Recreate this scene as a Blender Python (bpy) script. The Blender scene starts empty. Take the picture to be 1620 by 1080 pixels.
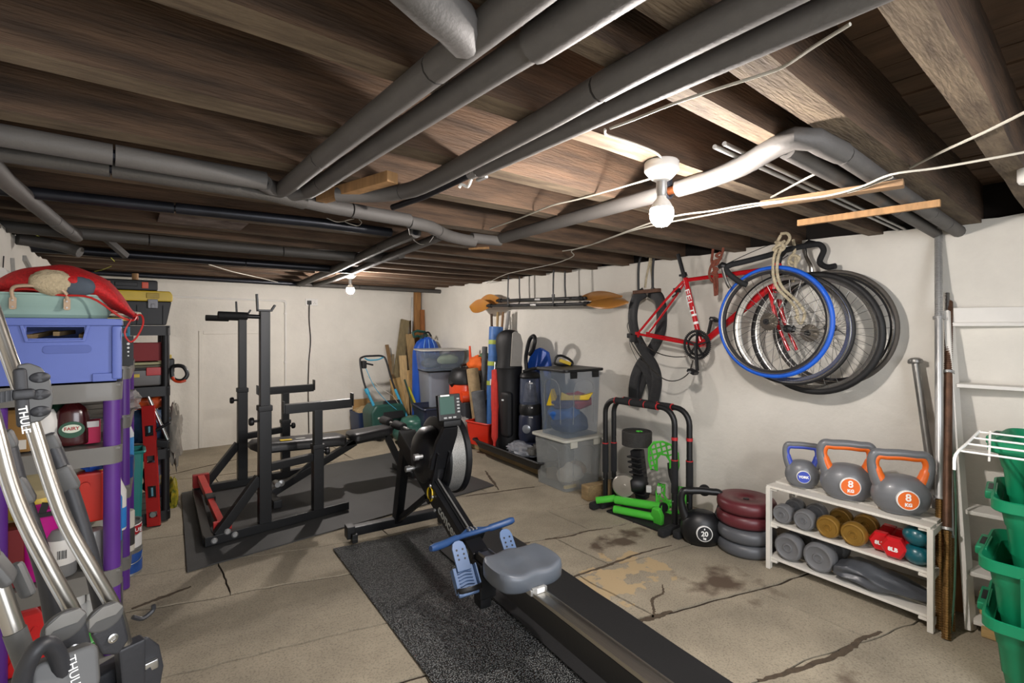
import bpy, bmesh, math, random
from mathutils import Vector, Matrix, noise
R = math.radians
C = bpy.context.scene.collection
S = bpy.context.scene
rng = random.Random(7)
# ------------------------------------------------ camera, world, exposure
CAMZ = 1.32; FPX = 781.0; YAW = 38.0
cam = bpy.data.cameras.new('camera'); cam_o = bpy.data.objects.new('camera', cam); C.objects.link(cam_o)
cam_o.location = (0, 0, CAMZ); cam_o.rotation_euler = (R(90), 0, R(-YAW))
cam.sensor_width = 36.0; cam.lens = 36.0*FPX/1620; cam.shift_y = -23.0/1620; cam.clip_start = .02
S.camera = cam_o
W = bpy.data.worlds.new('world'); S.world = W; W.use_nodes = True
W.node_tree.nodes['Background'].inputs[0].default_value = (.92, .95, 1, 1)
W.node_tree.nodes['Background'].inputs[1].default_value = 0.09
S.view_settings.view_transform = 'Standard'; S.view_settings.look = 'None'
S.view_settings.exposure = 1.2; S.view_settings.gamma = 1.0; S.view_settings.use_curve_mapping = False
BULB_POWER = 700.0          # strength of the two lamps' glowing glass
# soft fill light added unseen behind the photographer, tinted like daylight
dl = bpy.data.lights.new('added_daylight_fill', 'AREA'); dl.energy = 30; dl.shape = 'RECTANGLE'; dl.size = 1.6; dl.size_y = 1.5
dl.color = (.93, .95, 1)
dlo = bpy.data.objects.new('added_daylight_fill', dl); C.objects.link(dlo); dlo.location = (.9, -1.15, 1.3); dlo.rotation_euler = (R(62), 0, R(0))

# ------------------------------------------------ helpers
_a = R(YAW); _FX, _FY, _RX, _RY = math.sin(_a), math.cos(_a), math.cos(_a), -math.sin(_a)
def _ray(u, v):
    l = (u-810)/FPX; return Vector((_FX+l*_RX, _FY+l*_RY, -(v-517)/FPX))
def atZ(u, v, z=0.0):
    r = _ray(u, v); t = (z-CAMZ)/r.z; return Vector((r.x*t, r.y*t, z))
def atX(u, v, x):
    r = _ray(u, v); t = x/r.x; return Vector((x, r.y*t, CAMZ+r.z*t))
def atY(u, v, y):
    r = _ray(u, v); t = y/r.y; return Vector((r.x*t, y, CAMZ+r.z*t))

def lin(h):
    h = h.lstrip('#'); o = []
    for i in (0, 2, 4):
        c = int(h[i:i+2], 16)/255; o.append(c/12.92 if c <= .04045 else ((c+.055)/1.055)**2.4)
    return o
_mats = {}
def mat(name, hx='808080', rough=.5, metal=0.0, var=.12, scale=6.0, bump=0.0, bscale=60.0, stretch=(1,1,1), alpha=1.0, emit=0.0, hx2=None, spec=.5, coat=0.0, detail=4.0):
    if name in _mats: return _mats[name]
    m = bpy.data.materials.new(name); m.use_nodes = True; _mats[name] = m
    nt = m.node_tree; N = nt.nodes; L = nt.links; b = N['Principled BSDF']
    c = lin(hx)
    b.inputs['Roughness'].default_value = rough; b.inputs['Metallic'].default_value = metal
    b.inputs['Specular IOR Level'].default_value = spec; b.inputs['Alpha'].default_value = alpha
    if coat: b.inputs['Coat Weight'].default_value = coat
    tc = N.new('ShaderNodeTexCoord'); mp = N.new('ShaderNodeMapping'); mp.inputs['Scale'].default_value = stretch
    L.new(tc.outputs['Object'], mp.inputs['Vector'])
    if var > 0 or hx2:
        nz = N.new('ShaderNodeTexNoise'); nz.inputs['Scale'].default_value = scale; nz.inputs['Detail'].default_value = detail
        nz.inputs['Roughness'].default_value = .62
        L.new(mp.outputs[0], nz.inputs['Vector'])
        rp = N.new('ShaderNodeValToRGB'); L.new(nz.outputs['Fac'], rp.inputs[0])
        c1 = [x*(1-var) for x in c]; c2 = [min(1, x*(1+var)) for x in c] if not hx2 else lin(hx2)
        rp.color_ramp.elements[0].position = .32; rp.color_ramp.elements[0].color = (*c1, 1)
        rp.color_ramp.elements[1].position = .68; rp.color_ramp.elements[1].color = (*c2, 1)
        L.new(rp.outputs[0], b.inputs['Base Color'])
    else:
        b.inputs['Base Color'].default_value = (*c, 1)
    if bump > 0:
        n2 = N.new('ShaderNodeTexNoise'); n2.inputs['Scale'].default_value = bscale; n2.inputs['Detail'].default_value = 5
        L.new(mp.outputs[0], n2.inputs['Vector'])
        bp = N.new('ShaderNodeBump'); bp.inputs['Strength'].default_value = bump; bp.inputs['Distance'].default_value = .01
        L.new(n2.outputs['Fac'], bp.inputs['Height']); L.new(bp.outputs[0], b.inputs['Normal'])
    if emit:
        b.inputs['Emission Color'].default_value = (*c, 1); b.inputs['Emission Strength'].default_value = emit
    return m

class MB:
    """collects shapes into one mesh"""
    def __init__(s, T=None): s.v = []; s.f = []; s.T = T or Matrix()
    def add(s, vs, fs):
        n = len(s.v); T = s.T
        s.v += [tuple(T @ Vector(p)) for p in vs]; s.f += [tuple(i+n for i in f) for f in fs]; return s
    def box(s, cx, cy, cz, sx, sy, sz, rz=0.0, M=None):
        vs = [Vector((x*sx/2, y*sy/2, z*sz/2)) for x in (-1, 1) for y in (-1, 1) for z in (-1, 1)]
        if M is None: M = Matrix.Translation((cx, cy, cz)) @ Matrix.Rotation(rz, 4, 'Z')
        else: M = Matrix.Translation((cx, cy, cz)) @ M
        return s.add([M @ p for p in vs], [(0,1,3,2),(4,6,7,5),(0,4,5,1),(2,3,7,6),(0,2,6,4),(1,5,7,3)])
    def span(s, x0, y0, z0, x1, y1, z1):
        return s.box((x0+x1)/2, (y0+y1)/2, (z0+z1)/2, abs(x1-x0), abs(y1-y0), abs(z1-z0))
    def bar(s, p, q, w, h, up=(0,0,1)):
        p = Vector(p); q = Vector(q); d = (q-p); ln = d.length; d.normalize()
        x = d.cross(Vector(up))
        if x.length < 1e-4: x = d.cross(Vector((0,1,0)))
        x.normalize(); z = x.cross(d)
        M = Matrix(((x.x,d.x,z.x,0),(x.y,d.y,z.y,0),(x.z,d.z,z.z,0),(0,0,0,1)))
        c = (p+q)/2
        return s.box(c.x, c.y, c.z, w, ln, h, M=M)
    def tube(s, pts, r, n=10, caps=True, closed=False, flat=None):
        pts = [Vector(p) for p in pts]; k = len(pts)
        rs = r if isinstance(r, (list, tuple)) else [r]*k
        vs = []; prev = None
        for i, p in enumerate(pts):
            if closed: t = pts[(i+1) % k]-pts[i-1]
            else: t = pts[min(i+1, k-1)]-pts[max(i-1, 0)]
            if t.length < 1e-9: t = Vector((0,0,1))
            t.normalize()
            if prev is None:
                a = Vector((0,0,1)) if abs(t.z) < .9 else Vector((1,0,0))
                u = t.cross(a).normalized()
            else:
                u = prev - t*prev.dot(t)
                if u.length < 1e-6: u = t.orthogonal()
                u.normalize()
            prev = u; w = t.cross(u)
            fl = flat or 1.0
            for j in range(n):
                an = 2*math.pi*j/n
                vs.append(p+u*(rs[i]*math.cos(an))+w*(rs[i]*fl*math.sin(an)))
        fs = []
        for i in range(k if closed else k-1):
            a = i*n; b = ((i+1) % k)*n
            for j in range(n): fs.append((a+j, a+(j+1) % n, b+(j+1) % n, b+j))
        if caps and not closed:
            fs.append(tuple(range(n-1, -1, -1))); fs.append(tuple(range((k-1)*n, k*n)))
        return s.add(vs, fs)
    def cyl(s, p, q, r, n=16, r2=None): return s.tube([p, q], [r, r2 if r2 is not None else r], n)
    def lathe(s, prof, at=(0,0,0), M=None, n=24, sx=1.0, sy=1.0, power=None):
        vs = []; fs = []; M = Matrix.Translation(at) @ (M or Matrix())
        for (r, z) in prof:
            for j in range(n):
                an = 2*math.pi*j/n; ca, sa = math.cos(an), math.sin(an)
                if power:
                    ca = math.copysign(abs(ca)**power, ca); sa = math.copysign(abs(sa)**power, sa)
                vs.append(M @ Vector((r*ca*sx, r*sa*sy, z)))
        k = len(prof)
        for i in range(k-1):
            for j in range(n):
                fs.append((i*n+j, i*n+(j+1) % n, (i+1)*n+(j+1) % n, (i+1)*n+j))
        if prof[0][0] > 1e-6: fs.append(tuple(range(n-1, -1, -1)))
        if prof[-1][0] > 1e-6: fs.append(tuple(range((k-1)*n, k*n)))
        return s.add(vs, fs)
    def prism(s, poly, t, M=None):
        """poly in the local xy plane, extruded from z=0 to z=t"""
        M = M or Matrix(); n = len(poly)
        vs = [M @ Vector((x, y, 0)) for x, y in poly]+[M @ Vector((x, y, t)) for x, y in poly]
        fs = [tuple(range(n-1, -1, -1)), tuple(range(n, 2*n))]+[(i, (i+1) % n, n+(i+1) % n, n+i) for i in range(n)]
        return s.add(vs, fs)
    def torus(s, c, R_, r, axis='X', n=48, m=8, M=None, e=1.0):
        c = Vector(c); M = M or axis_mat(axis)
        pts = [c + M @ Vector((R_*math.cos(2*math.pi*i/n), R_*math.sin(2*math.pi*i/n)*e, 0)) for i in range(n)]
        return s.tube(pts, r, m, closed=True)
    def grid(s, P, t=0.0):
        """P rows of points; optional thickness along -normal(z)"""
        a = len(P); b = len(P[0]); vs = [Vector(p) for row in P for p in row]; fs = []
        for i in range(a-1):
            for j in range(b-1): fs.append((i*b+j, i*b+j+1, (i+1)*b+j+1, (i+1)*b+j))
        if t:
            n = len(vs); tt = Vector(t) if not isinstance(t, (int, float)) else Vector((0,0,-t))
            vs += [p+tt for p in vs]; fs += [tuple(i+n for i in reversed(f)) for f in list(fs)]
            edge = [(0,j) for j in range(b)]+[(i,b-1) for i in range(1,a)]+[(a-1,j) for j in range(b-2,-1,-1)]+[(i,0) for i in range(a-2,0,-1)]
            e = [i*b+j for i, j in edge]
            for q in range(len(e)):
                x, y = e[q], e[(q+1) % len(e)]; fs.append((y, x, x+n, y+n))
        return s.add(vs, fs)
    def build(s, name, m, parent=None, bevel=0.0, seg=2, smooth=40, sub=0, label=None, kind=None, local=False):
        me = bpy.data.meshes.new(name)
        vs = s.v
        if parent is not None and not local:
            inv = WM[parent.name].inverted(); vs = [tuple(inv @ Vector(p)) for p in vs]
        me.from_pydata(vs, [], s.f); me.validate()
        bm = bmesh.new(); bm.from_mesh(me)
        bmesh.ops.recalc_face_normals(bm, faces=bm.faces)
        if bevel:
            es = [e for e in bm.edges if len(e.link_faces) == 2 and e.calc_face_angle(0) > R(30)]
            bmesh.ops.bevel(bm, geom=es, offset=bevel, offset_type='OFFSET', segments=seg, profile=.5, affect='EDGES', clamp_overlap=True)
        bm.to_mesh(me); bm.free()
        if smooth:
            me.polygons.foreach_set('use_smooth', [True]*len(me.polygons)); me.set_sharp_from_angle(angle=R(smooth))
        if isinstance(m, (list, tuple)):
            for x in m: me.materials.append(x)
        else: me.materials.append(m)
        o = bpy.data.objects.new(name, me); C.objects.link(o)
        if parent is not None: o.parent = parent; WM[o.name] = WM[parent.name]
        else: WM[o.name] = Matrix()
        if bevel:
            wn = o.modifiers.new('wn', 'WEIGHTED_NORMAL'); wn.keep_sharp = True
        if sub:
            md = o.modifiers.new('sub', 'SUBSURF'); md.levels = sub; md.render_levels = sub
        if label: o['label'] = label
        if kind: o['kind'] = kind
        return o
WM = {}
def axis_mat(a):
    return {'X': Matrix(((0,0,1,0),(1,0,0,0),(0,1,0,0),(0,0,0,1))), 'Y': Matrix(((1,0,0,0),(0,0,1,0),(0,-1,0,0),(0,0,0,1))), 'Z': Matrix()}[a]
def frame(o, x, y):
    """matrix with origin o, local x along x, local y near y, z = x cross y"""
    x = Vector(x).normalized(); z = x.cross(Vector(y)).normalized(); y = z.cross(x); o = Vector(o)
    return Matrix(((x.x,y.x,z.x,o.x),(x.y,y.y,z.y,o.y),(x.z,y.z,z.z,o.z),(0,0,0,1)))
def along(p, q):
    """frame at p whose z runs to q"""
    p = Vector(p); z = (Vector(q)-p).normalized(); x = z.orthogonal().normalized()
    if abs(z.z) > .5: x = (Vector((1,0,0))-z*z.x).normalized()
    else: x = (Vector((0,0,1))-z*z.z).normalized()
    y = z.cross(x)
    return Matrix(((x.x,y.x,z.x,p.x),(x.y,y.y,z.y,p.y),(x.z,y.z,z.z,p.z),(0,0,0,1)))
def sp(pts, n=6, closed=False):
    """Catmull-Rom through pts"""
    P = [Vector(p) for p in pts]; k = len(P); out = []
    for i in range(k if closed else k-1):
        p0 = P[i-1] if (i > 0 or closed) else P[0]*2-P[1]
        p1 = P[i]; p2 = P[(i+1) % k]
        p3 = P[(i+2) % k] if (i+2 < k or closed) else P[-1]*2-P[-2]
        for j in range(n):
            t = j/n; out.append(.5*((2*p1)+(p2-p0)*t+(2*p0-5*p1+4*p2-p3)*t*t+(3*p1-p0-3*p2+p3)*t*t*t))
    if not closed: out.append(P[-1].copy())
    return out
def rrect(w, h, r, n=4):
    o = []
    for cx, cy, a0 in ((w/2-r, h/2-r, 0), (-w/2+r, h/2-r, 90), (-w/2+r, -h/2+r, 180), (w/2-r, -h/2+r, 270)):
        for i in range(n+1):
            a = R(a0+90*i/n); o.append((cx+r*math.cos(a), cy+r*math.sin(a)))
    return o
def tag(o, label, cat, group=None):
    o['label'] = label; o['category'] = cat
    if group: o['group'] = group
    return o
def thing(name, label, cat, loc=(0,0,0), rz=0.0, group=None):
    o = bpy.data.objects.new(name, None); C.objects.link(o); o.location = loc; o.rotation_euler = (0, 0, rz); o.empty_display_size = .05
    WM[o.name] = Matrix.Translation(loc) @ Matrix.Rotation(rz, 4, 'Z')
    return tag(o, label, cat, group)
def dup(root, loc, rz=0.0, label=None, mats=None):
    """copy of a thing with its parts and sub-parts; mats swaps materials by name"""
    kids = {}
    for o in C.objects:
        if o.parent: kids.setdefault(o.parent.name, []).append(o)
    def cp(o, par):
        c = o.copy()
        if mats and o.type == 'MESH' and o.data.materials and o.data.materials[0].name in mats:
            c.data = o.data.copy(); c.data.materials[0] = mats[o.data.materials[0].name]
        C.objects.link(c)
        if par: c.parent = par
        for ch in kids.get(o.name, []): cp(ch, c)
        return c
    r = cp(root, None); r.location = loc; r.rotation_euler = (0, 0, rz)
    WM[r.name] = Matrix.Translation(loc) @ Matrix.Rotation(rz, 4, 'Z')
    if label: r['label'] = label
    return r
def text(s, size, M, m, name='lettering', parent=None, ext=.0008, align='CENTER', sx=1.0, bold=.0):
    """lettering as a thin mesh; M places the text's own xy plane in the world"""
    cu = bpy.data.curves.new('t', 'FONT'); cu.body = s; cu.size = size; cu.align_x = align; cu.align_y = 'CENTER'
    cu.extrude = ext; cu.offset = bold; cu.resolution_u = 3
    o = bpy.data.objects.new('t', cu); C.objects.link(o)
    dg = bpy.context.evaluated_depsgraph_get(); me = bpy.data.meshes.new_from_object(o.evaluated_get(dg))
    bpy.data.objects.remove(o); bpy.data.curves.remove(cu)
    me.name = name; me.transform(Matrix.Scale(sx, 4, (1,0,0)))
    T = M if parent is None else WM[parent.name].inverted() @ M
    me.transform(T); me.materials.clear(); me.materials.append(m)
    r = bpy.data.objects.new(name, me); C.objects.link(r)
    if parent is not None: r.parent = parent
    WM[r.name] = WM[parent.name] if parent is not None else Matrix()
    return r
def kind(o, k='structure'): o['kind'] = k; return o
# ------------------------------------------------ shared materials
m_wall = mat('white_wall_paint', 'dcd8ce', .85, var=.07, scale=2.2, bump=.35, bscale=26, detail=8)
m_conc = None
def concrete():
    m = mat('concrete', '988e7b', .88, var=.27, scale=2.0, bump=.3, bscale=90, detail=10)
    nt = m.node_tree; N = nt.nodes; L = nt.links; b = N['Principled BSDF']
    old = b.inputs['Base Color'].links[0].from_socket
    ge = N.new('ShaderNodeNewGeometry')
    fine = N.new('ShaderNodeTexNoise'); fine.inputs['Scale'].default_value = 130; fine.inputs['Detail'].default_value = 3
    L.new(ge.outputs['Position'], fine.inputs['Vector'])
    r1 = N.new('ShaderNodeValToRGB'); r1.color_ramp.elements[0].position = .34; r1.color_ramp.elements[1].position = .5
    r1.color_ramp.elements[0].color = (.62,.62,.62,1); r1.color_ramp.elements[1].color = (1,1,1,1); L.new(fine.outputs['Fac'], r1.inputs[0])
    mx = N.new('ShaderNodeMixRGB'); mx.blend_type = 'MULTIPLY'; mx.inputs[0].default_value = .8
    L.new(old, mx.inputs[1]); L.new(r1.outputs[0], mx.inputs[2]); cur = mx.outputs[0]
    # dark damp stains and the flaked pale screed patches have shapes of their own
    def patch(c, rad, col, lo, hi, sc):
        nonlocal cur
        sub = N.new('ShaderNodeVectorMath'); sub.operation = 'SUBTRACT'; sub.inputs[1].default_value = c; L.new(ge.outputs['Position'], sub.inputs[0])
        dv = N.new('ShaderNodeVectorMath'); dv.operation = 'DIVIDE'; dv.inputs[1].default_value = rad; L.new(sub.outputs[0], dv.inputs[0])
        ln = N.new('ShaderNodeVectorMath'); ln.operation = 'LENGTH'; L.new(dv.outputs[0], ln.inputs[0])
        nz = N.new('ShaderNodeTexNoise'); nz.inputs['Scale'].default_value = sc; nz.inputs['Detail'].default_value = 9; L.new(ge.outputs['Position'], nz.inputs['Vector'])
        ad = N.new('ShaderNodeMath'); ad.operation = 'MULTIPLY_ADD'; L.new(nz.outputs['Fac'], ad.inputs[0]); ad.inputs[1].default_value = 3.4; L.new(ln.outputs['Value'], ad.inputs[2])
        rp = N.new('ShaderNodeValToRGB'); rp.color_ramp.elements[0].position = lo/5; rp.color_ramp.elements[1].position = hi/5
        rp.color_ramp.elements[0].color = (1,1,1,1); rp.color_ramp.elements[1].color = (0,0,0,1)
        sc5 = N.new('ShaderNodeMath'); sc5.operation = 'DIVIDE'; sc5.inputs[1].default_value = 5.0; L.new(ad.outputs[0], sc5.inputs[0]); L.new(sc5.outputs[0], rp.inputs[0])
        m2 = N.new('ShaderNodeMixRGB'); L.new(rp.outputs[0], m2.inputs[0]); L.new(cur, m2.inputs[1]); m2.inputs[2].default_value = (*lin(col), 1); cur = m2.outputs[0]
    for q in ((1.93,1.70,0),):
        patch(q, (.26,.20,1), 'b09a76', 2.28, 2.36, 9)
    patch((2.23,1.72,0), (.17,.24,1), 'ae9874', 2.2, 2.3, 10)
    patch((2.42,1.33,0), (.22,.20,1), '57483a', 1.9, 2.5, 6)
    patch((2.05,.68,0), (.3,.06,1), '5e5042', 2.0, 2.5, 7)
    patch((2.45,2.0,0), (.3,.10,1), '544638', 2.0, 2.5, 7)
    L.new(cur, b.inputs['Base Color'])
    return m
m_conc = concrete()
m_grime = mat('damp_joint_dirt', '33291f', .95, var=.3, scale=20)
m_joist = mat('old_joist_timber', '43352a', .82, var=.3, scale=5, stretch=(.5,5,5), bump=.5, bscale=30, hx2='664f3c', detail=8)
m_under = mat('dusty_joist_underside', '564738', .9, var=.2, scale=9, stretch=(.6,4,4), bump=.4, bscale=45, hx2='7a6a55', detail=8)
m_board = mat('floorboard_timber', '54402f', .85, var=.3, scale=5, stretch=(3,.5,3), bump=.3, bscale=18, hx2='6e5542', detail=8)
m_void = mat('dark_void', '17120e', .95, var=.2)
m_lag = mat('grey_pipe_lagging', '585552', .62, var=.07, scale=9, bump=.1, bscale=130)
m_lag2 = mat('dark_grey_pipe_lagging', '46433f', .6, var=.08, scale=9, bump=.2, bscale=130)
m_blackpipe = mat('black_iron_pipe', '24262c', .38, metal=.5, var=.25, scale=6)
m_copper = mat('copper_pipe', '9a5a35', .4, metal=.9, var=.3, scale=14)
m_steel = mat('plain_steel', 'b0b0ae', .42, metal=.7, var=.1)
m_chrome = mat('bright_chrome', 'bdbdbb', .3, metal=1, var=.04)
m_black = mat('satin_black_steel', '0d0e10', .42, var=.15, scale=12, bump=.03)
m_blkpl = mat('black_plastic', '101113', .5, var=.15)
m_rubber = mat('black_rubber', '111112', .75, var=.2, scale=20, bump=.1)
m_white = mat('white_plastic', 'e4e2dc', .4, var=.03)
m_cable = mat('white_cable', 'aeaa9e', .55, var=.1)
m_batten = mat('pine_batten', 'a07a50', .7, var=.25, scale=6, stretch=(6,6,.8), bump=.2)
m_red = mat('red_plastic', 'c01c1c', .4, var=.1)
m_blue = mat('blue_plastic', '1c4fae', .4, var=.12)
m_green = mat('green_plastic', '0c7a52', .42, var=.1, scale=4)
m_yel = mat('yellow_plastic', 'd6b51c', .42, var=.1)
m_orange = mat('orange_plastic', 'd9481c', .42, var=.1)
m_whitelet = mat('white_print', 'efefec', .5, var=0)
m_blacklet = mat('black_print', '101012', .5, var=0)

# ------------------------------------------------ the room
XL, XR, YB, YN, ZC = -.45, 3.29, 6.33, -1.4, 1.83
def jag(p, q, n, amp, seed):
    r = random.Random(seed); p = Vector(p); q = Vector(q); d = (q-p); nr = Vector((-d.y, d.x)).normalized()
    out = []; w = 0
    for i in range(n+1):
        w = .7*w + r.uniform(-amp, amp)
        out.append(p+d*(i/n)+nr*w)
    return out
fl = MB().span(XL-.1, YN, -.12, XR+.1, YB+.1, -.009).build('floor', m_grime); kind(fl)
# slab joints: each line as measured on the floor (start, end, half gap)
JO = [((XL,-.55),(XR,-1.42)), ((XL,1.53),(XR,.49)), ((XL,2.04),(XR,.99)), ((XL,2.40),(XR,1.56)), ((XL,3.02),(XR,1.96)), ((XL,3.44),(XR,2.40)), ((XL,3.97),(XR,2.93)), ((XL,5.32),(XR,4.5)), ((XL,6.5),(XR,6.4))]
JL = [jag(a, b, 70, .009, 11+i) for i, (a, b) in enumerate(JO)]
gaps = [0, .004, .010, .006, .010, .005, .008, .008, 0]
splits = {0: [1.2], 1: [.9, 2.5], 2: [1.9], 3: [2.12], 4: [.4, 2.4], 5: [1.3], 6: [.6, 2.25], 7: [1.8]}
for i in range(len(JO)-1):
    lo = [p+Vector((0, gaps[i])) for p in JL[i]]; hi = [p-Vector((0, gaps[i+1])) for p in JL[i+1]]
    xs = [XL]+splits[i]+[XR]
    for k in range(len(xs)-1):
        a0 = int(round((xs[k]-XL)/(XR-XL)*70)); a1 = int(round((xs[k+1]-XL)/(XR-XL)*70))
        lo_ = [p.copy() for p in lo[a0:a1+1]]; hi_ = [p.copy() for p in hi[a0:a1+1]]
        if k > 0: # left edge: leave a fine joint
            lo_[0].x += .003; hi_[0].x += .003
        rr = random.Random(i*7+k)
        def edge(p, q, sd):
            return jag(p, q, 10, .005, sd)[1:-1]
        if k > 0: L_ = edge(hi_[0], lo_[0], 100*i+k)
        else: L_ = []
        if k < len(xs)-2: R_ = [p-Vector((.006, 0)) for p in reversed(edge(hi_[-1], lo_[-1], 100*i+k+1))]
        else: R_ = []
        poly = [(p.x, p.y) for p in lo_]+[(p.x, p.y) for p in R_]+[(p.x, p.y) for p in reversed(hi_)]+[(p.x, p.y) for p in L_]
        poly = [(min(max(x, XL-.02), XR+.02), max(y, YN)) for x, y in poly]
        MB().prism(poly, .009 + rr.uniform(-.002, 0), Matrix.Translation((0,0,-.009))).build('floor_slab', m_conc, fl, smooth=0)
def wall(name, p, q, top, amp, seed, thick, normal):
    """rough wall with an uneven top edge"""
    r = random.Random(seed); p = Vector(p); q = Vector(q); n = 90
    tops = []; w = 0
    for i in range(n+1):
        w = .6*w+r.uniform(-amp, amp); tops.append(top+w)
    d = (q-p); ln = d.length; d.normalize()
    poly = [(0, -.05), (ln, -.05)]+[(ln*(n-i)/n, tops[n-i]) for i in range(n+1)]
    M = frame((p.x, p.y, 0), (d.x, d.y, 0), (0,0,1))
    nz = M.to_3x3() @ Vector((0,0,1))
    if nz.dot(Vector(normal)) > 0: M = M @ Matrix.Translation((0,0,-thick))
    return kind(MB().prism(poly, thick, M).build(name, m_wall, smooth=0))
wr = wall('wall_right', (XR, YN), (XR, YB+.1), 1.845, .006, 3, .12, (-1,0,0))
wb = wall('wall_back', (XL-.1, YB), (XR+.1, YB), 1.832, .003, 4, .12, (0,-1,0))
wl = wall('wall_left', (XL, YN), (XL, YB), 1.79, .010, 5, .12, (1,0,0))
# masonry pockets above the wall heads, in the dark
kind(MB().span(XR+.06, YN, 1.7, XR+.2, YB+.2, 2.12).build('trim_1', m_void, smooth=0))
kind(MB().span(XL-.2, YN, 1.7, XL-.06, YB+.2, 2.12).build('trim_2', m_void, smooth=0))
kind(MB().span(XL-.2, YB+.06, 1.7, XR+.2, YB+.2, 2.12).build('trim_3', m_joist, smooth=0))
# the blocked doorway that still shows as a shallow panel in the back wall
MB().span(.62, YB-.012, 0, .66, YB+.02, 1.28).span(.66, YB-.012, 1.24, 1.34, YB+.02, 1.28).build('door_panel_edge', m_wall, wb, smooth=0, bevel=.005)
# ceiling: boards on joists
ce = kind(MB().span(XL-.15, YN, 2.075, XR+.15, YB+.1, 2.1).build('ceiling', m_void, smooth=0))
x = XL-.1; k = 0
while x < XR+.1:
    wd = rng.uniform(.105, .125); y = YN
    for y1 in (rng.uniform(.8, 2.6), rng.uniform(3.2, 5.4), YB+.05):
        MB().span(x+.003, y+.002, 2.02+rng.uniform(-.004, .004), x+wd-.003, y1-.002, 2.07).build('ceiling_board', m_board, ce, smooth=0); y = y1
    x += wd
# joists along x: near y, width, bottom z, skew of the far end
JY = [(-.95,.075,1.83,.05), (-.5,.075,1.83,.05), (-.12,.07,1.83,.06), (.20,.062,1.83,.06), (.43,.082,1.83,.055), (.60,.058,1.83,.03), (.885,.07,1.83,0), (1.285,.078,1.83,.015), (1.65,.08,1.83,0), (2.145,.085,1.83,0), (2.63,.07,1.83,0),
      (2.98,.06,1.83,0), (3.30,.07,1.83,0), (3.66,.06,1.83,0), (4.03,.07,1.83,0), (4.40,.065,1.83,0), (4.78,.07,1.83,0), (5.16,.065,1.83,0), (5.54,.07,1.83,0), (5.9,.07,1.83,0), (6.2,.06,1.83,0)]
for i, (y, w, z, sk) in enumerate(JY):
    P = []; n = 12
    mb = MB(); r = random.Random(50+i)
    rows = []
    for a in range(n+1):
        t = a/n; X = XL-.12+(XR-XL+.24)*t; yy = y+sk*(X-.95)/2.2
        j = [r.uniform(-.003, .003) for _ in range(4)]
        rows.append([(X, yy+j[0], 2.03), (X, yy+j[1], z+j[2]), (X, yy+w+j[3], z+j[2]), (X, yy+w+j[0], 2.03)])
    mb.grid(rows); mb.f += [(0,3,2,1), (n*4, n*4+1, n*4+2, n*4+3)]
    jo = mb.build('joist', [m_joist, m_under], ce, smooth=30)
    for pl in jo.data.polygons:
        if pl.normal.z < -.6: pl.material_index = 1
def floor_line(pts, w, seed, m=m_grime):
    # ragged ribbon in the slab surface: dirt-packed cracks, and one painted shadow line
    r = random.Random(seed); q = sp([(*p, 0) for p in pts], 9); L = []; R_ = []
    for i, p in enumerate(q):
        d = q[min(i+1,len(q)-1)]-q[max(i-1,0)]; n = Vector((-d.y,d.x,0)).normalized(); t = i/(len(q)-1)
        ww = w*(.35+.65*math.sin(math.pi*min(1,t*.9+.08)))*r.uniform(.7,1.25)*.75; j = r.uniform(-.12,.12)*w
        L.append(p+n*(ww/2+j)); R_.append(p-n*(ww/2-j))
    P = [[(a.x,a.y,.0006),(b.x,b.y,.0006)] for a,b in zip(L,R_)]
    MB().grid(P, t=(0,0,-.004)).build('crack_and_shadow_line', m, fl, smooth=0)
m_dirt_shade = mat('crack_dirt_and_shade', '4b3f31', .95, var=.3, scale=30)
floor_line([(1.885,1.375),(1.93,1.40),(1.99,1.455),(2.03,1.47),(2.10,1.47),(2.165,1.52)], .02, 1, m_dirt_shade)
floor_line([(1.86,.885),(2.05,.82),(2.3,.75),(2.45,.735),(2.58,.70)], .032, 2, m_dirt_shade)
floor_line([(1.80,1.40),(1.9,1.37),(2.0,1.35)], .035, 3, m_dirt_shade)
floor_line([(2.60,3.72),(2.52,3.55),(2.46,3.4),(2.38,3.22)], .03, 4, m_dirt_shade)
floor_line([(2.05,2.29),(2.2,2.235),(2.35,2.215),(2.52,2.15)], .022, 5, m_dirt_shade)
floor_line([(1.65,2.42),(1.8,2.36),(1.95,2.315)], .018, 6, m_dirt_shade)
floor_line([(2.09,3.26),(2.3,3.20),(2.5,3.15),(2.66,3.10)], .022, 7, m_dirt_shade)
floor_line([(.30,5.36),(.6,5.48),(.95,5.60)], .02, 8, m_dirt_shade)
floor_line([(2.0,5.72),(2.2,5.55),(2.35,5.45)], .02, 9, m_dirt_shade)
floor_line([(1.84,1.86),(2.1,1.83),(2.35,1.81),(2.6,1.76)], .022, 10, m_dirt_shade)
floor_line([(.02,2.92),(.14,2.955),(.26,2.985)], .03, 11, m_dirt_shade)  # shadow line across the floor, painted as a dark ribbon
# timber kerb along the foot of the right wall
kb = MB()
rows = [((2.80,2.55),(2.99,4.65)),]
m_kerb = mat('weathered_kerb_timber', '8f7955', .85, var=.25, scale=6, stretch=(6,.6,6), bump=.3)
kt = thing('timber_kerb', 'long weathered timber beam lying on the floor along the white wall', 'timber', (2.9,3.6,0))
MB().bar((2.90,2.86,.052), (3.02,4.7,.052), .075, .1).build('beam', m_kerb, kt, bevel=.006)
kt2 = thing('timber_block', 'short end piece of pale timber on the floor under the clear boxes', 'timber', (2.83,2.45,0))
MB().bar((2.755,2.63,.055), (3.12,2.56,.055), .085, .11).build('block', m_kerb, kt2, bevel=.006)
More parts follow.
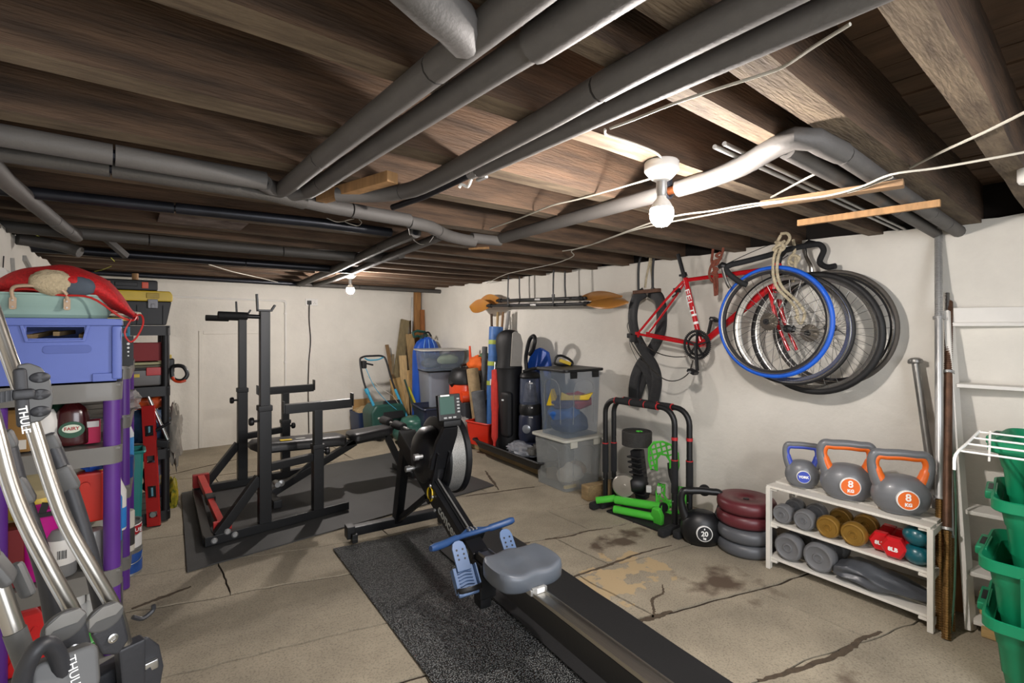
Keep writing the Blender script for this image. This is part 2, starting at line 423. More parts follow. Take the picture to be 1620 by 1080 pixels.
# ------------------------------------------------ pipes and wiring under the ceiling
ZP = 1.798
def pipe(label, pts, r, m=m_lag, cuts=(), name='lagged_pipe', group=None, z=ZP, smooth_n=0, core=True, rings=12):
    """lagged pipe: sleeves with a fine gap at each cut (fractions of its length), a thin pipe inside"""
    P = [Vector(p if len(p) == 3 else (p[0], p[1], z)) for p in pts]
    t = thing(name, label, 'pipe', P[0], group=group)
    if smooth_n: P = sp(P, smooth_n)
    ds = [0]
    for a, b in zip(P, P[1:]): ds.append(ds[-1]+(b-a).length)
    tot = ds[-1]
    def at(s):
        for i in range(len(P)-1):
            if ds[i+1] >= s: return P[i].lerp(P[i+1], (s-ds[i])/max(1e-9, ds[i+1]-ds[i]))
        return P[-1].copy()
    cs = [0]+sorted(cuts)+[1]
    for i in range(len(cs)-1):
        a, b = cs[i]*tot+(.003 if i else 0), cs[i+1]*tot-(.003 if i < len(cs)-2 else 0)
        n = max(2, int((b-a)/.05)); n = min(n, 60)
        q = [at(a+(b-a)*k/n) for k in range(n+1)]
        rr = r*(1+.03*((i*37) % 3-1))
        MB().tube(q, rr, rings).build('lagging_sleeve', m, t, smooth=50)
    if core: MB().tube(P, r*.55, 8).build('inner_pipe', m_blackpipe, t)
    return t
pipe('grey lagged pipe, leftmost of the long ones crossing under the joists', [(.36,1.80),(.405,1.865),(.43,1.80),(.436,1.4),(.45,.83),(.462,.1)], .0285, cuts=(.28,.62), smooth_n=6)
pb = pipe('grey lagged pipe, second of the long ones, with a thicker end sleeve', [(.42,1.90),(.475,1.88),(.509,1.78),(.518,1.4),(.537,.784),(.545,.60)], .0265, cuts=(.10,.2), smooth_n=6)
MB().tube([(.5435,.635,ZP),(.553,.05,ZP)], .033, 14).build('lagging_sleeve', m_lag, pb, label='thicker grey foam sleeve')
pipe('grey lagged pipe that bends behind the short pine block', [(.60,1.80),(.70,1.725),(.765,1.63),(.79,1.47),(.765,.9),(.742,.586),(.73,.05)], .0275, cuts=(.14,.66), smooth_n=8)
pd = pipe('grey lagged pipe ending short at a brass valve', [(.846,1.245),(.838,.66),(.834,.05)], .025, cuts=())
tv = thing('pipe_valve', 'small steel valve and bare pipe continuing from a cut grey sleeve', 'valve', (.85,1.28,ZP))
MB().tube([(.848,1.25,ZP),(.86,1.62,ZP),(.84,1.85,ZP)], .012, 10).build('bare_pipe', m_blackpipe, tv)
MB().cyl((.849,1.26,ZP), (.85,1.30,ZP), .017).cyl((.83,1.28,ZP), (.875,1.28,ZP), .010).build('valve_body', m_steel, tv)
MB().box(.88,1.28,ZP-.012,.012,.05,.008).build('lever', m_steel, tv)
MB().tube(sp([(.855,1.30,ZP-.012),(.86,1.33,ZP-.03),(.85,1.35,ZP-.02),(.845,1.36,ZP-.028)],4), .005, 6).build('tape', m_white, tv)
pipe('thick grey lagged elbow coming down at the top centre to meet a long pipe', [(.10,.50,1.83),(.22,.575,1.80),(.32,.62,1.785),(.40,.655,1.79),(.44,.69,1.80)], .037, smooth_n=8, core=False)
pipe('grey lagged pipe running in from the left wall, nearer of the two twins', [(-.50,1.745),(.0,1.765),(.36,1.775)], .030, cuts=(.55,))
pipe('grey lagged pipe running in from the left wall, lower of the two twins', [(-.50,1.90,1.79),(.0,1.885,1.79),(.40,1.875,1.785),(.52,1.93,1.785)], .0275, m=m_lag2, cuts=(.45,))
pipe('grey lagged pipe with a kink and a split open sleeve in mid ceiling', [(.46,1.93),(.614,1.985),(.883,2.018),(1.0,2.03)], .030, cuts=(.5,))
pipe('short pale lagged pipe, kinked, joining the angled pipe in mid ceiling', [(1.0,2.03,1.79),(1.12,2.06,1.79),(1.25,2.13,1.775),(1.37,2.16,1.77),(1.44,2.165,1.77)], .030, cuts=(.42,), smooth_n=5)
spl = pipe('split foam sleeve hanging half open in mid ceiling', [(1.42,2.16,1.785),(1.60,2.15,1.785)], .028, core=False)
pipe('pale lagged pipe running from mid ceiling past the bright bulb', [(1.595,2.13),(1.56,1.7),(1.51,1.06)], .030, cuts=())
ph = pipe('swan-necked lagged pipe beside the bright bulb', [(1.502,.99,1.798),(1.495,.88,1.80),(1.45,.74,1.80),(1.405,.64,1.81),(1.37,.575,1.81),(1.39,.535,1.81),(1.46,.52,1.80),(1.56,.515,1.80)], .031, smooth_n=8)
MB().cyl((1.505,1.07,1.798),(1.502,.98,1.798),.014).build('bare_copper', m_copper, ph)
pc = thing('pipe_clip', 'black pipe clip and bracket on the gap in the lagging beside the bulb', 'clip', (1.505,1.035,1.83))
MB().torus((1.503,1.03,ZP), .022, .007, 'Y', 20, 6).box(1.503,1.03,1.83,.02,.02,.03).build('clip_ring', m_blackpipe, pc)
pipe('grey lagged pipe running from the swan neck to the right wall', [(1.57,.515,1.80),(2.2,.54,1.80),(3.34,.575,1.80)], .029, cuts=(.62,.8))
pipe('thinner grey lagged pipe alongside, nearest the joist middle', [(1.43,.605,1.805),(2.2,.612,1.80),(3.34,.66,1.80)], .024, cuts=(.55,))
for dy in (0, .03): pipe('bare steel conduit high between joists beyond the swan neck' if dy == 0 else 'second bare steel conduit high between joists', [(1.35,.74+dy,1.845),(3.34,.79+dy,1.845)], .007, m=m_steel, core=False, name='steel_conduit')
pipe('grey lagged pipe slanting along the left wall to a cut end', [(-.315,1.3,1.78),(-.305,2.2,1.785),(-.24,3.05,1.785),(-.20,3.36,1.785)], .030, cuts=(.78,.9))
pipe('black iron pipe crossing the room behind the lagged twins', [(-.50,2.47,1.80),(.0,2.43,1.80),(.69,2.345,1.80),(1.06,2.36,1.80)], .023, m=m_blackpipe, cuts=(.42,), name='iron_pipe')
pipe('long dark grey lagged pipe crossing farther back', [(-.50,3.335),(.288,3.37),(1.0,3.345),(1.30,3.29),(1.40,3.16),(1.42,3.0)], .030, m=m_lag2, cuts=(.28,.6), smooth_n=6)
pipe('black pipe crossing close behind the dark lagged pipe', [(-.50,4.12),(.6,4.13),(1.5,4.11)], .030, m=m_blackpipe, cuts=(.6,), name='iron_pipe')
pipe('lagged pipe heading for the end wall, nearer the centre', [(1.12,2.20,1.785),(1.17,2.63,1.79),(1.32,3.9,1.79),(1.50,5.7,1.79)], .030, m=m_lag2, cuts=(.16,.3))
pipe('thinner lagged pipe heading for the end wall beside its twin', [(1.27,2.22,1.785),(1.40,3.3,1.785),(1.59,4.81,1.785),(1.66,5.7,1.785)], .024, m=m_lag, cuts=(.33,))
pipe('grey pipe crossing just before the end wall', [(1.4,5.72,1.79),(2.2,5.74,1.79),(3.34,5.76,1.79)], .026, m=m_lag2, cuts=(.4,))
pipe('short dark pipe crossing before the back left corner', [(-.4,5.6,1.79),(1.45,5.7,1.79)], .024, m=m_blackpipe, name='iron_pipe')
# cables
def cable(label, uv, z=1.822, r=.0045, m=m_cable, name='cable', pts=None, n=5):
    P = pts or [atZ(u, v, z if not isinstance(z, list) else z[i]) for i, (u, v) in enumerate(uv)]
    o = MB().tube(sp(P, n), r, 7).build(name, m); return tag(o, label, 'cable')
cable('white cable strung along below the joists from the right edge past the bulb', [(1640,237),(1560,252),(1480,266),(1410,276),(1360,296),(1300,311),(1195,322),(1130,333),(1050,346),(960,378),(920,392),(890,397)], z=[1.752]*9+[1.77,1.80,1.82], r=.0034)
cable('second white cable clipped beside it, drooping to the paddle wall', [(1412,280),(1330,307),(1200,325),(1120,340),(1010,362),(945,384),(905,396),(907,405),(880,416),(840,425),(800,434),(770,448)], z=[1.756]*4+[1.77,1.79]+[1.818]*6, r=.0034)
cable('thin white cable from the bulb holder towards the cut grey pipe', [(1028,283),(980,297),(915,315),(870,326),(820,346),(775,362)], r=.0035)
cable('short white cable running down to the bulb holder', [(957,205),(958,212),(968,216),(1000,226),(1035,240),(1047,250)], z=1.826, r=.0035)
cable('thin cable looping along the underside of the lagged pipes near the top', [(1345,38),(1290,72),(1240,105),(1200,120),(1130,142),(1060,166),(1000,190),(965,203)], z=1.80, r=.0032)
cable('grey cable rising to the upper right over the joists', [(1640,168),(1560,208),(1490,240),(1440,265)], r=.004)
cable('white cable stub leaving the swan-necked pipe', [(1305,268),(1270,285),(1220,312)], z=1.818, r=.004)
cable('yellow and green earth wire drooping over the left wall', [(48,366),(70,378),(105,388),(130,401),(150,404),(168,402),(181,413)], z=1.80, r=.0028, m=mat('earth_wire', 'b8bf2a', .5))
cable('short earth wire end hanging over the toolboxes', [(176,421),(160,427),(140,431),(125,433)], z=1.80, r=.0028, m=_mats['earth_wire'])
cable('thin white cable sagging below the far pipes', [(330,418),(370,430),(410,439),(450,449),(470,453)], z=1.795, r=.004)
cable('loose wire tuft behind the short pine block', [(517,345),(535,351),(560,346),(545,350),(565,357),(572,352),(568,347)], z=1.795, r=.0018)
cable('curly wire loop hanging between the kinked pipes', [(646,358),(650,374),(664,386),(678,384),(686,374)], z=1.77, r=.0018)
# timber odds and ends
def batten(label, p, q, w, h, m=m_batten, name='wood_batten', up=(0,0,1)):
    o = MB().bar(p, q, w, h, up).build(name, m, bevel=.002); return tag(o, label, 'batten')
batten('short pine block screwed across the joists beside lagged pipes', (.585,1.93,1.812), (.69,1.52,1.812), .045, .036)
batten('thin bright pine batten fixed under the joists above the bicycle', atZ(1262,353,1.757), atZ(1488,321,1.757), .018, .026)
batten('old grey-brown board fixed under the joists by the white cable', atZ(1205,324,1.763), atZ(1430,290,1.763), .05, .02, m=mat('old_board', '8f7152', .8, var=.25, scale=8, stretch=(6,.6,6), bump=.2))
batten('small loose offcut under the joists beyond the angled pipe', (1.74,2.68,1.825), (1.83,2.58,1.825), .02, .015)
tp = tag(MB().box(.30,2.86,1.838,.36,.33,.006).build('rusty_plate', mat('rusty_painted_plate', '4a2a26', .7, var=.3, scale=7, hx2='9a8e86', detail=8)), 'rust-red flaking plate bridging two joists over the far pipes', 'plate')
tag(MB().bar((-.10,3.62,1.83),(.0,3.72,1.74),.03,.03).build('pipe_stub', m_lag), 'short pipe stub poking down over the toolboxes', 'pipe')
tag(MB().tube(sp([(-.44,3.55,1.77),(-.33,3.60,1.765),(-.25,3.62,1.75),(-.2,3.60,1.73)],5), .03, 10).build('pipe_elbow', m_lag2), 'grey lagged elbow emerging from the top of the left wall', 'pipe')
# right edge: copper pipe, white box
cp_ = thing('copper_pipe', 'bare copper pipe with a soldered elbow beside the white unit', 'pipe', (2.2,.34,1.9))
MB().tube(sp([atX(1597,160,2.35),atX(1597,200,2.35),atX(1597,246,2.35),atX(1601,258,2.35),atX(1622,262,2.35)],5), .011, 10).build('pipe_run', m_copper, cp_)
MB().cyl(atX(1597,232,2.35), atX(1597,247,2.35), .0145).cyl(atX(1606,259,2.35), atX(1618,261,2.35), .0145).build('soldered_joint', mat('verdigris_solder', '7c8072', .5, metal=.6), cp_)
tag(MB().lathe([(0,-.10),(.03,-.10),(.035,-.09),(.035,.12),(.03,.13),(0,.13)], atX(1633,240,2.3), n=20).build('white_cylinder', m_white), 'white plastic cylinder at the ceiling beside the copper pipe', 'pipe fitting')
# ------------------------------------------------ fixtures on walls
ct = thing('conduit', 'white conduit running along the end wall then turning down', 'conduit', (.4,YB-.015,1.6))
MB().tube([(-.3,YB-.016,1.645),(1.46,YB-.016,1.628)], .011, 8).build('tube', m_white, ct)
MB().tube([(1.50,YB-.016,1.60),(1.50,YB-.016,.05)], .011, 8).build('tube', m_white, ct)
MB().tube(sp([(1.455,YB-.016,1.628),(1.49,YB-.016,1.622),(1.50,YB-.016,1.59)],4), .0145, 8).build('elbow', m_white, ct)
for zz in (1.48, .9): MB().box(1.50,YB-.012,zz,.034,.024,.018).build('clip', m_white, ct)
so = thing('wall_socket', 'white double socket high on the end wall with a black plug', 'socket', (1.79,YB,1.625))
MB().box(1.80,YB-.010,1.625,.146,.024,.086).build('faceplate', m_white, so, bevel=.004)
for dx in (-.045, .0, .045): MB().box(1.80+dx,YB-.024,1.65,.018,.006,.02).build('switch', m_white, so, bevel=.002)
for dx in (.035,):
    for a, b in ((0,-.004),(-.01,-.022),(.01,-.022)): MB().box(1.80+dx+a,YB-.023,1.628+b,.005,.003,.007).build('pin_slot', m_blacklet, so)
pl = thing('plug', 'black plug with a black lead hanging down the end wall', 'plug', (1.765,YB-.04,1.62))
MB().box(1.765,YB-.042,1.618,.045,.04,.048).build('plug_body', m_blkpl, pl, bevel=.006)
MB().tube(sp([(1.765,YB-.05,1.60),(1.768,YB-.03,1.4),(1.785,YB-.03,1.15),(1.765,YB-.03,.9),(1.757,YB-.03,.6),(1.76,YB-.03,.3),(1.765,YB-.03,.02)],6), .0055, 7).build('lead', m_blkpl, pl)
# perforated straps and a waste pipe on the left wall
for i, (u0,v0,u1,v1,lb) in enumerate(((37,408,57,445,'steel perforated strap slanting on the left wall'),(18,408,20,440,'thin grey strap upright on the left wall'),(6,405,4,438,'dark rod upright on the left wall'))):
    st = thing('perforated_strap' if i < 2 else 'wall_rod', lb, 'strap' if i < 2 else 'rod', atX(u0,v0,XL+.005))
    MB().bar(atX(u0,v0,XL+.004), atX(u1,v1,XL+.004), .004 if i else .03, .004 if i == 2 else .022, up=(1,0,0)).build('strip', m_steel if i < 2 else m_blkpl, st)
    if i == 0:
        for k in range(7):
            p = atX(u0,v0,XL+.004).lerp(atX(u1,v1,XL+.004), (k+.5)/7)
            MB().box(p.x+.003,p.y,p.z,.003,.008,.008).build('hole', m_blacklet, st)
wp = thing('waste_pipe', 'white waste pipe on the left wall behind the red bag', 'pipe', (XL+.03,3.2,1.53))
MB().tube([(XL+.04,2.9,1.545),(XL+.04,3.9,1.52)], .022, 12).build('tube', m_white, wp)
for yy in (3.35, 3.5, 3.65): MB().cyl((XL+.04,yy,1.535),(XL+.04,yy+.04,1.533), .027).build('joint_collar', m_white, wp)
# ------------------------------------------------ mats, squat rack, bench, rowing machine
m_mat = mat('black_gym_mat', '3b3b3a', .62, var=.14, scale=4, bump=.15, bscale=160)
def pebbled():
    m = mat('pebbled_vinyl_mat', '3d3e3e', .30, var=.25, scale=5, spec=.7)
    nt = m.node_tree; N = nt.nodes; L = nt.links; b = N['Principled BSDF']
    tc = N.new('ShaderNodeTexCoord'); v = N.new('ShaderNodeTexVoronoi'); v.inputs['Scale'].default_value = 150
    nz = N.new('ShaderNodeTexNoise'); nz.inputs['Scale'].default_value = 14
    L.new(tc.outputs['Object'], v.inputs['Vector']); L.new(tc.outputs['Object'], nz.inputs['Vector'])
    rp = N.new('ShaderNodeValToRGB'); rp.color_ramp.elements[0].position = .25; rp.color_ramp.elements[1].position = .5
    rp.color_ramp.elements[0].color = (*lin('8f908d'), 1); rp.color_ramp.elements[1].color = (*lin('262727'), 1)  # pale pebble tops: glints of the lamps painted into the base colour
    L.new(v.outputs['Distance'], rp.inputs[0]); L.new(rp.outputs[0], b.inputs['Base Color'])
    bp = N.new('ShaderNodeBump'); bp.inputs['Strength'].default_value = 1.0; bp.inputs['Distance'].default_value = .015; bp.invert = True
    L.new(v.outputs['Distance'], bp.inputs['Height'])
    b2 = N.new('ShaderNodeBump'); b2.inputs['Strength'].default_value = .4; b2.inputs['Distance'].default_value = .01
    L.new(nz.outputs['Fac'], b2.inputs['Height']); L.new(bp.outputs[0], b2.inputs['Normal']); L.new(b2.outputs[0], b.inputs['Normal'])
    return m
m_peb = pebbled()
def flatmat(name, label, corners, z0, t, m, n=16, wob=.004, seed=1, round_=.03):
    r = random.Random(seed); P = []
    c = [Vector((*q, 0)) for q in corners]
    for i in range(n+1):
        row = []
        for j in range(n+1):
            s, tt = i/n, j/n
            p = c[0].lerp(c[1], s).lerp(c[3].lerp(c[2], s), tt)
            row.append((p.x, p.y, z0+t+r.uniform(0, wob)*(.3 if 0 < i < n and 0 < j < n else 1)))
        P.append(row)
    o = MB().grid(P, t=(0,0,-t)).build(name, m, smooth=60); return tag(o, label, 'mat')
flatmat('exercise_mat', 'large flat black rubber mat under the squat rack and bench', [(.258,3.165),(2.41,3.325),(2.36,4.86),(.345,4.70)], .0, .006, m_mat)
flatmat('rowing_mat', 'long black pebbled mat with glittering sheen under the rowing machine', [(.81,.12),(1.50,.05),(1.70,2.86),(.964,2.953)], .0, .005, m_peb, seed=2, wob=.006)
flatmat('runner_mat', 'smooth matt black runner along the open-floor side of the rowing machine', [(1.22,.08),(1.66,.04),(1.92,2.62),(1.46,2.68)], .0125, .004, mat('smooth_black_mat', '131314', .7, var=.12, bump=.1, bscale=90), seed=3, wob=.005)

# --- squat rack
sr = thing('squat_rack', 'black steel squat rack with two uprights, low safety bars and a red base crossbar', 'squat rack', (.75,4.05,0))
def bolt(mb, p, q, r=.012): mb.cyl(p, q, r, 10)
zb = .012
for side, (xa, ya, xb, yb, xm, xr) in (('n', (.365,3.45,1.255,3.53,.70,1.04)), ('f', (.415,4.575,1.31,4.605,.755,1.09))):
    def yl(x): return ya+(yb-ya)*(x-xa)/(xb-xa)
    MB().bar((xa,ya,zb+.03), (xb,yb,zb+.03), .055, .055).build('base_bar', m_black, sr, bevel=.003)
    ym, yr = yl(xm), yl(xr)
    MB().box(xm,ym,(.067+.81)/2,.072,.072,.81-.067).build('upright_sleeve', m_black, sr, bevel=.004)
    MB().box(xm,ym,1.10,.058,.058,.64).build('upright', m_black, sr, bevel=.004)
    MB().box(xm,ym,.80,.082,.082,.036).build('sleeve_collar', m_blkpl, sr, bevel=.004)
    MB().box(xr,yr,(.067+.51)/2,.068,.068,.51-.067).build('rear_post_sleeve', m_black, sr, bevel=.004)
    MB().box(xr,yr,.63,.055,.055,.24).build('rear_post', m_black, sr, bevel=.003)
    MB().box(xr,yr,.50,.078,.078,.03).build('sleeve_collar', m_blkpl, sr, bevel=.003)
    sb = MB().bar((xr-.215,yl(xr)-.005,.775),(xr+.235,yl(xr)+.005,.775),.05,.062).build('safety_bar', m_black, sr, bevel=.003)
    MB().box(xr-.22,yl(xr),.79,.008,.055,.075).box(xr+.24,yl(xr),.80,.008,.055,.09).build('end_stop', m_black, sb)
    MB().bar((xm+.03,ym,.415),(xr-.03,yr,.43),.045,.05).build('link_bar', m_black, sr, bevel=.003)
    MB().bar((xa+.07,yl(xa+.07),.06),(xm-.03,ym,.36),.05,.055).build('diagonal_brace', m_black, sr, bevel=.003)
    # bar catch: plate, tall horn and short lip
    MB().box(xm,ym,1.425,.085,.06,.012).bar((xm-.04,ym,1.425),(xm-.045,ym,1.53),.012,.03,up=(0,1,0)).bar((xm+.04,ym,1.425),(xm+.062,ym,1.462),.012,.03,up=(0,1,0)).build('bar_catch', m_black, sr, bevel=.002)
    # grip arm
    MB().tube([(xm-.03,ym,1.385),(xm-.20,ym-.01,1.39)], .014, 10).build('grip_arm', m_black, sr)
    MB().tube([(xm-.10,ym-.005,1.388),(xm-.26,ym-.012,1.392)], .024, 12).build('foam_grip', m_rubber, sr)
    # knobs
    kx = MB().cyl((xm-.036,ym,.72),(xm-.065,ym,.72),.008,8).lathe([(0,0),(.022,0),(.026,.006),(.026,.02),(.02,.028),(0,.028)],(0,0,0),along((xm-.062,ym,.72),(xm-.09,ym,.72)),n=10).build('knob', m_blkpl, sr)
    MB().cyl((xr+.034,yr,.455),(xr+.055,yr,.455),.008,8).lathe([(0,0),(.022,0),(.026,.006),(.026,.02),(.02,.028),(0,.028)],(0,0,0),along((xr+.052,yr,.455),(xr+.08,yr,.455)),n=10).build('knob', m_blkpl, sr)
    s = -1 if side == 'n' else 1
    hb = MB()
    for z_ in (.2,.25,.3,.35): hb.cyl((xr+.01,yr+s*.0335,z_),(xr+.01,yr+s*.036,z_),.006,8)
    hb.build('adjustment_hole', m_blacklet, sr)
    bm_ = MB()
    for xx, zz in ((xa+.05,.04),(xa+.12,.075),(xa+.16,.045)): bm_.lathe([(0,0),(.019,0),(.019,.006),(.012,.012),(0,.012)],(0,0,0),along((xx,yl(xx)+s*.026,zz),(xx,yl(xx)+s*.05,zz)),n=10)
    bm_.build('bolt', m_steel, sr, kind='stuff')
MB().bar((.385,3.46,.037),(.43,4.57,.037),.05,.045).build('rear_crossbar', m_black, sr, bevel=.003)
m_redp = mat('red_painted_steel', 'b3231f', .45, var=.15, scale=9)
MB().bar((.455,4.50,.15),(.465,4.05,.115),.045,.045).build('red_telescopic_bar', m_redp, sr, bevel=.003)
MB().bar((.462,4.0,.11),(.47,3.58,.085),.038,.038).build('red_telescopic_bar', m_redp, sr, bevel=.003)
MB().bar((.462,4.08,.117),(.465,3.99,.112),.055,.055).build('joint_sleeve', m_blkpl, sr, bevel=.003)
MB().box(.46,4.545,.12,.11,.05,.10).build('red_bracket', m_redp, sr, bevel=.004)
MB().box(.47,3.52,.085,.10,.03,.07).build('red_bracket', m_redp, sr, bevel=.004)
MB().bar((.458,4.20,.147),(.46,4.12,.142),.03,.002).build('maker_plate', m_steel, sr)

# --- bench
bn = thing('weight_bench', 'black padded weight bench reaching out through the squat rack', 'bench', (1.25,4.1,0))
m_vinyl = mat('black_vinyl', '1c1c1e', .42, var=.12, scale=14, bump=.12, bscale=90)
def pad(x0, x1, y, z0, z1, w, t, parent, w1=None):
    """upholstered pad along x from (x0,z0) to (x1,z1), rounded in plan and edge"""
    n = 18; rows = []; w1 = w1 or w
    prof = [(-1,-.5),(-.985,-.15),(-.94,.28),(-.82,.5),(-.4,.56),(0,.58),(.4,.56),(.82,.5),(.94,.28),(.985,-.15),(1,-.5)]
    for i in range(n+1):
        s = i/n; X = x0+(x1-x0)*s; Z = z0+(z1-z0)*s
        e = min(s, 1-s)*abs(x1-x0)/.05
        k = math.sqrt(max(0, 1-(1-min(1, e))**2))*.55+.45 if e < 1 else 1
        ww = (w+(w1-w)*s)/2*k; tk = t*(.55+.45*min(1, e*1.5))
        rows.append([(X, y+a*ww, Z+b*tk) for a, b in prof])
    mb = MB().grid(rows); m = len(prof); mb.f += [tuple(range(m)), tuple(range(n*m+m-1, n*m-1, -1))]
    for i in range(n): mb.f.append((i*m, (i+1)*m, (i+1)*m+m-1, i*m+m-1))
    return mb
bp = pad(.72,1.43,4.1,.435,.40,.25,.06,bn).build('back_pad', m_vinyl, bn, smooth=50)
MB().prism(rrect(.085,.045,.006), .002, Matrix.Translation((.96,4.03,.458)) @ Matrix.Rotation(R(3),4,'Y')).build('warning_sticker', m_yel, bp)
MB().prism(rrect(.07,.05,.006), .002, Matrix.Translation((1.07,4.05,.452)) @ Matrix.Rotation(R(3),4,'Y')).build('maker_sticker', mat('grey_sticker','8d8d88',.5), bp)
pad(1.46,1.84,4.1,.405,.425,.25,.055,bn,.2).build('seat_pad', m_vinyl, bn, smooth=50)
MB().bar((.80,4.1,.385),(1.45,4.1,.355),.045,.04).bar((1.44,4.1,.35),(1.80,4.1,.375),.05,.045).build('pad_frame', m_black, bn, bevel=.003)
MB().bar((1.52,4.1,.35),(.86,4.1,.045),.05,.055).build('main_leg', m_black, bn, bevel=.003)
MB().bar((1.30,4.1,.345),(1.02,4.1,.12),.03,.03).build('strut', m_black, bn, bevel=.002)
MB().bar((.86,3.86,.04),(.86,4.34,.04),.05,.05).build('floor_foot', m_black, bn, bevel=.004)
for yy in (3.85,4.35): MB().box(.86,yy,.042,.058,.03,.058).build('foot_cap', m_blkpl, bn, bevel=.006)
MB().bar((1.80,4.1,.375),(1.97,4.1,.02),.05,.05).build('front_leg', m_black, bn, bevel=.003)
MB().bar((1.97,3.9,.036),(1.97,4.3,.036),.05,.045).build('floor_foot', m_black, bn, bevel=.003)
MB().cyl((1.86,3.80,.465),(1.86,4.40,.465),.012,10).build('roller_bar', m_steel, bn)
MB().bar((1.83,4.1,.38),(1.86,4.1,.47),.03,.03).build('roller_post', m_black, bn)
for s in (-1, 1):
    MB().lathe([(0,0),(.03,0),(.038,.008),(.038,.16),(.03,.17),(0,.17)],(0,0,0),along((1.86,4.1+s*.05,.465),(1.86,4.1+s*.3,.465)),n=16).build('foam_roller', m_rubber, bn)
MB().lathe([(0,0),(.02,0),(.024,.006),(.024,.02),(0,.026)],(0,0,0),along((.93,4.06,.13),(.93,4.0,.13)),n=12).cyl((.9,4.1,.13),(.9,4.02,.13),.02).build('adjuster_knob', m_steel, bn)

# --- rowing machine, built along its own axis (y towards the flywheel)
RO = (1.38,2.97,.012); RA = R(-6)
rw = thing('rowing_machine', 'black rowing machine with aluminium rail, blue handle and grey seat', 'rowing machine', RO, RA)
T = Matrix.Translation(RO) @ Matrix.Rotation(RA, 4, 'Z')
m_rblk = mat('rower_black_paint', '111215', .38, var=.1, bump=.03)
m_rblue = mat('rower_blue_plastic', '2a4978', .42, var=.08)
m_rfoot = mat('foot_stretcher_blue', '5a7399', .45, var=.06)
m_seat = mat('rower_seat_grey', '565c64', .42, var=.05)
m_alu = mat('brushed_aluminium', 'aaa7a0', .3, metal=1, var=.1, scale=20, stretch=(20,.5,20))
MB(T).bar((-.32,0,.055),(.32,0,.055),.06,.055).build('front_foot', m_rblk, rw, bevel=.006)
for s in (-1, 1):
    c = MB(T).box(s*.30,0,.055,.05,.075,.075).box(s*.285,-.045,.028,.035,.05,.055).build('foot_bracket', m_blkpl, rw, bevel=.006)
    MB(T).cyl((s*.27,-.05,.022),(s*.30,-.05,.022),.0215,16).build('caster', m_rubber, rw)
MB(T).bar((0,.0,.06),(0,-.17,.63),.05,.075,up=(0,1,0)).build('front_leg', m_rblk, rw, bevel=.005)
MB(T).bar((0,-.02,.07),(0,-.50,.36),.028,.03).build('leg_brace', m_rblk, rw, bevel=.003)
# sloping box beam
beam = MB(T).bar((0,-.13,.625),(0,-1.12,.245),.085,.105).build('main_beam', m_rblk, rw, bevel=.006)
sl = Vector((0,-.99,-.38)).normalized()
up = Vector((1,0,0)).cross(sl)
if up.z < 0: up = -up
def onbeam(y, off=0.0, x=-.0432):
    t = (-.13-y)/.99; return Vector((x, y, .625-.38*t))+up*off
Mt = T @ frame(onbeam(-.875), sl, up)
text('concept', .078, Mt, mat('beam_lettering','b9bbb6',.5,var=0), parent=beam, bold=.001)
text('2', .085, T @ frame(onbeam(-1.075), sl, up), _mats['beam_lettering'], parent=beam)
mby = MB(T)
for k, (o0, a0, a1) in enumerate(((0,60,300),(0,-120,120))):
    cc = onbeam(-.645, 0)+sl*(.0 if k == 0 else .018)
    q = [cc+sl*(.024*math.cos(R(a0+(a1-a0)*i/10)))+up*(.036*math.sin(R(a0+(a1-a0)*i/10))) for i in range(11)]
    mby.tube(q, [.0015+.006*math.sin(math.pi*i/10) for i in range(11)], 6, flat=.3)
mby.build('yellow_emblem', m_yel, beam)
MB(T).bar(onbeam(-.16,.058,0), onbeam(-.60,.058,0), .10, .012).build('beam_top_plate', mat('grey_edge_plate','55585a',.4,metal=.6), rw, bevel=.002)
MB(T).bar(onbeam(-.62,.056,0), onbeam(-1.02,.056,0), .03, .006).build('chain_channel', m_blkpl, rw)
MB(T).tube([onbeam(-.55,.066,0), onbeam(-.98,.068,0), (0,-1.035,.352)], .0045, 6).build('chain', m_steel, rw)
# flywheel housing: drum on a lateral axis
FC = (.075,-.52,.59); rad = .215
AX = Matrix.Translation(FC) @ Matrix(((0,0,1,0),(1,0,0,0),(0,1,0,0),(0,0,0,1)))
fw = MB(T @ AX).lathe([(0,-.155),(.07,-.15),(.13,-.13),(.16,-.10),(.165,-.06),(.165,-.045)], n=40).build('left_dome_cover', m_rblk, rw, smooth=50)
MB(T @ AX).lathe([(.10,-.05),(rad-.02,-.05),(rad,-.04),(rad,-.028),(rad-.012,-.02),(.10,-.02)], n=48).build('cage_rim', m_rblk, rw)
MB(T @ AX).lathe([(.12,-.03),(rad-.006,-.03),(rad-.006,.055),(.12,.055)], n=48).build('vent_band', mat('perforated_grey_mesh','8b8b88',.45,metal=.5,var=.2,scale=260,detail=0), rw)
MB(T @ AX).lathe([(.10,.05),(rad-.012,.05),(rad+.006,.06),(rad+.006,.085),(rad-.02,.10),(.12,.115),(0,.12)], n=48).build('right_cover', m_rblk, rw, smooth=50)
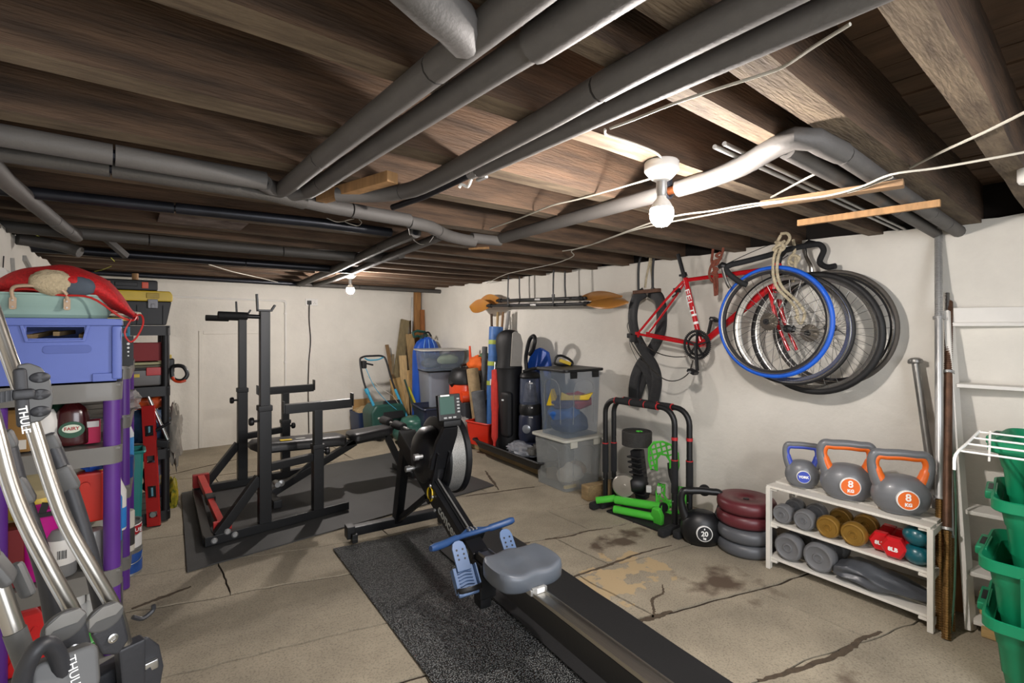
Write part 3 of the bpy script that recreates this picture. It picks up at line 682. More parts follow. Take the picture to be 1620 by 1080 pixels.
# chain arms in front of the drum
for x in (-.035, .03):
    MB(T).bar((x,-.60,.36),(x,-.735,.66),.014,.026).build('monitor_stay', m_rblk, rw, bevel=.003)
MB(T).cyl((-.10,-.60,.615),(.06,-.60,.615),.012,10).cyl((-.115,-.60,.615),(-.09,-.60,.615),.018,12).build('cross_spindle', m_steel, rw)
MB(T).cyl((-.12,-.50,.53),(-.04,-.50,.53),.011,10).cyl((-.125,-.50,.53),(-.10,-.50,.53),.017,12).build('cross_spindle', m_steel, rw)
for yy, zz in ((-.62,.53),(-.66,.47),(-.69,.42),(-.72,.36)): MB(T).lathe([(0,0),(.009,0),(.009,.006),(0,.01)],(0,0,0),along((-.045,yy,zz),(-.06,yy,zz)),n=8).build('bolt', m_steel, rw)
arm = [(-.055,-.64,.55),(-.05,-.69,.66),(-.035,-.735,.76),(-.03,-.745,.79)]
MB(T).prism([(-.062,.0),(.05,.0),(.05,.10),(.06,.20),(.055,.25),(-.02,.25),(-.05,.16),(-.062,.06)], .028, T.inverted() @ T @ frame((0,-.665,.57),(1,0,0),(0,-.38,.93))).build('monitor_arm', m_rblk, rw, bevel=.004)
MB(T).box(.02,-.77,.815,.10,.05,.035).build('monitor_hinge', m_blkpl, rw, bevel=.008)
MO = frame((.0,-.80,.90),(.995,.03,0),(0,.16,.98))
mo = MB(T @ MO).box(0,0,-.012,.128,.132,.03).build('monitor', m_blkpl, rw, bevel=.006)
MB(T @ MO).box(-.016,.010,.004,.082,.088,.003).build('screen', mat('lcd_green','3d5750',.25,var=.05), mo)
mk = MB(T @ MO)
for k in range(5): mk.box(.047,.040-k*.0165,.004,.014,.008,.003)
for k in range(3): mk.box(-.030+k*.026,-.052,.004,.017,.008,.003)
mk.build('button_pad', mat('monitor_buttons','9a9c9c',.5,var=0), mo, kind='stuff')
MB(T @ MO).box(-.025,.0595,.004,.05,.007,.002).build('name_strip', m_whitelet, mo)
# rail, seat, stretchers
MB(T).bar((0,-1.06,.255),(0,-2.40,.285),.060,.085).build('rail_body', m_rblk, rw, bevel=.003)
MB(T).bar((0,-1.16,.299),(0,-2.40,.329),.056,.012).build('rail_track', m_alu, rw, bevel=.002)
for s in (-1, 1): MB(T).bar((s*.025,-1.16,.308),(s*.025,-2.40,.338),.006,.008).build('rail_lip', m_alu, rw)
MB(T).box(0,-1.12,.19,.085,.17,.16).box(0,-1.15,.09,.06,.07,.06).build('hinge_block', m_blkpl, rw, bevel=.012)
MB(T).bar((0,-2.30,.27),(0,-2.36,.03),.05,.05).bar((-.2,-2.36,.03),(.2,-2.36,.03),.05,.05).build('rear_leg', m_rblk, rw, bevel=.004)
def seat():
    nx, ny = 24, 14; rows = []; base = []
    w, d = .285, .235
    for j in range(ny+1):
        v = -1+2*j/ny; row = []
        for i in range(nx+1):
            u = -1+2*i/nx
            # squircle to square map for rounded corners
            x = u*math.sqrt(1-.30*v*v*u*u*1.0); y = v*math.sqrt(1-.42*u*u*v*v)
            edge = max(abs(u), abs(v))
            z = .0 + .012*abs(u)**2.2 - (0.012*math.exp(-((abs(u)-.42)/.25)**2)*math.exp(-((v+.15)/.55)**2))
            z += .008*math.exp(-(u/.25)**2)*(1 if v > 0 else .2) - .007*max(0, (edge-.88)/.12)**2
            # tail-bone notch at the back edge
            yy = y + (.12*math.exp(-(u/.33)**2) if v < -.55 else 0)*(-v-.55)/.45
            row.append((x*w/2, yy*d/2, z))
        rows.append(row)
    return rows
srows = seat(); SM = T @ Matrix.Translation((0,-1.475,.392))
smb = MB(SM); smb.grid(srows); ny = len(srows); nx = len(srows[0])
ring = [(0,j) for j in range(nx)]+[(i,nx-1) for i in range(1,ny)]+[(ny-1,j) for j in range(nx-2,-1,-1)]+[(i,0) for i in range(ny-2,0,-1)]
prev = [i*nx+j for i, j in ring]
for dz, sc in ((-.010,1.025),(-.048,1.015),(-.058,.96)):
    b0 = len(smb.v); smb.add([(srows[i][j][0]*sc, srows[i][j][1]*sc, dz-.004) for i, j in ring], [])
    cur = list(range(b0, b0+len(ring)))
    for q in range(len(ring)): smb.f.append((prev[q], cur[q], cur[(q+1) % len(ring)], prev[(q+1) % len(ring)]))
    prev = cur
smb.f.append(tuple(prev))
st = smb.build('seat', m_seat, rw, smooth=55)
MB(T).box(0,-1.49,.322,.075,.20,.022).box(0,-1.585,.323,.06,.012,.03).build('seat_carriage', m_steel, rw, bevel=.003)
MB(T).box(.006,-1.5925,.325,.034,.003,.016).build('carriage_label', m_whitelet, rw)
for s in (-1, 1):
    Mf = T @ frame((s*.12,-1.20,.275), (1,0,0), (0,.55,.70)) @ Matrix.Scale(.9,4)
    foot = MB(Mf).box(0,-.05,-.012,.105,.13,.02).build('foot_board', m_rfoot, rw, bevel=.006)
    MB(Mf).prism([(-.036,-.02),(.036,-.02),(.036,.085),(.028,.108),(.012,.118),(-.012,.118),(-.028,.108),(-.036,.085)], .012, Matrix.Translation((0,.01,.0))).build('heel_slide', m_rfoot, foot, bevel=.003)
    rb = MB(Mf)
    for k in range(7): rb.tube(sp([(-.036,-.10+k*.014,.003),(0,-.093+k*.014,.004),(.036,-.10+k*.014,.003)],3), .0032, 5)
    rb.build('tread_ribs', m_rfoot, foot, kind='stuff')
    hb = MB(Mf)
    for xx in (-.016,.016):
        for yy in (.085,.062,.042): hb.cyl((xx,yy,.0105),(xx,yy,.0132),.005,10)
    hb.build('peg_hole', m_blacklet, foot, kind='stuff')
    for q in (-.058,.058): MB(Mf).box(q,-.045,.0,.008,.11,.04).build('side_wall', m_rfoot, foot, bevel=.003)
    MB(Mf).tube(sp([(-.062,-.085,.005),(-.05,-.095,.035),(.0,-.10,.05),(.05,-.095,.035),(.062,-.085,.005)],4), .012, 8, flat=.25).build('strap', m_blkpl, foot)
    MB(T).bar((s*.0,-1.17,.19),(s*.12,-1.19,.235),.05,.03).build('stretcher_bracket', m_rblk, rw, bevel=.003)
# handle
hl = sp([(-.245,-1.14,.368),(-.17,-1.115,.362),(-.10,-1.085,.358),(-.05,-1.07,.356),(0,-1.065,.355),(.05,-1.065,.357),(.10,-1.07,.362),(.15,-1.078,.37),(.205,-1.085,.38)],4)
rr = [.0165 if (p.x < -.09 or p.x > .085) else .0115 for p in hl]; rr[0] = rr[-1] = .012
h = MB(T).tube(hl, rr, 12).build('handle', m_rblue, rw, smooth=60)
MB(T).tube(sp([(-.085,-1.085,.36),(-.04,-1.045,.358),(-.012,-1.02,.356)],4), .007, 8).tube(sp([(.08,-1.068,.362),(.04,-1.04,.358),(.012,-1.02,.356)],4), .007, 8).box(0,-1.042,.355,.02,.05,.018).build('handle_yoke', m_rblue, h)
for x in (-.018,0,.018): MB(T).box(x,-1.045,.366,.007,.03,.012).build('chain_clip', m_steel, h)
MB(T).bar((0,-1.03,.30),(0,-1.06,.345),.12,.015).build('handle_hook', m_rblk, rw, bevel=.004)
# ------------------------------------------------ along the right wall: bicycle and hanging things
m_bred = mat('glossy_red_paint', 'b5131c', .22, var=.06, coat=.5)
m_silver = mat('polished_alloy', 'c9c9c6', .25, metal=1, var=.05)
m_rope = mat('beige_rope', 'b3a78c', .9, var=.25, scale=60, bump=.6, bscale=160)
m_rope2 = mat('brown_rope', '7d4434', .9, var=.3, scale=60, bump=.6, bscale=160)
m_tyre = mat('black_tyre', '141415', .6, var=.15, scale=30, bump=.15, bscale=120)
BX = 3.02
bk = thing('bicycle', 'red road bicycle without wheels hanging by ropes on the white wall', 'bicycle', (BX,1.7,1.3))
drop = Vector((BX,2.285,1.268)); bb = Vector((BX,1.818,1.202)); sc_ = Vector((BX,1.936,1.655)); ht = Vector((BX,1.325,1.695)); hb_ = Vector((BX,1.352,1.545))
MB().tube([bb, sc_], .017, 14).build('seat_tube', m_bred, bk)
MB().tube([sc_-Vector((0,0,.015)), ht-Vector((0,-.012,.03))], [.0135,.017], 14).build('top_tube', m_bred, bk)
MB().tube([bb, hb_+Vector((0,.008,.02))], .021, 14).build('down_tube', m_bred, bk)
MB().tube([hb_, ht], .0215, 14).build('head_tube', m_bred, bk)
for s in (-1, 1):
    MB().tube(sp([sc_+Vector((s*.012,.005,-.02)), sc_+Vector((s*.04,.12,-.14)), drop+Vector((s*.062,-.01,.015))],6), [.0085]*12+[.007], 10).build('seat_stay', m_bred, bk)
    MB().tube(sp([bb+Vector((s*.02,.02,.0)), bb+Vector((s*.045,.16,.02)), drop+Vector((s*.062,-.005,0))],6), [.011]*10+[.009]*3, 10).build('chain_stay', m_bred, bk)
    MB().box(drop.x+s*.064, drop.y+.006, drop.z-.004, .006, .035, .04).build('dropout', m_bred, bk, bevel=.004)
MB().cyl(sc_-Vector((0,0,.02)), Vector((BX,1.992,1.825)), .0135, 14).build('seat_post', m_blkpl, bk)
MB().cyl(sc_+Vector((0,.004,.012)), sc_+Vector((0,.012,.034)), .020, 14).box(BX-.005,sc_.y+.03,sc_.z+.02,.02,.02,.014).build('seat_clamp', m_blkpl, bk)
MB().cyl(bb-Vector((.04,0,0)), bb+Vector((.04,0,0)), .022, 16).build('bottom_bracket', m_bred, bk)
# white bands and lettering
for t0, t1 in ((.30,.335),(.42,.45)):
    MB().tube([bb.lerp(sc_, t0), bb.lerp(sc_, t1)], .0176, 14, caps=False).build('white_band', m_whitelet, bk)
d_ = (bb-sc_).normalized()
text('FELT', .052, frame(sc_.lerp(bb, .36)+Vector((-.0178,0,0)), d_, (0,-1,0)), m_whitelet, parent=bk, sx=1.7)
d2 = (hb_-bb).normalized()
text('S', .05, frame(bb.lerp(hb_, .36)+Vector((-.0218,0,0)), d2, (0,0,1)), m_whitelet, parent=bk, sx=1.3)
# crankset
cx = BX-.052
def ring(mb, r0, r1, t, x, teeth):
    n = teeth*4; vs = []; fs = []
    for k in range(n):
        a = 2*math.pi*k/n; ro = r1 if k % 4 in (0, 1) else r1-.006
        for X in (x, x+t):
            for r in (r0, ro): vs.append((X, bb.y+r*math.cos(a), bb.z+r*math.sin(a)))
    for k in range(n):
        a = k*4; b = ((k+1) % n)*4
        fs += [(a,a+1,b+1,b),(a+2,b+2,b+3,a+3),(a+1,a+3,b+3,b+1),(a,b,b+2,a+2)]
    mb.add(vs, fs)
mb = MB(); ring(mb, .082, .102, .004, cx, 50)
cr = mb.build('chainring', m_blkpl, bk)
mb = MB(); ring(mb, .062, .080, .004, cx+.010, 36); mb.build('chainring', m_blkpl, bk)
for k in range(5):
    a = R(20+72*k); MB().bar((cx,bb.y,bb.z),(cx,bb.y+.09*math.cos(a),bb.z+.09*math.sin(a)),.008,.018,up=(1,0,0)).build('spider_arm', m_blkpl, cr)
MB().bar((cx-.014,bb.y,bb.z+.012),(cx-.028,bb.y-.022,bb.z-.17),.014,.026,up=(1,0,0)).build('crank_arm', m_blkpl, bk, bevel=.004)
MB().bar((BX+.06,bb.y,bb.z),(BX+.075,bb.y-.03,bb.z+.165),.014,.026,up=(1,0,0)).build('crank_arm', m_blkpl, bk, bevel=.004)
for x, y, z in ((cx-.075,bb.y-.018,bb.z-.172),(BX+.12,bb.y-.03,bb.z+.168)):
    p = MB().box(x,y,z,.06,.055,.022, M=Matrix.Rotation(R(25),4,'X')).build('pedal', m_blkpl, bk, bevel=.004)
    MB().cyl((x-.045,y,z),(x+.055,y,z),.007,8).build('pedal_axle', m_steel, p)
# slack chain hanging in loops, links alternating
def chain(P, name, par):
    q = sp(P, 14); mb = MB()
    for i in range(len(q)-1):
        mb.bar(q[i], q[i].lerp(q[i+1], .86), .006, .0085 if i % 2 else .006, up=(1,0,0))
    return mb.build(name, mat('oily_chain','4a4844',.4,metal=.8,var=.3,scale=90), par, kind='stuff')
chain([(2.97,2.27,1.205),(2.97,2.12,1.135),(2.97,2.0,1.115),(2.97,1.9,1.12)], 'chain', bk)
chain([(2.97,2.36,1.21),(2.96,2.28,1.12),(2.96,2.17,1.02),(2.96,2.06,.955),(2.96,1.96,.955),(2.97,1.88,1.01),(2.97,1.845,1.10)], 'chain', bk)
# derailleur
dl_ = MB().box(BX-.075,2.315,1.235,.03,.05,.055).box(BX-.075,2.35,1.255,.025,.04,.035).build('derailleur', m_blkpl, bk, bevel=.006)
MB().lathe([(0,-.004),(.02,-.004),(.02,.004),(0,.004)],(BX-.06,2.30,1.205),axis_mat('X'),n=12).build('jockey_wheel', m_blkpl, dl_)
MB().tube(sp([(BX-.06,2.36,1.27),(BX-.06,2.385,1.33),(BX-.06,2.35,1.37),(BX-.065,2.315,1.30)],5), .0025, 6).tube(sp([(BX-.06,2.37,1.25),(BX-.05,2.36,1.17),(BX-.04,2.30,1.06)],5), .0022, 6).build('gear_cable', m_blkpl, dl_)
MB().box(BX,2.0,1.575,.05,.03,.03).tube(sp([(BX-.02,2.0,1.58),(BX-.03,1.985,1.55),(BX-.025,2.02,1.53)],4), .006, 6).build('rear_brake', m_blkpl, bk)
# fork, stem, bars
cr_ = Vector((BX,1.358,1.525))
for s in (-1, 1):
    MB().tube(sp([cr_+Vector((s*.012,0,0)), cr_+Vector((s*.042,-.015,-.03)), cr_+Vector((s*.05,-.05,-.18)), cr_+Vector((s*.052,-.115,-.34))],5), [.014]*6+[.012]*5+[.009]*5, 10).build('fork_blade', m_bred, bk)
MB().box(BX-.0,1.325,1.50,.09,.03,.035).tube(sp([(BX-.03,1.315,1.515),(BX-.05,1.32,1.47),(BX-.04,1.33,1.43)],4), .008, 7).tube(sp([(BX+.03,1.315,1.515),(BX+.05,1.32,1.47),(BX+.04,1.33,1.43)],4), .008, 7).build('front_brake', m_silver, bk)
MB().cyl(ht, ht+Vector((0,-.012,.05)), .018, 12).bar(ht+Vector((0,-.012,.045)), (BX-.01,1.29,1.76), .03, .03).build('stem', m_blkpl, bk, bevel=.003)
m_tape = mat('black_bar_tape', '141517', .8, var=.15, scale=40, bump=.35, bscale=120, stretch=(1,1,1))
bars = [(2.85,1.425,1.565),(2.82,1.455,1.585),(2.79,1.498,1.63),(2.79,1.518,1.668),(2.815,1.495,1.688),(2.86,1.455,1.702),(2.95,1.36,1.735),(3.01,1.29,1.762),(3.09,1.245,1.785),(3.16,1.20,1.80),(3.19,1.165,1.80),(3.205,1.15,1.765),(3.19,1.165,1.70),(3.175,1.125,1.665),(3.165,1.075,1.665)]
MB().tube(sp(bars, 5), .0165, 12).build('handlebar', m_tape, bk)
MB().cyl((2.93,1.382,1.727),(3.04,1.272,1.771), .0145, 12).build('bar_clamp_area', m_blkpl, bk)
for (a, b, c) in (((2.79,1.545,1.685),(2.775,1.55,1.675),[(2.778,1.535,1.67),(2.785,1.525,1.62),(2.79,1.51,1.575),(2.80,1.50,1.55)]), ((3.18,1.22,1.815),(3.16,1.235,1.80),[(3.15,1.235,1.79),(3.14,1.22,1.73),(3.125,1.19,1.675),(3.125,1.185,1.64)])):
    MB().tube([Vector(a)+Vector((0.01,-.03,-.01)), a, b], [.018,.022,.015], 10).build('brake_hood', m_blkpl, bk)
    MB().tube(sp(c,4), [.013]*3+[.011]*10, 8, flat=.7).build('brake_lever', m_silver, bk)
MB().tube(sp([(2.79,1.52,1.69),(2.9,1.42,1.76),(3.0,1.33,1.81),(3.05,1.30,1.79),(3.03,1.33,1.70)],5), .0024, 6).tube(sp([(3.05,1.28,1.74),(3.0,1.36,1.66),(3.02,1.33,1.56)],5), .0024, 6).build('brake_cable', m_blkpl, bk)
# --- wheels
def wheel(label, c, dia, tyre_m, tr, rim_m, tilt=0.0, cass=None, yaw=0.0, deep=.024, spk=28):
    c = Vector(c); t = thing('bicycle_wheel', label, 'wheel', c, group='loose bicycle wheels hung on the bicycle')
    M = Matrix.Translation(c) @ Matrix.Rotation(yaw,4,'Z') @ Matrix.Rotation(tilt,4,'Y') @ axis_mat('X')
    ro = dia/2-tr
    mb = MB(M); n = 72
    mb.tube([Vector((ro*math.cos(2*math.pi*i/n), ro*math.sin(2*math.pi*i/n), 0)) for i in range(n)], tr, 10, closed=True).build('tyre', tyre_m, t)
    r2 = ro-tr*.55
    prof = [(r2,-.011),(r2+.004,-.012),(r2+.004,.012),(r2,.011),(r2-deep,.006),(r2-deep,-.006)]
    mb = MB(M); vs = []; fs = []; k = len(prof)
    for i in range(n):
        a = 2*math.pi*i/n; vs += [(r*math.cos(a), r*math.sin(a), z) for r, z in prof]
    for i in range(n):
        for j in range(k): fs.append((i*k+j, i*k+(j+1) % k, ((i+1) % n)*k+(j+1) % k, ((i+1) % n)*k+j))
    rm = mb.add(vs, fs).build('rim', rim_m, t)
    mb = MB(M)
    for s in (-1, 1):
        mb.torus((0,0,s*.0115), r2-.006, .0055, 'Z', 60, 5)
    mb.build('brake_track', m_silver, rm)
    mb = MB(M); ri = r2-deep+.003
    for i in range(spk):
        a = 2*math.pi*i/spk; s = 1 if i % 2 else -1; b = a+(.5 if (i//2) % 2 else -.5)
        mb.tube([(.02*math.cos(b), .02*math.sin(b), s*.03), (ri*math.cos(a), ri*math.sin(a), 0)], .0011, 5, caps=False)
    mb.build('spokes', m_blkpl if rim_m is not m_silver else m_steel, t, kind='stuff')
    hb = MB(M).lathe([(0,-.058),(.006,-.058),(.006,-.042),(.011,-.04),(.023,-.032),(.023,-.028),(.012,-.022),(.012,.022),(.023,.028),(.023,.032),(.011,.04),(.006,.042),(.006,.058),(0,.058)], n=20).build('hub', m_blkpl, t)
    MB(M).cyl((0,ri+.0,0),(0,ri-.045,0),.0025,6).build('valve', m_steel, t)
    if cass:
        s = cass; mb = MB(M)
        for q, (r, z) in enumerate(((.052,.036),(.048,.040),(.044,.044),(.040,.048),(.036,.052),(.032,.056),(.028,.060))):
            nn = 40; vs = []; fs = []
            for i in range(nn):
                a = 2*math.pi*i/nn; rr_ = r if i % 2 else r-.004
                vs += [(rr_*math.cos(a), rr_*math.sin(a), s*z), (rr_*math.cos(a), rr_*math.sin(a), s*(z+.002))]
            o = len(vs); vs += [(.014*math.cos(2*math.pi*i/nn), .014*math.sin(2*math.pi*i/nn), s*z) for i in range(nn)]+[(.014*math.cos(2*math.pi*i/nn), .014*math.sin(2*math.pi*i/nn), s*(z+.002)) for i in range(nn)]
            for i in range(nn):
                j = (i+1) % nn; fs += [(2*i,2*j,2*j+1,2*i+1),(2*i,2*j,o+j,o+i),(2*i+1,2*j+1,o+nn+j,o+nn+i)]
            mb.add(vs, fs)
        mb.build('cassette', mat('cassette_steel','8f8a80',.3,metal=1,var=.12,scale=60), hb)
        MB(M).cyl((0,0,s*.03),(0,0,s*.075),.016,14).cyl((0,0,s*.07),(0,0,s*.088),.007,10).build('lock_ring', m_blkpl, hb)
    return t
m_bluetyre = mat('bright_blue_tyre', '0f57c4', .5, var=.1, scale=12, bump=.05)
m_brim = mat('black_rim', '222224', .4, var=.1)
wheel('bicycle wheel with a bright blue tyre, front of the hanging wheels', (2.90,1.306,1.349), .642, m_bluetyre, .0135, m_brim, cass=-1, tilt=R(1))
wheel('dark slim-tyred bicycle wheel directly behind the blue-tyred one', (2.965,1.238,1.31), .64, m_tyre, .012, m_silver, yaw=R(3))
wheel('bicycle wheel with the widest black tyre, hanging lowest of the bunch', (3.085,1.165,1.285), .70, m_tyre, .0185, m_silver, cass=-1)
wheel('silver-rimmed bicycle wheel nearest the wall behind the others', (3.19,1.11,1.315), .665, mat('grey_tyre','4f4a44',.7,var=.15), .0125, m_brim, yaw=R(-4))
# --- ropes
def rope(name, label, strands, r, m, cat='rope'):
    t = thing(name, label, cat, strands[0][0])
    for i, P in enumerate(strands): MB().tube(sp(P, 6), r, 8).build('strand' if i else 'knotted_loop', m, t)
    return t
rope('rope', 'beige knotted rope hanging over the blue-tyred wheel', [
    [(2.93,1.27,1.85),(2.93,1.235,1.845),(2.925,1.22,1.815),(2.92,1.245,1.78),(2.91,1.28,1.765),(2.92,1.285,1.80),(2.93,1.27,1.84)],
    [(2.90,1.285,1.80),(2.885,1.245,1.785),(2.89,1.235,1.76),(2.90,1.27,1.745),(2.885,1.29,1.76),(2.88,1.26,1.78),(2.90,1.235,1.80)],
    [(2.89,1.275,1.76),(2.875,1.285,1.70),(2.87,1.285,1.62),(2.875,1.265,1.54),(2.93,1.225,1.47),(2.96,1.20,1.42),(2.96,1.19,1.36)],
    [(2.89,1.25,1.76),(2.87,1.26,1.70),(2.868,1.262,1.62),(2.88,1.24,1.54),(2.95,1.20,1.47),(2.98,1.165,1.40),(2.97,1.18,1.34),(2.95,1.20,1.38)]], .0085, m_rope)
rope('rope', 'second beige knotted rope by the brake lever, nearer the wall', [
    [(3.08,1.265,1.83),(3.06,1.25,1.76),(3.05,1.27,1.71),(3.045,1.24,1.685),(3.06,1.225,1.72),(3.05,1.26,1.735),(3.04,1.275,1.69),(3.04,1.25,1.66)],
    [(3.045,1.24,1.72),(3.035,1.235,1.65),(3.035,1.25,1.58)]], .009, m_rope)
rope('rope', 'brown rope tied around the red top tube of the bicycle', [
    [(3.03,1.665,1.86),(3.02,1.668,1.80),(3.0,1.68,1.745),(2.995,1.70,1.72),(3.0,1.73,1.74),(3.01,1.73,1.80),(3.03,1.735,1.86)],
    [(2.995,1.71,1.75),(2.99,1.735,1.70),(2.99,1.74,1.65),(3.0,1.715,1.61),(3.01,1.70,1.66),(2.995,1.715,1.70)],
    [(2.995,1.70,1.74),(2.985,1.715,1.71),(3.0,1.69,1.69),(2.985,1.72,1.665),(3.0,1.69,1.65),(2.99,1.72,1.63)],
    [(3.01,1.675,1.80),(3.0,1.70,1.78),(3.005,1.67,1.76),(2.995,1.71,1.745)],
    [(2.995,1.71,1.70),(2.99,1.705,1.60),(2.99,1.70,1.52)],
    [(3.0,1.705,1.70),(3.005,1.695,1.60),(3.0,1.695,1.525)]], .0085, m_rope2)
rope('rope', 'pale frayed rope hanging between the black hooks above the inner tubes', [
    [(3.12,2.285,1.90),(3.10,2.29,1.80),(3.10,2.315,1.70),(3.11,2.335,1.62)],[(3.12,2.285,1.90),(3.105,2.28,1.78),(3.10,2.26,1.66),(3.11,2.27,1.60)]], .008, m_rope)
# --- hanger and inner tubes
hg = thing('tube_hanger', 'black bent hooks with a rusty crosspiece under the joists holding inner tubes', 'hook', (3.12,2.3,1.83))
for dy in (.075, -.055):
    MB().tube(sp([(3.08,2.30+dy,1.585),(3.08,2.30+dy,1.75),(3.085,2.30+dy-.01,1.84),(3.11,2.30+dy-.02,1.865),(3.16,2.30+dy-.02,1.86)],5), .009, 10).build('hook_rod', m_blkpl, hg)
MB().bar((3.08,2.42,1.585),(3.08,2.18,1.590),.03,.028).build('crosspiece', mat('rusty_wood','5a3f30',.85,var=.3,scale=20), hg, bevel=.004)
m_tube = mat('inner_tube_rubber', '1e1f21', .55, var=.25, scale=14, bump=.2, bscale=40)
def ribbon(P, w, t=.012):
    q = sp(P, 7); rows = []
    for i, p in enumerate(q):
        d = q[min(i+1, len(q)-1)]-q[max(i-1, 0)]; d.x = 0
        n = Vector((0, -d.z, d.y)).normalized() if d.length > 1e-6 else Vector((0,1,0))
        ww = w if isinstance(w, (int, float)) else w[0]+(w[1]-w[0])*i/(len(q)-1)
        rows.append([p+n*(ww*a)+Vector((-t*b,0,0)) for a, b in ((-.5,0),(-.45,1),(-.15,1.35),(0,1.1),(.15,1.35),(.45,1),(.5,0))])
    mb = MB().grid(rows); m = 7; k = len(rows)
    for i in range(k-1): mb.f.append((i*m, (i+1)*m, (i+1)*m+m-1, i*m+m-1))
    mb.f += [tuple(range(m)), tuple(range(k*m-1, (k-1)*m-1, -1))]
    return mb
it = thing('inner_tube', 'flat black inner tube twisted once around the hanger, left strand on top', 'inner tube', (3.13,2.37,1.56), group='inner tubes on the hanger')
it2 = thing('inner_tube', 'flat black inner tube on the hanger whose strand bulges towards the bicycle', 'inner tube', (3.13,2.28,1.56), group='inner tubes on the hanger')
ribbon([(3.10,2.33,1.585),(3.09,2.405,1.53),(3.085,2.43,1.40),(3.09,2.41,1.27),(3.10,2.33,1.13),(3.105,2.25,1.02),(3.10,2.22,.92),(3.10,2.24,.80),(3.10,2.26,.74)], .085).build('upper_strand', m_tube, it)
ribbon([(3.115,2.26,.74),(3.12,2.27,.86),(3.12,2.33,.99),(3.12,2.40,1.05)], (.10,.07)).build('lower_strand', m_tube, it)
ribbon([(3.125,2.30,1.585),(3.12,2.215,1.53),(3.115,2.19,1.40),(3.12,2.21,1.27),(3.13,2.30,1.13),(3.135,2.40,1.02),(3.13,2.45,.90),(3.13,2.46,.74)], .088).build('upper_strand', m_tube, it2)
ribbon([(3.14,2.46,.74),(3.145,2.40,.88),(3.145,2.33,1.0)], (.11,.07)).build('lower_strand', m_tube, it2)
# --- kayak paddles on straps
m_blade = mat('amber_paddle_blade', 'c88d3c', .35, var=.2, scale=5, hx2='a8703a')
def paddle(label, p, q, flip):
    p = Vector(p); q = Vector(q); d = (q-p).normalized(); t = thing('kayak_paddle', label, 'paddle', p.lerp(q,.5))
    a = p+d*.40; b = q-d*.44
    MB().cyl(a-d*.05, b+d*.05, .0145, 12).build('shaft', m_blkpl, t)
    m_ = p.lerp(q,.5); MB().cyl(m_-d*.04, m_+d*.04, .0165, 12).build('ferrule', m_steel, t)
    for e, dd, yw, L in ((a, -d, R(70), .40), (b, d, R(35)*flip, .44)):
        MB().cyl(e-dd*.03, e+dd*.02, .021, 12).build('drip_ring', m_rubber, t)
        w = Vector((math.cos(yw)*1.0, 0, math.sin(yw))); w = (w-dd*w.dot(dd)).normalized(); nn = dd.cross(w); rows = []
        for i in range(15):
            s = i/14; ww = .095*math.sin(math.pi*min(1,(.06+s*.97)))**.62*(0.55+.6*s if s < .75 else 1.0); ww = max(.006, ww)
            rows.append([e+dd*(s*L)+w*(ww*k/3)+nn*(.022*(1-(k/3)**2)*math.sin(math.pi*s*.9)) for k in range(-3,4)])
        MB().grid(rows, t=nn*.004).build('blade', m_blade, t, smooth=70)
    return t
paddle('kayak paddle with amber blades, lower one slung under the joists', (3.06,4.70,1.555), (3.06,2.45,1.505), 1)
paddle('kayak paddle with amber blades, upper one slung nearer the wall', (3.16,4.66,1.612), (3.16,2.60,1.565), -1)
for y, lb in ((3.95,'black webbing strap slinging the kayak paddles, far end'), (3.28,'black webbing strap slinging the kayak paddles, end nearer the bicycle')):
    st = thing('sling_strap', lb, 'strap', (3.1,y,1.8))
    z0 = 1.52+(y-3.28)*.022
    MB().tube(sp([(3.04,y,1.84),(3.035,y,1.70),(3.035,y,z0+.01),(3.06,y,z0-.012),(3.12,y,z0+.0),(3.185,y,z0+.04),(3.19,y+.01,1.70),(3.19,y+.01,1.84)],5), .011, 8, flat=.25).build('webbing', m_blkpl, st)
    MB().box(3.035,y,1.60,.01,.03,.03).build('buckle', m_blkpl, st)
# ------------------------------------------------ on the floor along the right wall
# --- dip bars
m_foam = mat('black_foam', '151618', .85, var=.12, scale=40, bump=.2, bscale=140)
m_redring = mat('red_ring', 'b3262b', .5, var=.05)
def dip(label, xa, ya, xb, yb, ztop):
    t = thing('dip_bar', label, 'dip bar', ((xa+xb)/2,(ya+yb)/2,0), group='black dip bars by the white wall')
    a = Vector((xa,ya,0)); b = Vector((xb,yb,0)); d = (b-a).normalized(); n = Vector((-d.y, d.x, 0)); Z = Vector((0,0,1)); r = .10
    path = [a+Z*.03, a+Z*(ztop-r)]+[a+d*(r-r*math.cos(R(k*15)))+Z*(ztop-r+r*math.sin(R(k*15))) for k in range(1,7)]+[b-d*(r-r*math.cos(R(k*15)))+Z*(ztop-r+r*math.sin(R(k*15))) for k in range(6,0,-1)]+[b+Z*(ztop-r), b+Z*.03]
    MB().tube(path, .0185, 12).build('bent_tube', m_blkpl, t)
    g0 = a+d*.13+Z*ztop; g1 = b-d*.10+Z*ztop
    MB().cyl(g0, g1, .0235, 14).build('foam_grip', m_foam, t)
    for f in (0, .28, .62, 1): 
        c = g0.lerp(g1, f); MB().cyl(c-d*.003, c+d*.003, .0242, 14).build('red_ring', m_redring, t)
    for e in (a, b):
        MB().cyl(e+Z*.25, e+Z*.46, .0225, 14).build('lower_sleeve', m_foam, t)
        MB().cyl(e+Z*.46, e+Z*.466, .0232, 14).build('red_ring', m_redring, t)
        MB().lathe([(0,0),(.004,0),(.004,.004),(0,.004)],(0,0,0),along(e+Vector((-.0185,0,.20)),e+Vector((-.03,0,.20))),n=8).build('button', m_steel, t)
        MB().bar(e-Vector((.155,0,-.028)), e+Vector((.17,0,.028)), .052, .05).build('foot', m_foam, t, bevel=.014)
        MB().cyl(e+Z*.59, e+Z*.61, .0205, 12).build('red_badge', m_redring, t) if e is a else None
    return t
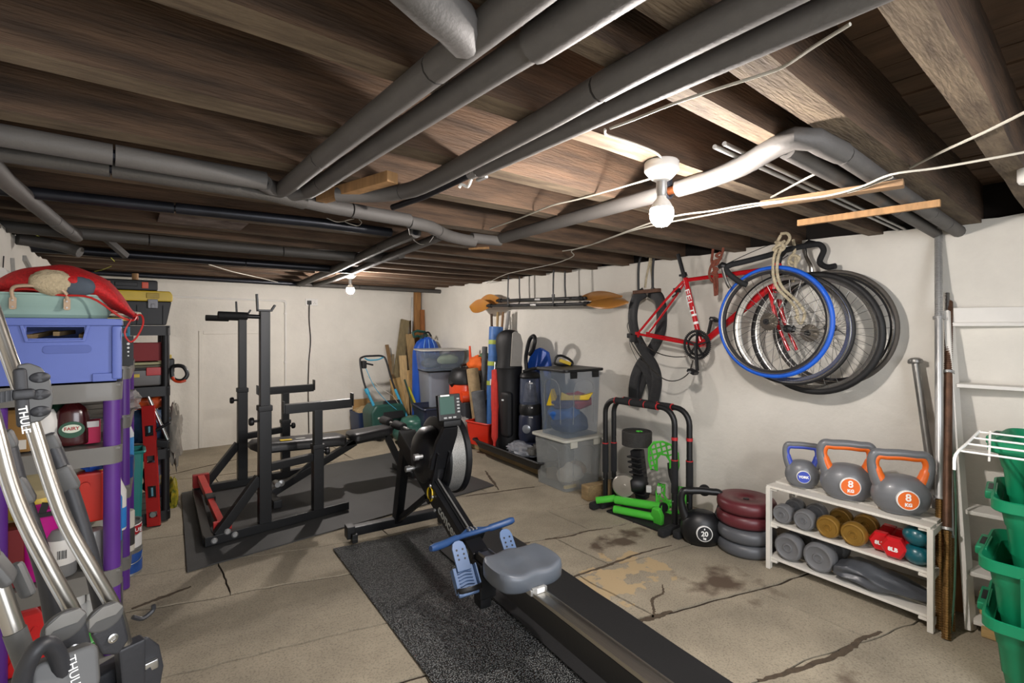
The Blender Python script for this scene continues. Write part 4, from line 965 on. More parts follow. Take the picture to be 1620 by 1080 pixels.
dip('black tubular dip bar with foam grip, the nearer of the pair', 2.785,1.862, 2.79,2.45, .79)
dip('black tubular dip bar with foam grip, the one nearer the wall', 2.84,1.79, 2.855,2.425, .79)
# --- green turbo trainer
tr = thing('turbo_trainer', 'folded bright green bicycle turbo trainer standing between the dip bars', 'trainer', (2.87,2.13,0))
m_lime = mat('lime_green_paint', '4bb83a', .35, var=.08, coat=.3)
MB().span(2.70,1.92,0,3.06,2.36,.012).build('base_mat', m_rubber, tr)
MB().cyl((2.725,2.30,.10),(2.83,1.98,.115), .028, 16).build('green_tube', m_lime, tr)
MB().cyl((2.70,2.29,.042),(2.79,2.02,.045), .026, 16).build('green_tube', m_lime, tr)
MB().cyl((2.66,2.42,.075),(2.735,2.31,.105), .024, 14).build('green_tube', m_lime, tr)
MB().cyl((2.84,2.0,.115),(3.0,1.90,.15), .026, 14).build('green_tube', m_lime, tr)
for p, q in (((2.83,1.985,.115),(2.825,1.975,.117)),((2.70,2.40,.075),(2.652,2.432,.074))): MB().cyl(p, Vector(p)+(Vector(q)-Vector(p)).normalized()*.02, .031, 16).build('end_cap', m_blkpl, tr)
MB().prism([(-.03,-.05),(.03,-.05),(.045,.02),(.03,.07),(-.02,.07),(-.04,.02)], .035, frame((2.80,1.99,.06),(0,-1,0),(-.3,0,1))).build('hinge_bracket', m_lime, tr, bevel=.006)
MB().lathe([(0,0),(.012,0),(.012,.01),(.075,.012),(.082,.02),(.082,.035),(.07,.04),(0,.042)],(0,0,0),along((2.74,2.235,.205),(2.775,2.262,.205)),n=36).build('flywheel', mat('turned_steel','b4b0a8',.35,metal=.9,var=.06), tr)
MB().lathe([(0,0),(.05,0),(.058,.01),(.058,.08),(.045,.10),(0,.10)],(0,0,0),along((2.80,2.23,.21),(2.87,2.16,.22)),n=24).build('resistance_unit', m_blkpl, tr)
# ribbed upright
MB().bar((2.90,2.20,.10),(2.89,2.24,.44),.065,.085).build('black_column', m_blkpl, tr, bevel=.008)
for k in range(8):
    z = .14+.036*k; MB().box(2.87-.002*k+.012,2.20+.005*k,z,.085,.095,.013).build('rib', m_blkpl, tr, bevel=.004)
MB().cyl((2.90,2.25,.47),(2.90,2.25,.565), .106, 40).torus((2.90,2.25,.565),.098,.009,'Z',40,6).build('tyre_drum', mat('scuffed_tyre','2c2b29',.8,var=.25,scale=18,bump=.35,bscale=80), tr)
MB().cyl((2.90,2.25,.566),(2.90,2.25,.568), .088, 30).build('drum_well', m_blacklet, tr)
text('C2', .04, Matrix.Translation((2.905,2.235,.571)) @ Matrix.Rotation(R(-38),4,'Z'), m_lime, name='green_mark', parent=tr, ext=.003)
# perforated green foot plates: bars and ribs around open cells
def lattice(M, outline, name):
    mb = MB(M); k = len(outline)
    mb.tube([Vector((x, y, 0)) for x, y in outline], .008, 6, closed=True)
    def inside(x, y):
        c = False; j = k-1
        for i in range(k):
            xi, yi = outline[i]; xj, yj = outline[j]
            if (yi > y) != (yj > y) and x < (xj-xi)*(y-yi)/(yj-yi)+xi: c = not c
            j = i
        return c
    for an in (R(28), R(100)):
        for o in range(-8, 9):
            run = []
            for q in range(-60, 61):
                u_, w_ = q*.004, o*.036
                x = u_*math.cos(an)-w_*math.sin(an); y = u_*math.sin(an)+w_*math.cos(an)
                if inside(x, y): run.append((x, y, 0))
                else:
                    if len(run) > 2: mb.tube([run[0], run[-1]], .0062, 5)
                    run = []
            if len(run) > 2: mb.tube([run[0], run[-1]], .0062, 5)
    return mb.build(name, m_lime, tr)
hoof = [(-.085,-.11),(-.10,-.04),(-.095,.05),(-.06,.10),(0,.115),(.06,.10),(.095,.05),(.10,-.04),(.085,-.11),(.045,-.11),(.045,-.02),(.02,.02),(-.02,.02),(-.045,-.02),(-.045,-.11)]
lattice(frame((2.86,2.00,.44),(.35,-.92,-.05),(-.25,-.1,1)), hoof, 'foot_plate')
lattice(frame((2.87,1.95,.17),(.35,-.92,0),(-.15,0,-1)), [(x*.95,y*.8) for x,y in hoof], 'foot_plate')
MB().tube(sp([(2.90,1.98,.40),(2.885,1.96,.33),(2.88,1.93,.26),(2.88,1.92,.18)],5), .018, 8, flat=.35).build('ratchet_strap', m_blkpl, tr)
MB().box(2.81,2.08,.215,.03,.035,.045,rz=.6).box(2.84,2.02,.22,.03,.03,.045,rz=.6).build('grey_lever', mat('light_grey_plastic','b9b9b4',.4), tr, bevel=.006)
MB().cyl((2.85,2.02,.12),(2.93,1.92,.145),.010,10).build('threaded_spindle', m_chrome, tr)
MB().lathe([(0,0),(.03,0),(.036,.008),(.036,.03),(.028,.04),(0,.04)],(0,0,0),along((3.03,1.80,.24),(2.99,1.775,.24)),n=20).cyl((3.03,1.80,.24),(3.03,1.9,.20),.02).build('stabiliser_foot', m_rubber, tr)
# --- kettlebells
m_kbg = mat('grey_vinyl', '6b6d70', .38, var=.05, coat=.1)
def kettlebell(label, loc, w, h, face, m, inner_m, disc_m, disc_r, lines, ring_m=m_whitelet, dep=.72):
    """w body width, h full height; face = yaw of the emblem's outward normal"""
    t = thing('kettlebell', label, 'kettlebell', loc, R(0))
    T = Matrix.Translation(loc) @ Matrix.Rotation(face, 4, 'Z')      # local -y looks outwards
    r = w/2; bh = h*.60
    prof = [(0,0),(r*.60,0),(r*.68,.006),(r*.88,bh*.16),(r*.99,bh*.36),(r,bh*.48),(r*.96,bh*.62),(r*.82,bh*.80),(r*.55,bh*.95),(r*.25,bh*1.0),(0,bh*1.01)]
    b = MB(T).lathe([(p.x, p.z) for p in sp([(x,0,z) for x,z in prof],3)], n=40, sy=dep).build('body', m, t, smooth=60)
    tr_ = w*.085
    P = [(-r*.66,0,bh*.62),(-r*.88,0,bh*.98),(-r*.97,0,h*.80),(-r*.84,0,h*.93),(-r*.5,0,h-tr_*.9),(0,0,h-tr_*.75),(r*.5,0,h-tr_*.9),(r*.84,0,h*.93),(r*.97,0,h*.80),(r*.88,0,bh*.98),(r*.66,0,bh*.62)]
    q = sp(P,6); n = len(q)
    rr = [tr_*(1.0+.55*max(0, abs(i/(n-1)-.5)*2-.62)/.38) for i in range(n)]
    MB(T).tube(q, rr, 14).build('handle', m, t, smooth=60)
    if inner_m:
        q2 = [Vector((p.x*(1-.115), p.y-.001, (p.z-h*.62)*.86+h*.612)) for p in q]
        MB(T).tube(q2, [x*(.80 if h*.72 < p.z else .98) for x, p in zip(rr, q)], 14).build('grip_insert', inner_m, t, smooth=60)
    def front(z):   # y of the body's face at height z
        pr = [(p.x, p.z) for p in sp([(x,0,zz) for x,zz in prof],3)]
        for (r0,z0),(r1,z1) in zip(pr, pr[1:]):
            if z0 <= z <= z1 and z1 > z0: return -dep*(r0+(r1-r0)*(z-z0)/(z1-z0))
        return -dep*r
    zc = bh*.46
    y0 = front(zc); sl = (front(zc+.01)-front(zc-.01))/.02
    F = T @ frame((0,y0-.004,zc),(1,0,0),(0,sl,1))
    e = MB(F).lathe([(0,-.012),(disc_r*1.1,-.012),(disc_r*1.1,.001),(disc_r*1.02,.004),(disc_r*1.0,.0015),(0,.0015)], n=36).build('emblem_rim', ring_m, t)
    MB(F).lathe([(0,.0016),(disc_r*.98,.0016),(disc_r*.98,.0026),(0,.0026)], n=36).build('emblem_disc', disc_m, e)
    for s, sz, dy, mm in lines: text(s, sz, F @ Matrix.Translation((0,dy,.0034)), mm, parent=t, bold=.001)
    return t
m_kblue = mat('kettlebell_blue','3c4fb0',.42,var=.04); m_kor = mat('kettlebell_orange','e2691c',.42,var=.04)
FA = R(-62)
kettlebell('small grey kettlebell with blue grip on the white rack', (2.885,1.14,.459), .165,.235, FA, m_kbg, m_kblue, m_kblue, .030, [('YORK',.017,0,m_whitelet)])
kettlebell('grey and orange 8 KG kettlebell, middle of the three on the rack', (2.87,.925,.459), .232,.285, FA, m_kbg, m_kor, m_kor, .040, [('8',.046,.012,m_whitelet),('KG',.02,-.02,m_whitelet)])
kettlebell('grey and orange 8 KG kettlebell beside the barbells', (2.85,.70,.459), .232,.285, FA+R(4), m_kbg, m_kor, m_kor, .040, [('8',.046,.012,m_whitelet),('KG',.02,-.02,m_whitelet)])
kettlebell('large black 20 kg kettlebell on the floor by the dip bars', (2.77,1.665,0), .245,.335, R(-48), mat('black_vinyl_kettlebell','111214',.42,var=.1), None, mat('emblem_black','222326',.5,var=0), .042, [('20',.040,.0,m_whitelet),('kg',.018,-.026,m_whitelet),('8',.012,.028,m_whitelet)])
# --- weight plates
m_mar = mat('maroon_vinyl','5d262c',.4,var=.12); m_gv = mat('dark_grey_vinyl','54565a',.42,var=.1)
PC = (2.90,1.455)
for k, (mm, lb, dx) in enumerate(((m_gv,'grey vinyl weight plate at the bottom of the stack',0),(m_gv,'grey vinyl weight plate, second from the bottom of the stack',-.006),(m_mar,'maroon vinyl weight plate resting on the grey plates',.004),(m_mar,'maroon vinyl weight plate on top of the stack',-.008))):
    z = .08*k; c = (PC[0]+dx, PC[1]+dx*.7, z); r = .163
    t = thing('weight_plate', lb, 'weight plate', c, group='stack of vinyl weight plates')
    MB().lathe([(.017,.022),(.05,.022),(.055,.012),(.10,.010),(.13,.002),(.15,.006),(.161,.022),(r,.04),(.161,.058),(.15,.074),(.13,.079),(.10,.074),(.055,.070),(.05,.062),(.017,.062)], c, n=48).build('disc', mm, t, smooth=60)
    MB().lathe([(.0168,.018),(.0168,.066)], c, n=16).build('bore', m_blacklet, t)
# --- white slatted rack
RK = thing('slatted_rack', 'low white slatted wooden rack holding dumbbells and kettlebells', 'rack', (2.88,.92,0))
m_wp = mat('white_painted_wood','d5d1c7',.6,var=.06,scale=6,bump=.12,bscale=40)
y0, y1 = .575, 1.262; X0, X1 = 2.735, 3.06
def fx(y): return X0+(y-.565)*.048      # the rack stands a touch askew
for y in (y0-.012, y1+.0):
    for i, x in enumerate((fx(y), fx(y)+.29)): MB().box(x+.012,y+.005,.223,.030,.022,.446).build('post', m_wp, RK, bevel=.002)
    for z in (.035,.235,.425): MB().box(fx(y)+.155,y+.005,z-.0,.27,.018,.03).build('end_rail', m_wp, RK, bevel=.002)
for z in (.062,.252,.452):
    for k in range(3):
        x = .015+.105*k; w = .085
        if z > .4: x = -.002+.110*k; w = .078
        MB().bar((fx(y0)+x+.04,y0-.01,z-.004),(fx(y1)+x+.04,y1+.012,z-.004),w,.013).build('slat', m_wp, RK, bevel=.002)
    for y in (y0+.02, y1-.02): MB().box(fx(y)+.15,y,z-.018,.28,.035,.014).build('cross_batten', m_wp, RK, bevel=.003)
# --- dumbbells lying across the rack
def dumbbell(label, y, z, r, hw, L, m, hexa=False, name='dumbbell', txt=None, x0=None, group=None, n=None, sq=1.0, ms=None):
    x0 = (fx(y)+.02) if x0 is None else x0; c = (x0, y, z+r)
    t = thing(name, label, 'dumbbell', c, group=group); n = n or (6 if hexa else 26)
    off = R(0) if hexa else 0
    for s in (0, 1):
        xa = x0+(L-hw)*s
        M = Matrix.Translation((xa,y,z+r)) @ Matrix(((0,0,1,0),(1,0,0,0),(0,1,0,0),(0,0,0,1))) @ Matrix.Rotation(off,4,'Z')
        if hexa: pr = [(0,.0),(r*.8,.0),(r,.012),(r,hw-.012),(r*.8,hw),(0,hw)]
        else: pr = [(0,.006),(r*.2,.006),(r*.22,.0),(r*.3,.0),(r*.34,.005),(r*.72,.004),(r*.78,.0),(r*.9,.002),(r,.014),(r,hw-.014),(r*.9,hw-.002),(r*.6,hw),(0,hw)]
        hd = MB(M).lathe(pr, n=n).build('head', m, t, smooth=25 if hexa else 45)
        if txt and s == 0:
            text(txt, .024, frame((xa-.0012,y,z+r-.004),(0,-1,0),(0,0,1)), m_whitelet, parent=t, bold=.001)
    MB().cyl((x0+hw*.8,y,z+r),(x0+L-hw*.8,y,z+r),.0145,12).build('grip', ms or m, t)
    return t
m_gd = mat('grey_dumbbell_vinyl','68696b',.45,var=.06); m_gold = mat('gold_dumbbell_paint','8c6a2c',.38,metal=.35,var=.12,scale=18)
m_rdb = mat('red_neoprene','c4161f',.35,var=.06); m_teal = mat('teal_vinyl','0d5560',.3,var=.08,coat=.3)
dumbbell('small grey vinyl dumbbell at the far end of the middle shelf', 1.205,.257,.050,.062,.21, m_gd)
dumbbell('small grey vinyl dumbbell beside the first gold one', 1.095,.257,.052,.062,.21, m_gd)
dumbbell('gold dumbbell next to the grey ones on the middle shelf', .98,.257,.055,.05,.22, m_gold)
dumbbell('gold dumbbell next to the red ones on the middle shelf', .868,.257,.057,.05,.22, m_gold)
dumbbell('red hexagonal 8LB dumbbell set back beside the gold one', .768,.257,.048,.055,.18, m_rdb, True, txt='8LB', x0=2.80)
dumbbell('red hexagonal 8LB dumbbell beside the teal weights', .705,.257,.052,.055,.19, m_rdb, True, txt='8LB', x0=2.755)
for k, lb in ((0,'teal round-headed dumbbell lying at the bottom of the pair'),(1,'teal round-headed dumbbell stacked on its twin')):
    c = (2.80,.628,.257+.043+.083*k)
    t = thing('dumbbell', lb, 'dumbbell', c)
    for s in (0, 1):
        MB().lathe([(0,-.04),(.025,-.04),(.042,-.028),(.052,-.008),(.052,.008),(.042,.028),(.025,.04),(0,.04)], (c[0]+.13*s,c[1],c[2]), n=28, sx=.9).build('head', m_teal, t, smooth=60)
    MB().cyl((c[0]+.02,c[1],c[2]),(c[0]+.11,c[1],c[2]),.014,12).build('grip', m_teal, t)
dumbbell('large grey vinyl dumbbell at the far end of the bottom shelf', 1.175,.067,.070,.075,.25, m_gd, n=30)
dumbbell('large grey vinyl dumbbell beside the folded grey sack', 1.025,.067,.073,.078,.25, m_gd, n=30)
# --- folded grey vinyl sack on the bottom shelf
def sack():
    nu, nv = 40, 18; r = random.Random(5); rows = []
    for i in range(nu+1):
        s = i/nu; y = .955-.37*s; row = []
        wv = (.105*(1-.55*max(0,(s-.45)/.55)))*(.72+.28*min(1,s*8)); hh = (.098*(1-.62*max(0,(s-.35)/.65)))*(.7+.3*min(1,s*6))
        for j in range(nv):
            a = 2*math.pi*j/nv
            f = 1+.16*math.sin(3*a+5.5*s)+.15*math.sin(6*a-7*s)+.07*math.sin(11*a+4*s)+.10*noise.noise((math.cos(a)*1.6,math.sin(a)*1.6,s*5))
            x = math.cos(a)*wv*f; z = math.sin(a)*hh*.5*f
            row.append((2.845+x+.03*s, y+.008*noise.noise((a*2,s*9,0)), .069+hh*.5*1.05+max(z,-hh*.5)))
        rows.append(row)
    mb = MB(); vs = [p for row in rows for p in row]; fs = []
    for i in range(nu):
        for j in range(nv): fs.append((i*nv+j, i*nv+(j+1) % nv, (i+1)*nv+(j+1) % nv, (i+1)*nv+j))
    fs += [tuple(range(nv)), tuple(range((nu+1)*nv-1, nu*nv-1, -1))]
    return mb.add(vs, fs)
sk = sack().build('folded_sack', mat('grey_pvc_sheet','4b4e53',.33,var=.1,coat=.15,bump=.2,bscale=30), sub=1, smooth=80); tag(sk, 'crumpled grey vinyl bag folded on the bottom rack shelf', 'bag')
# --- barbells and poles leaning in the corner
m_cop = mat('coppery_thread','8a6a3f',.4,metal=.85,var=.25,scale=30); m_rust = mat('rusty_bar','5f4433',.55,metal=.5,var=.3,scale=16)
def thread(mb, p, q, r, pitch=.010):
    p = Vector(p); q = Vector(q); L = (q-p).length; n = int(L/pitch); F = along(p, q)
    prof = [(0,0)]
    for i in range(n): prof += [(r, i*pitch), (r, i*pitch+pitch*.45), (r*.86, i*pitch+pitch*.6), (r*.86, i*pitch+pitch*.9)]
    prof.append((0, n*pitch)); mb.lathe(prof, M=F, n=12); return mb
def barbell(label, foot, top, r, mshaft, mlow, mtop, f1, f2, name='barbell', cat='barbell'):
    t = thing(name, label, cat, foot); f = Vector(foot); h = Vector(top)
    a, b = f.lerp(h, f1), f.lerp(h, f2)
    thread(MB(), f, a, r*1.02).build('threaded_end', mlow, t, smooth=0)
    MB().cyl(a, b, r, 16).build('shaft', mshaft, t)
    thread(MB(), b, h, r*1.02).build('threaded_end', mtop, t, smooth=0)
    for c in (a, b):
        d = (h-f).normalized(); MB().cyl(c-d*.006, c+d*.006, r*1.45, 16).build('collar', m_steel, t)
    return t
barbell('long chromed barbell with threaded ends, tallest in the corner', (2.80,.548,0), (3.265,.645,1.795), .0165, m_steel, m_cop, m_steel, .30, .76)
barbell('rusty brown barbell with coppery threaded ends', (2.735,.515,0), (3.255,.603,1.45), .0165, m_rust, m_cop, m_rust, .29, .76)
barbell('slim chromed bar between the two barbells', (2.83,.515,0), (3.262,.61,1.50), .0125, m_chrome, m_cop, m_chrome, .25, .7)
pr_ = thing('steel_post', 'dull steel post with a round cap leaning on the wall behind the kettlebell', 'post', (3.1,.57,0))
MB().cyl((3.12,.575,0),(3.215,.728,1.145),.017,16).build('pole', mat('galvanised_steel','8b8a86',.4,metal=.8,var=.12), pr_)
MB().lathe([(0,-.01),(.03,-.008),(.033,.0),(.03,.012),(.018,.02),(0,.022)],(0,0,0),along((3.214,.727,1.14),(3.22,.735,1.2)),n=24).build('cap', _mats['galvanised_steel'], pr_)
bt = thing('wooden_plank', 'brown plank standing behind the barbells by the ladder shelf', 'plank', (3.05,.52,0))
MB().bar((3.05,.525,.0),(3.24,.60,1.02),.07,.03,up=(1,0,0)).build('board', mat('brown_plank','7a5733',.7,var=.25,scale=8,stretch=(6,6,.6),bump=.15), bt, bevel=.003)
gn = tag(MB().tube(sp([(2.76,.505,.02),(2.80,.50,.2),(2.88,.51,.5),(2.95,.53,.75)],6),.004,7).build('green_cane', mat('green_cane','3c5e4a',.5)), 'thin green cane among the barbells', 'cane')
# --- white ladder shelf
LS = thing('ladder_shelf', 'tall white ladder shelf leaning on the wall behind green crates', 'shelf', (2.95,.45,0))
m_lw = mat('white_ladder_paint','dcd9d2',.5,var=.04,bump=.05)
ftl, tpl = Vector((2.905,.465,0)), Vector((3.235,.60,1.395)); off = Vector((.10,-.62,0))
def stile(f, h): return MB().bar(f, h, .022, .075, up=(1,-.1,0))
stile(ftl, tpl).build('stile', m_lw, LS, bevel=.003); stile(ftl+off, tpl+off).build('stile', m_lw, LS, bevel=.003)
for k, f in enumerate((.955,.745,.535,.345,.165,.03)):
    a = ftl.lerp(tpl, f); b = a+off; dp = .08+.02*k
    n_ = off.cross(Vector((0,0,1))).normalized(); n_ = n_ if n_.x > 0 else -n_
    c0 = (a+b)/2+n_*(dp*.35)
    MB().box(c0.x,c0.y,a.z,dp,off.length-.02,.018,rz=math.atan2(off.y,off.x)+R(90)).build('shelf_board', m_lw, LS, bevel=.003)
    if k == 0: MB().box((a+b).x/2+.02,(a+b).y/2,a.z+.045,.014,off.length-.02,.075,rz=math.atan2(off.y,off.x)+R(90)).build('back_rail', m_lw, LS, bevel=.003)
# wood offcuts at its foot
wo = thing('wood_offcut', 'pale pine offcut resting on the lowest ladder shelf', 'offcut', (2.96,.40,.06)); MB().box(2.985,.385,.105,.03,.13,.10,rz=.2).build('block', mat('pale_pine','b99a66',.7,var=.2,stretch=(6,.8,6),bump=.1), wo, bevel=.008)
wo = thing('wood_offcut', 'short pine offcut on the floor under the ladder shelf', 'offcut', (2.88,.40,0)); MB().box(2.90,.36,.02,.04,.14,.04,rz=.1).build('block', _mats['pale_pine'], wo, bevel=.003)
# --- white wire rack lying across the crates
wr_ = thing('wire_rack', 'white plastic-coated wire rack lying on the top green crate', 'wire rack', (2.75,.3,.92))
zr = .93
pa = atZ(1548,683,zr); pb_ = atZ(1512,738,.86)
o_ = Vector((pa.x,pa.y,zr)); e1 = (Vector((pb_.x,pb_.y,zr-.03))-o_); e2 = Vector((.06,-.55,-.005))
for s in (0, .28, .55, .85): MB().cyl(o_+e1*s, o_+e1*s+e2, .0035, 7).build('wire', m_white, wr_)
MB().tube(sp([o_+e1*-.04, o_+e1*.5, o_+e1, o_+e1*1.06+Vector((0,0,-.045))],4), .0045, 7).build('end_wire', m_white, wr_)
MB().cyl(o_+Vector((.01,-.03,.005)), o_+e1*.42+Vector((0,-.05,-.06)), .0035, 7).build('leg_wire', m_white, wr_)
# --- green recycling crates
def crate(label, c, z, rz, w=.40, d=.52, h=.30, group=None):
    t = thing('recycling_crate', label, 'crate', (c[0],c[1],z), rz, 'green recycling crates')
    T = Matrix.Translation((c[0],c[1],z)) @ Matrix.Rotation(rz,4,'Z')
    lv = [(.80,0),(.86,.10*h/.3),(.875,.105*h/.3),(.91,.20*h/.3),(.925,.205*h/.3),(.965,h-.035)]
    def loop(s, ins=0): return [(x, y) for x, y in rrect(w*s-ins*2, d*s-ins*2, .05*s, 5)]
    mb = MB(T); vs = []; fs = []
    rings = [(loop(s), zz) for s, zz in lv]+[(loop(.965,.004), h-.035)]+[(loop(s,.006), zz+.004) for s, zz in reversed(lv)]
    n = len(rings[0][0])
    for q, zz in rings: vs += [(x, y, zz) for x, y in q]
    for i in range(len(rings)-1):
        for j in range(n): fs.append((i*n+j, i*n+(j+1) % n, (i+1)*n+(j+1) % n, (i+1)*n+j))
    fs += [tuple(range(n-1,-1,-1)), tuple(range((len(rings)-1)*n, len(rings)*n))]
    mb.add(vs, fs).build('tub', m_green, t, smooth=35)
    # flared rim
    mb = MB(T); vs = []; fs = []
    R_ = [(loop(.965,.004),h-.035),(loop(1.045),h-.040),(loop(1.06),h-.036),(loop(1.06),h),(loop(1.03),h+.003),(loop(.97),h-.03)]
    for q, zz in R_: vs += [(x, y, zz) for x, y in q]
    for i in range(len(R_)):
        for j in range(n):
            k = (i+1) % len(R_); fs.append((i*n+j, i*n+(j+1) % n, k*n+(j+1) % n, k*n+j))
    mb.add(vs, fs).build('rim', m_green, t, smooth=30)
    for s in (-1, 1):   # handle lugs with slots at the ends
        lug = MB(T).box(0,s*(d*.53+.002),h-.014,.17,.034,.03).build('handle_lug', m_green, t, bevel=.006)
        MB(T).box(0,s*(d*.53+.004),h+.0015,.09,.014,.002).build('hand_slot', m_blacklet, lug)
    for s in (-1, 1):
        for q in (-.3, 0, .3): MB(T).box(s*w*.488,q*d,h*.55,.012,.02,h*.7, M=Matrix.Rotation(s*R(9),4,'Y')).build('rib', m_green, t, bevel=.003)
    return t
crate('green recycling crate on the floor at the bottom of the stack', (2.60,.095), 0, R(4))
crate('green recycling crate second from the bottom with clutter inside', (2.605,.10), .20, R(2))
crate('green recycling crate third from the bottom of the stack', (2.66,.085), .405, R(6))
crate('green recycling crate on top, under the wire rack', (2.69,.08), .60, R(-2))
tag(MB().box(2.53,.24,.505,.10,.07,.035,M=Matrix.Rotation(.5,4,'Y')).build('brick_piece', mat('terracotta_shard','8a4b3a',.8,var=.2), bevel=.005), 'reddish broken tile poking out of the green crate', 'tile')
# ------------------------------------------------ the cluttered far corner
m_navy = mat('navy_plastic','1b2238',.45,var=.1); m_teal2 = mat('turquoise_paint','2f8fb0',.4,var=.08)
m_dkgreen = mat('dark_green_plastic','20483f',.42,var=.1)
def clear(name, hx='7f8c99', a=.24, rough=.12):
    return mat(name, hx, rough, var=0, alpha=a, spec=.6)
m_clear = clear('clear_plastic'); m_clear2 = clear('cloudy_clear_plastic','a3a7a6',.36,.25)
def tub(T, w, d, h, m, t, name='tub', taper=.90, wall_=.003, lip=.012):
    """open tapered box: outer and inner skin, rolled lip"""
    mb = MB(T); rings = []
    for s, z in ((taper,0),(1,h),(1+2*lip/w,h),(1+2*lip/w,h-.012)): rings.append([(x*s, y*s, z) for x, y in rrect(w,d,min(w,d)*.09,4)])
    rings = [[(x,y,z) for x,y,z in rings[0]], rings[1]]
    inner = [[(x*(1-2*wall_/w), y*(1-2*wall_/d), z+(.004 if z == 0 else 0)) for x, y, z in r] for r in reversed(rings)]
    allr = rings+inner; n = len(allr[0]); vs = [p for r in allr for p in r]; fs = []
    for i in range(len(allr)-1):
        for j in range(n): fs.append((i*n+j, i*n+(j+1) % n, (i+1)*n+(j+1) % n, (i+1)*n+j))
    fs += [tuple(range(n-1,-1,-1)), tuple(range(3*n,4*n))]
    return mb.add(vs, fs).build(name, m, t, smooth=35)
def rimloop(T, w, d, z, r, m, t, name='rim', cr=.09):
    return MB(T).tube([(x, y, z) for x, y in rrect(w,d,min(w,d)*cr,4)], r, 6, closed=True).build(name, m, t)
def blob(c, sx, sy, sz, seed, amp=.25, n=18, k=10, fq=2.2, flat=True):
    """soft crumpled lump"""
    vs = []; fs = []; c = Vector(c)
    for i in range(k+1):
        ph = math.pi*i/k
        for j in range(n):
            a = 2*math.pi*j/n; d = Vector((math.sin(ph)*math.cos(a), math.sin(ph)*math.sin(a), math.cos(ph)))
            f = 1+amp*noise.noise(d*fq+Vector((seed*3.1,seed,0)))+amp*.5*noise.noise(d*fq*2.7+Vector((0,seed*2.3,5)))
            p = Vector((d.x*sx*f, d.y*sy*f, d.z*sz*f))
            if flat: p.z = max(p.z, -sz*.75)
            vs.append(c+p)
    for i in range(k):
        for j in range(n): fs.append((i*n+j, i*n+(j+1) % n, (i+1)*n+(j+1) % n, (i+1)*n+j))
    return MB().add(vs, fs)
# --- two big clear boxes
def bigbox(name, label, c, w, d, h, rz, lidm, body):
    t = thing(name, label, 'box', c, rz); T = Matrix.Translation(c) @ Matrix.Rotation(rz,4,'Z')
    tub(T, w, d, h, body, t, taper=.90)
    lid = MB(T).prism(rrect(w+.035,d+.035,.035,5), .022, Matrix.Translation((0,0,h-.004))).build('lid', lidm, t, bevel=.005)
    for s in (-1, 1): 
        MB(T).box(s*w*.30,-(d/2+.004),h-.03,.07,.014,.05).build('clip', lidm, t, bevel=.004)
    # moulded panel outlines
    for fx_, fy_, L in ((0,-1,w),(-1,0,d)):
        pts = [(-L*.30,.08*h/.4),(-L*.24,h*.80),(L*.24,h*.80),(L*.30,.08*h/.4)]
        q = []
        for a, z in pts:
            s = .90+.10*z/h
            q.append((a*s, -d/2*s-.001, z) if fy_ else (-w/2*s-.001, a*s, z))
        MB(T).tube(sp(q,5), .0035, 5).build('moulded_line', m_clear2, t)
    return t
lb = (2.955,3.01,.0); ub = (2.955,2.99,.425)
bigbox('storage_box', 'large clear plastic box with a white lid on the floor', lb, .42,.42,.405, R(-3), mat('milky_lid','c9c8bd',.4,var=.05,alpha=.9), m_clear2)
bigbox('storage_box', 'large clear plastic box with a black lid stacked on the white-lidded one', ub, .40,.36,.535, R(-3), m_blkpl, m_clear)
def cloth(label, c, s, seed, hx, nm, cat='cloth', amp=.35):
    o = blob(c, *s, seed, amp).build(nm, mat(nm+'_'+hx, hx, .85, var=.15, scale=12, bump=.2, bscale=30), smooth=80, sub=1); return tag(o, label, cat)
cloth('folded dark blue cloth at the bottom of the black-lidded box', (2.95,2.99,.52), (.17,.15,.10), 1, '24365f', 'folded_cloth')
cloth('blue bag lying in the black-lidded clear box', (2.90,3.0,.60), (.15,.13,.07), 2, '1d5aa6', 'cloth_bag')
cloth('red bag folded in the black-lidded clear box', (3.02,2.96,.69), (.12,.13,.075), 3, 'a8232b', 'cloth_bag')
cloth('dark purple cloth in the black-lidded clear box', (2.88,3.0,.69), (.12,.12,.06), 7, '3a3560', 'folded_cloth')
yt = thing('yellow_float', 'yellow wedge-shaped float standing inside the black-lidded box', 'float', (2.83,2.97,.68))
MB().prism([(-.05,-.07),(.06,-.06),(.0,.075)], .05, frame((2.815,3.03,.735),(.3,-1,0),(0,0,1))).build('foam_wedge', m_yel, yt, bevel=.006)
yb = tag(MB().prism([(-.13,-.02),(.10,-.02),(.14,.04),(.06,.02),(-.06,.02),(-.12,.045)], .035, frame((2.90,2.865,.745),(.8,-.5,0),(0,0,1))).build('yellow_buoyancy_aid', m_yel, bevel=.006), 'yellow flat foam piece pressed against the side of the black-lidded box', 'float')
cloth('white crumpled paper in the white-lidded clear box', (2.91,2.94,.10), (.13,.10,.08), 4, 'c9c2b4', 'paper_bundle', 'paper')
cloth('tan rolled towel in the white-lidded clear box', (3.02,2.97,.12), (.07,.10,.06), 5, '9a7a50', 'towel', 'towel')
cloth('dark folded cloth at the back of the white-lidded clear box', (3.02,3.10,.16), (.10,.08,.11), 6, '3b3d44', 'folded_cloth')
tag(MB().prism(rrect(.12,.03,.01), .02, frame((2.83,2.86,.02),(1,-.1,0),(0,1,0))).build('yellow_strap', m_yel), 'yellow strap at the bottom of the white-lidded box', 'strap')
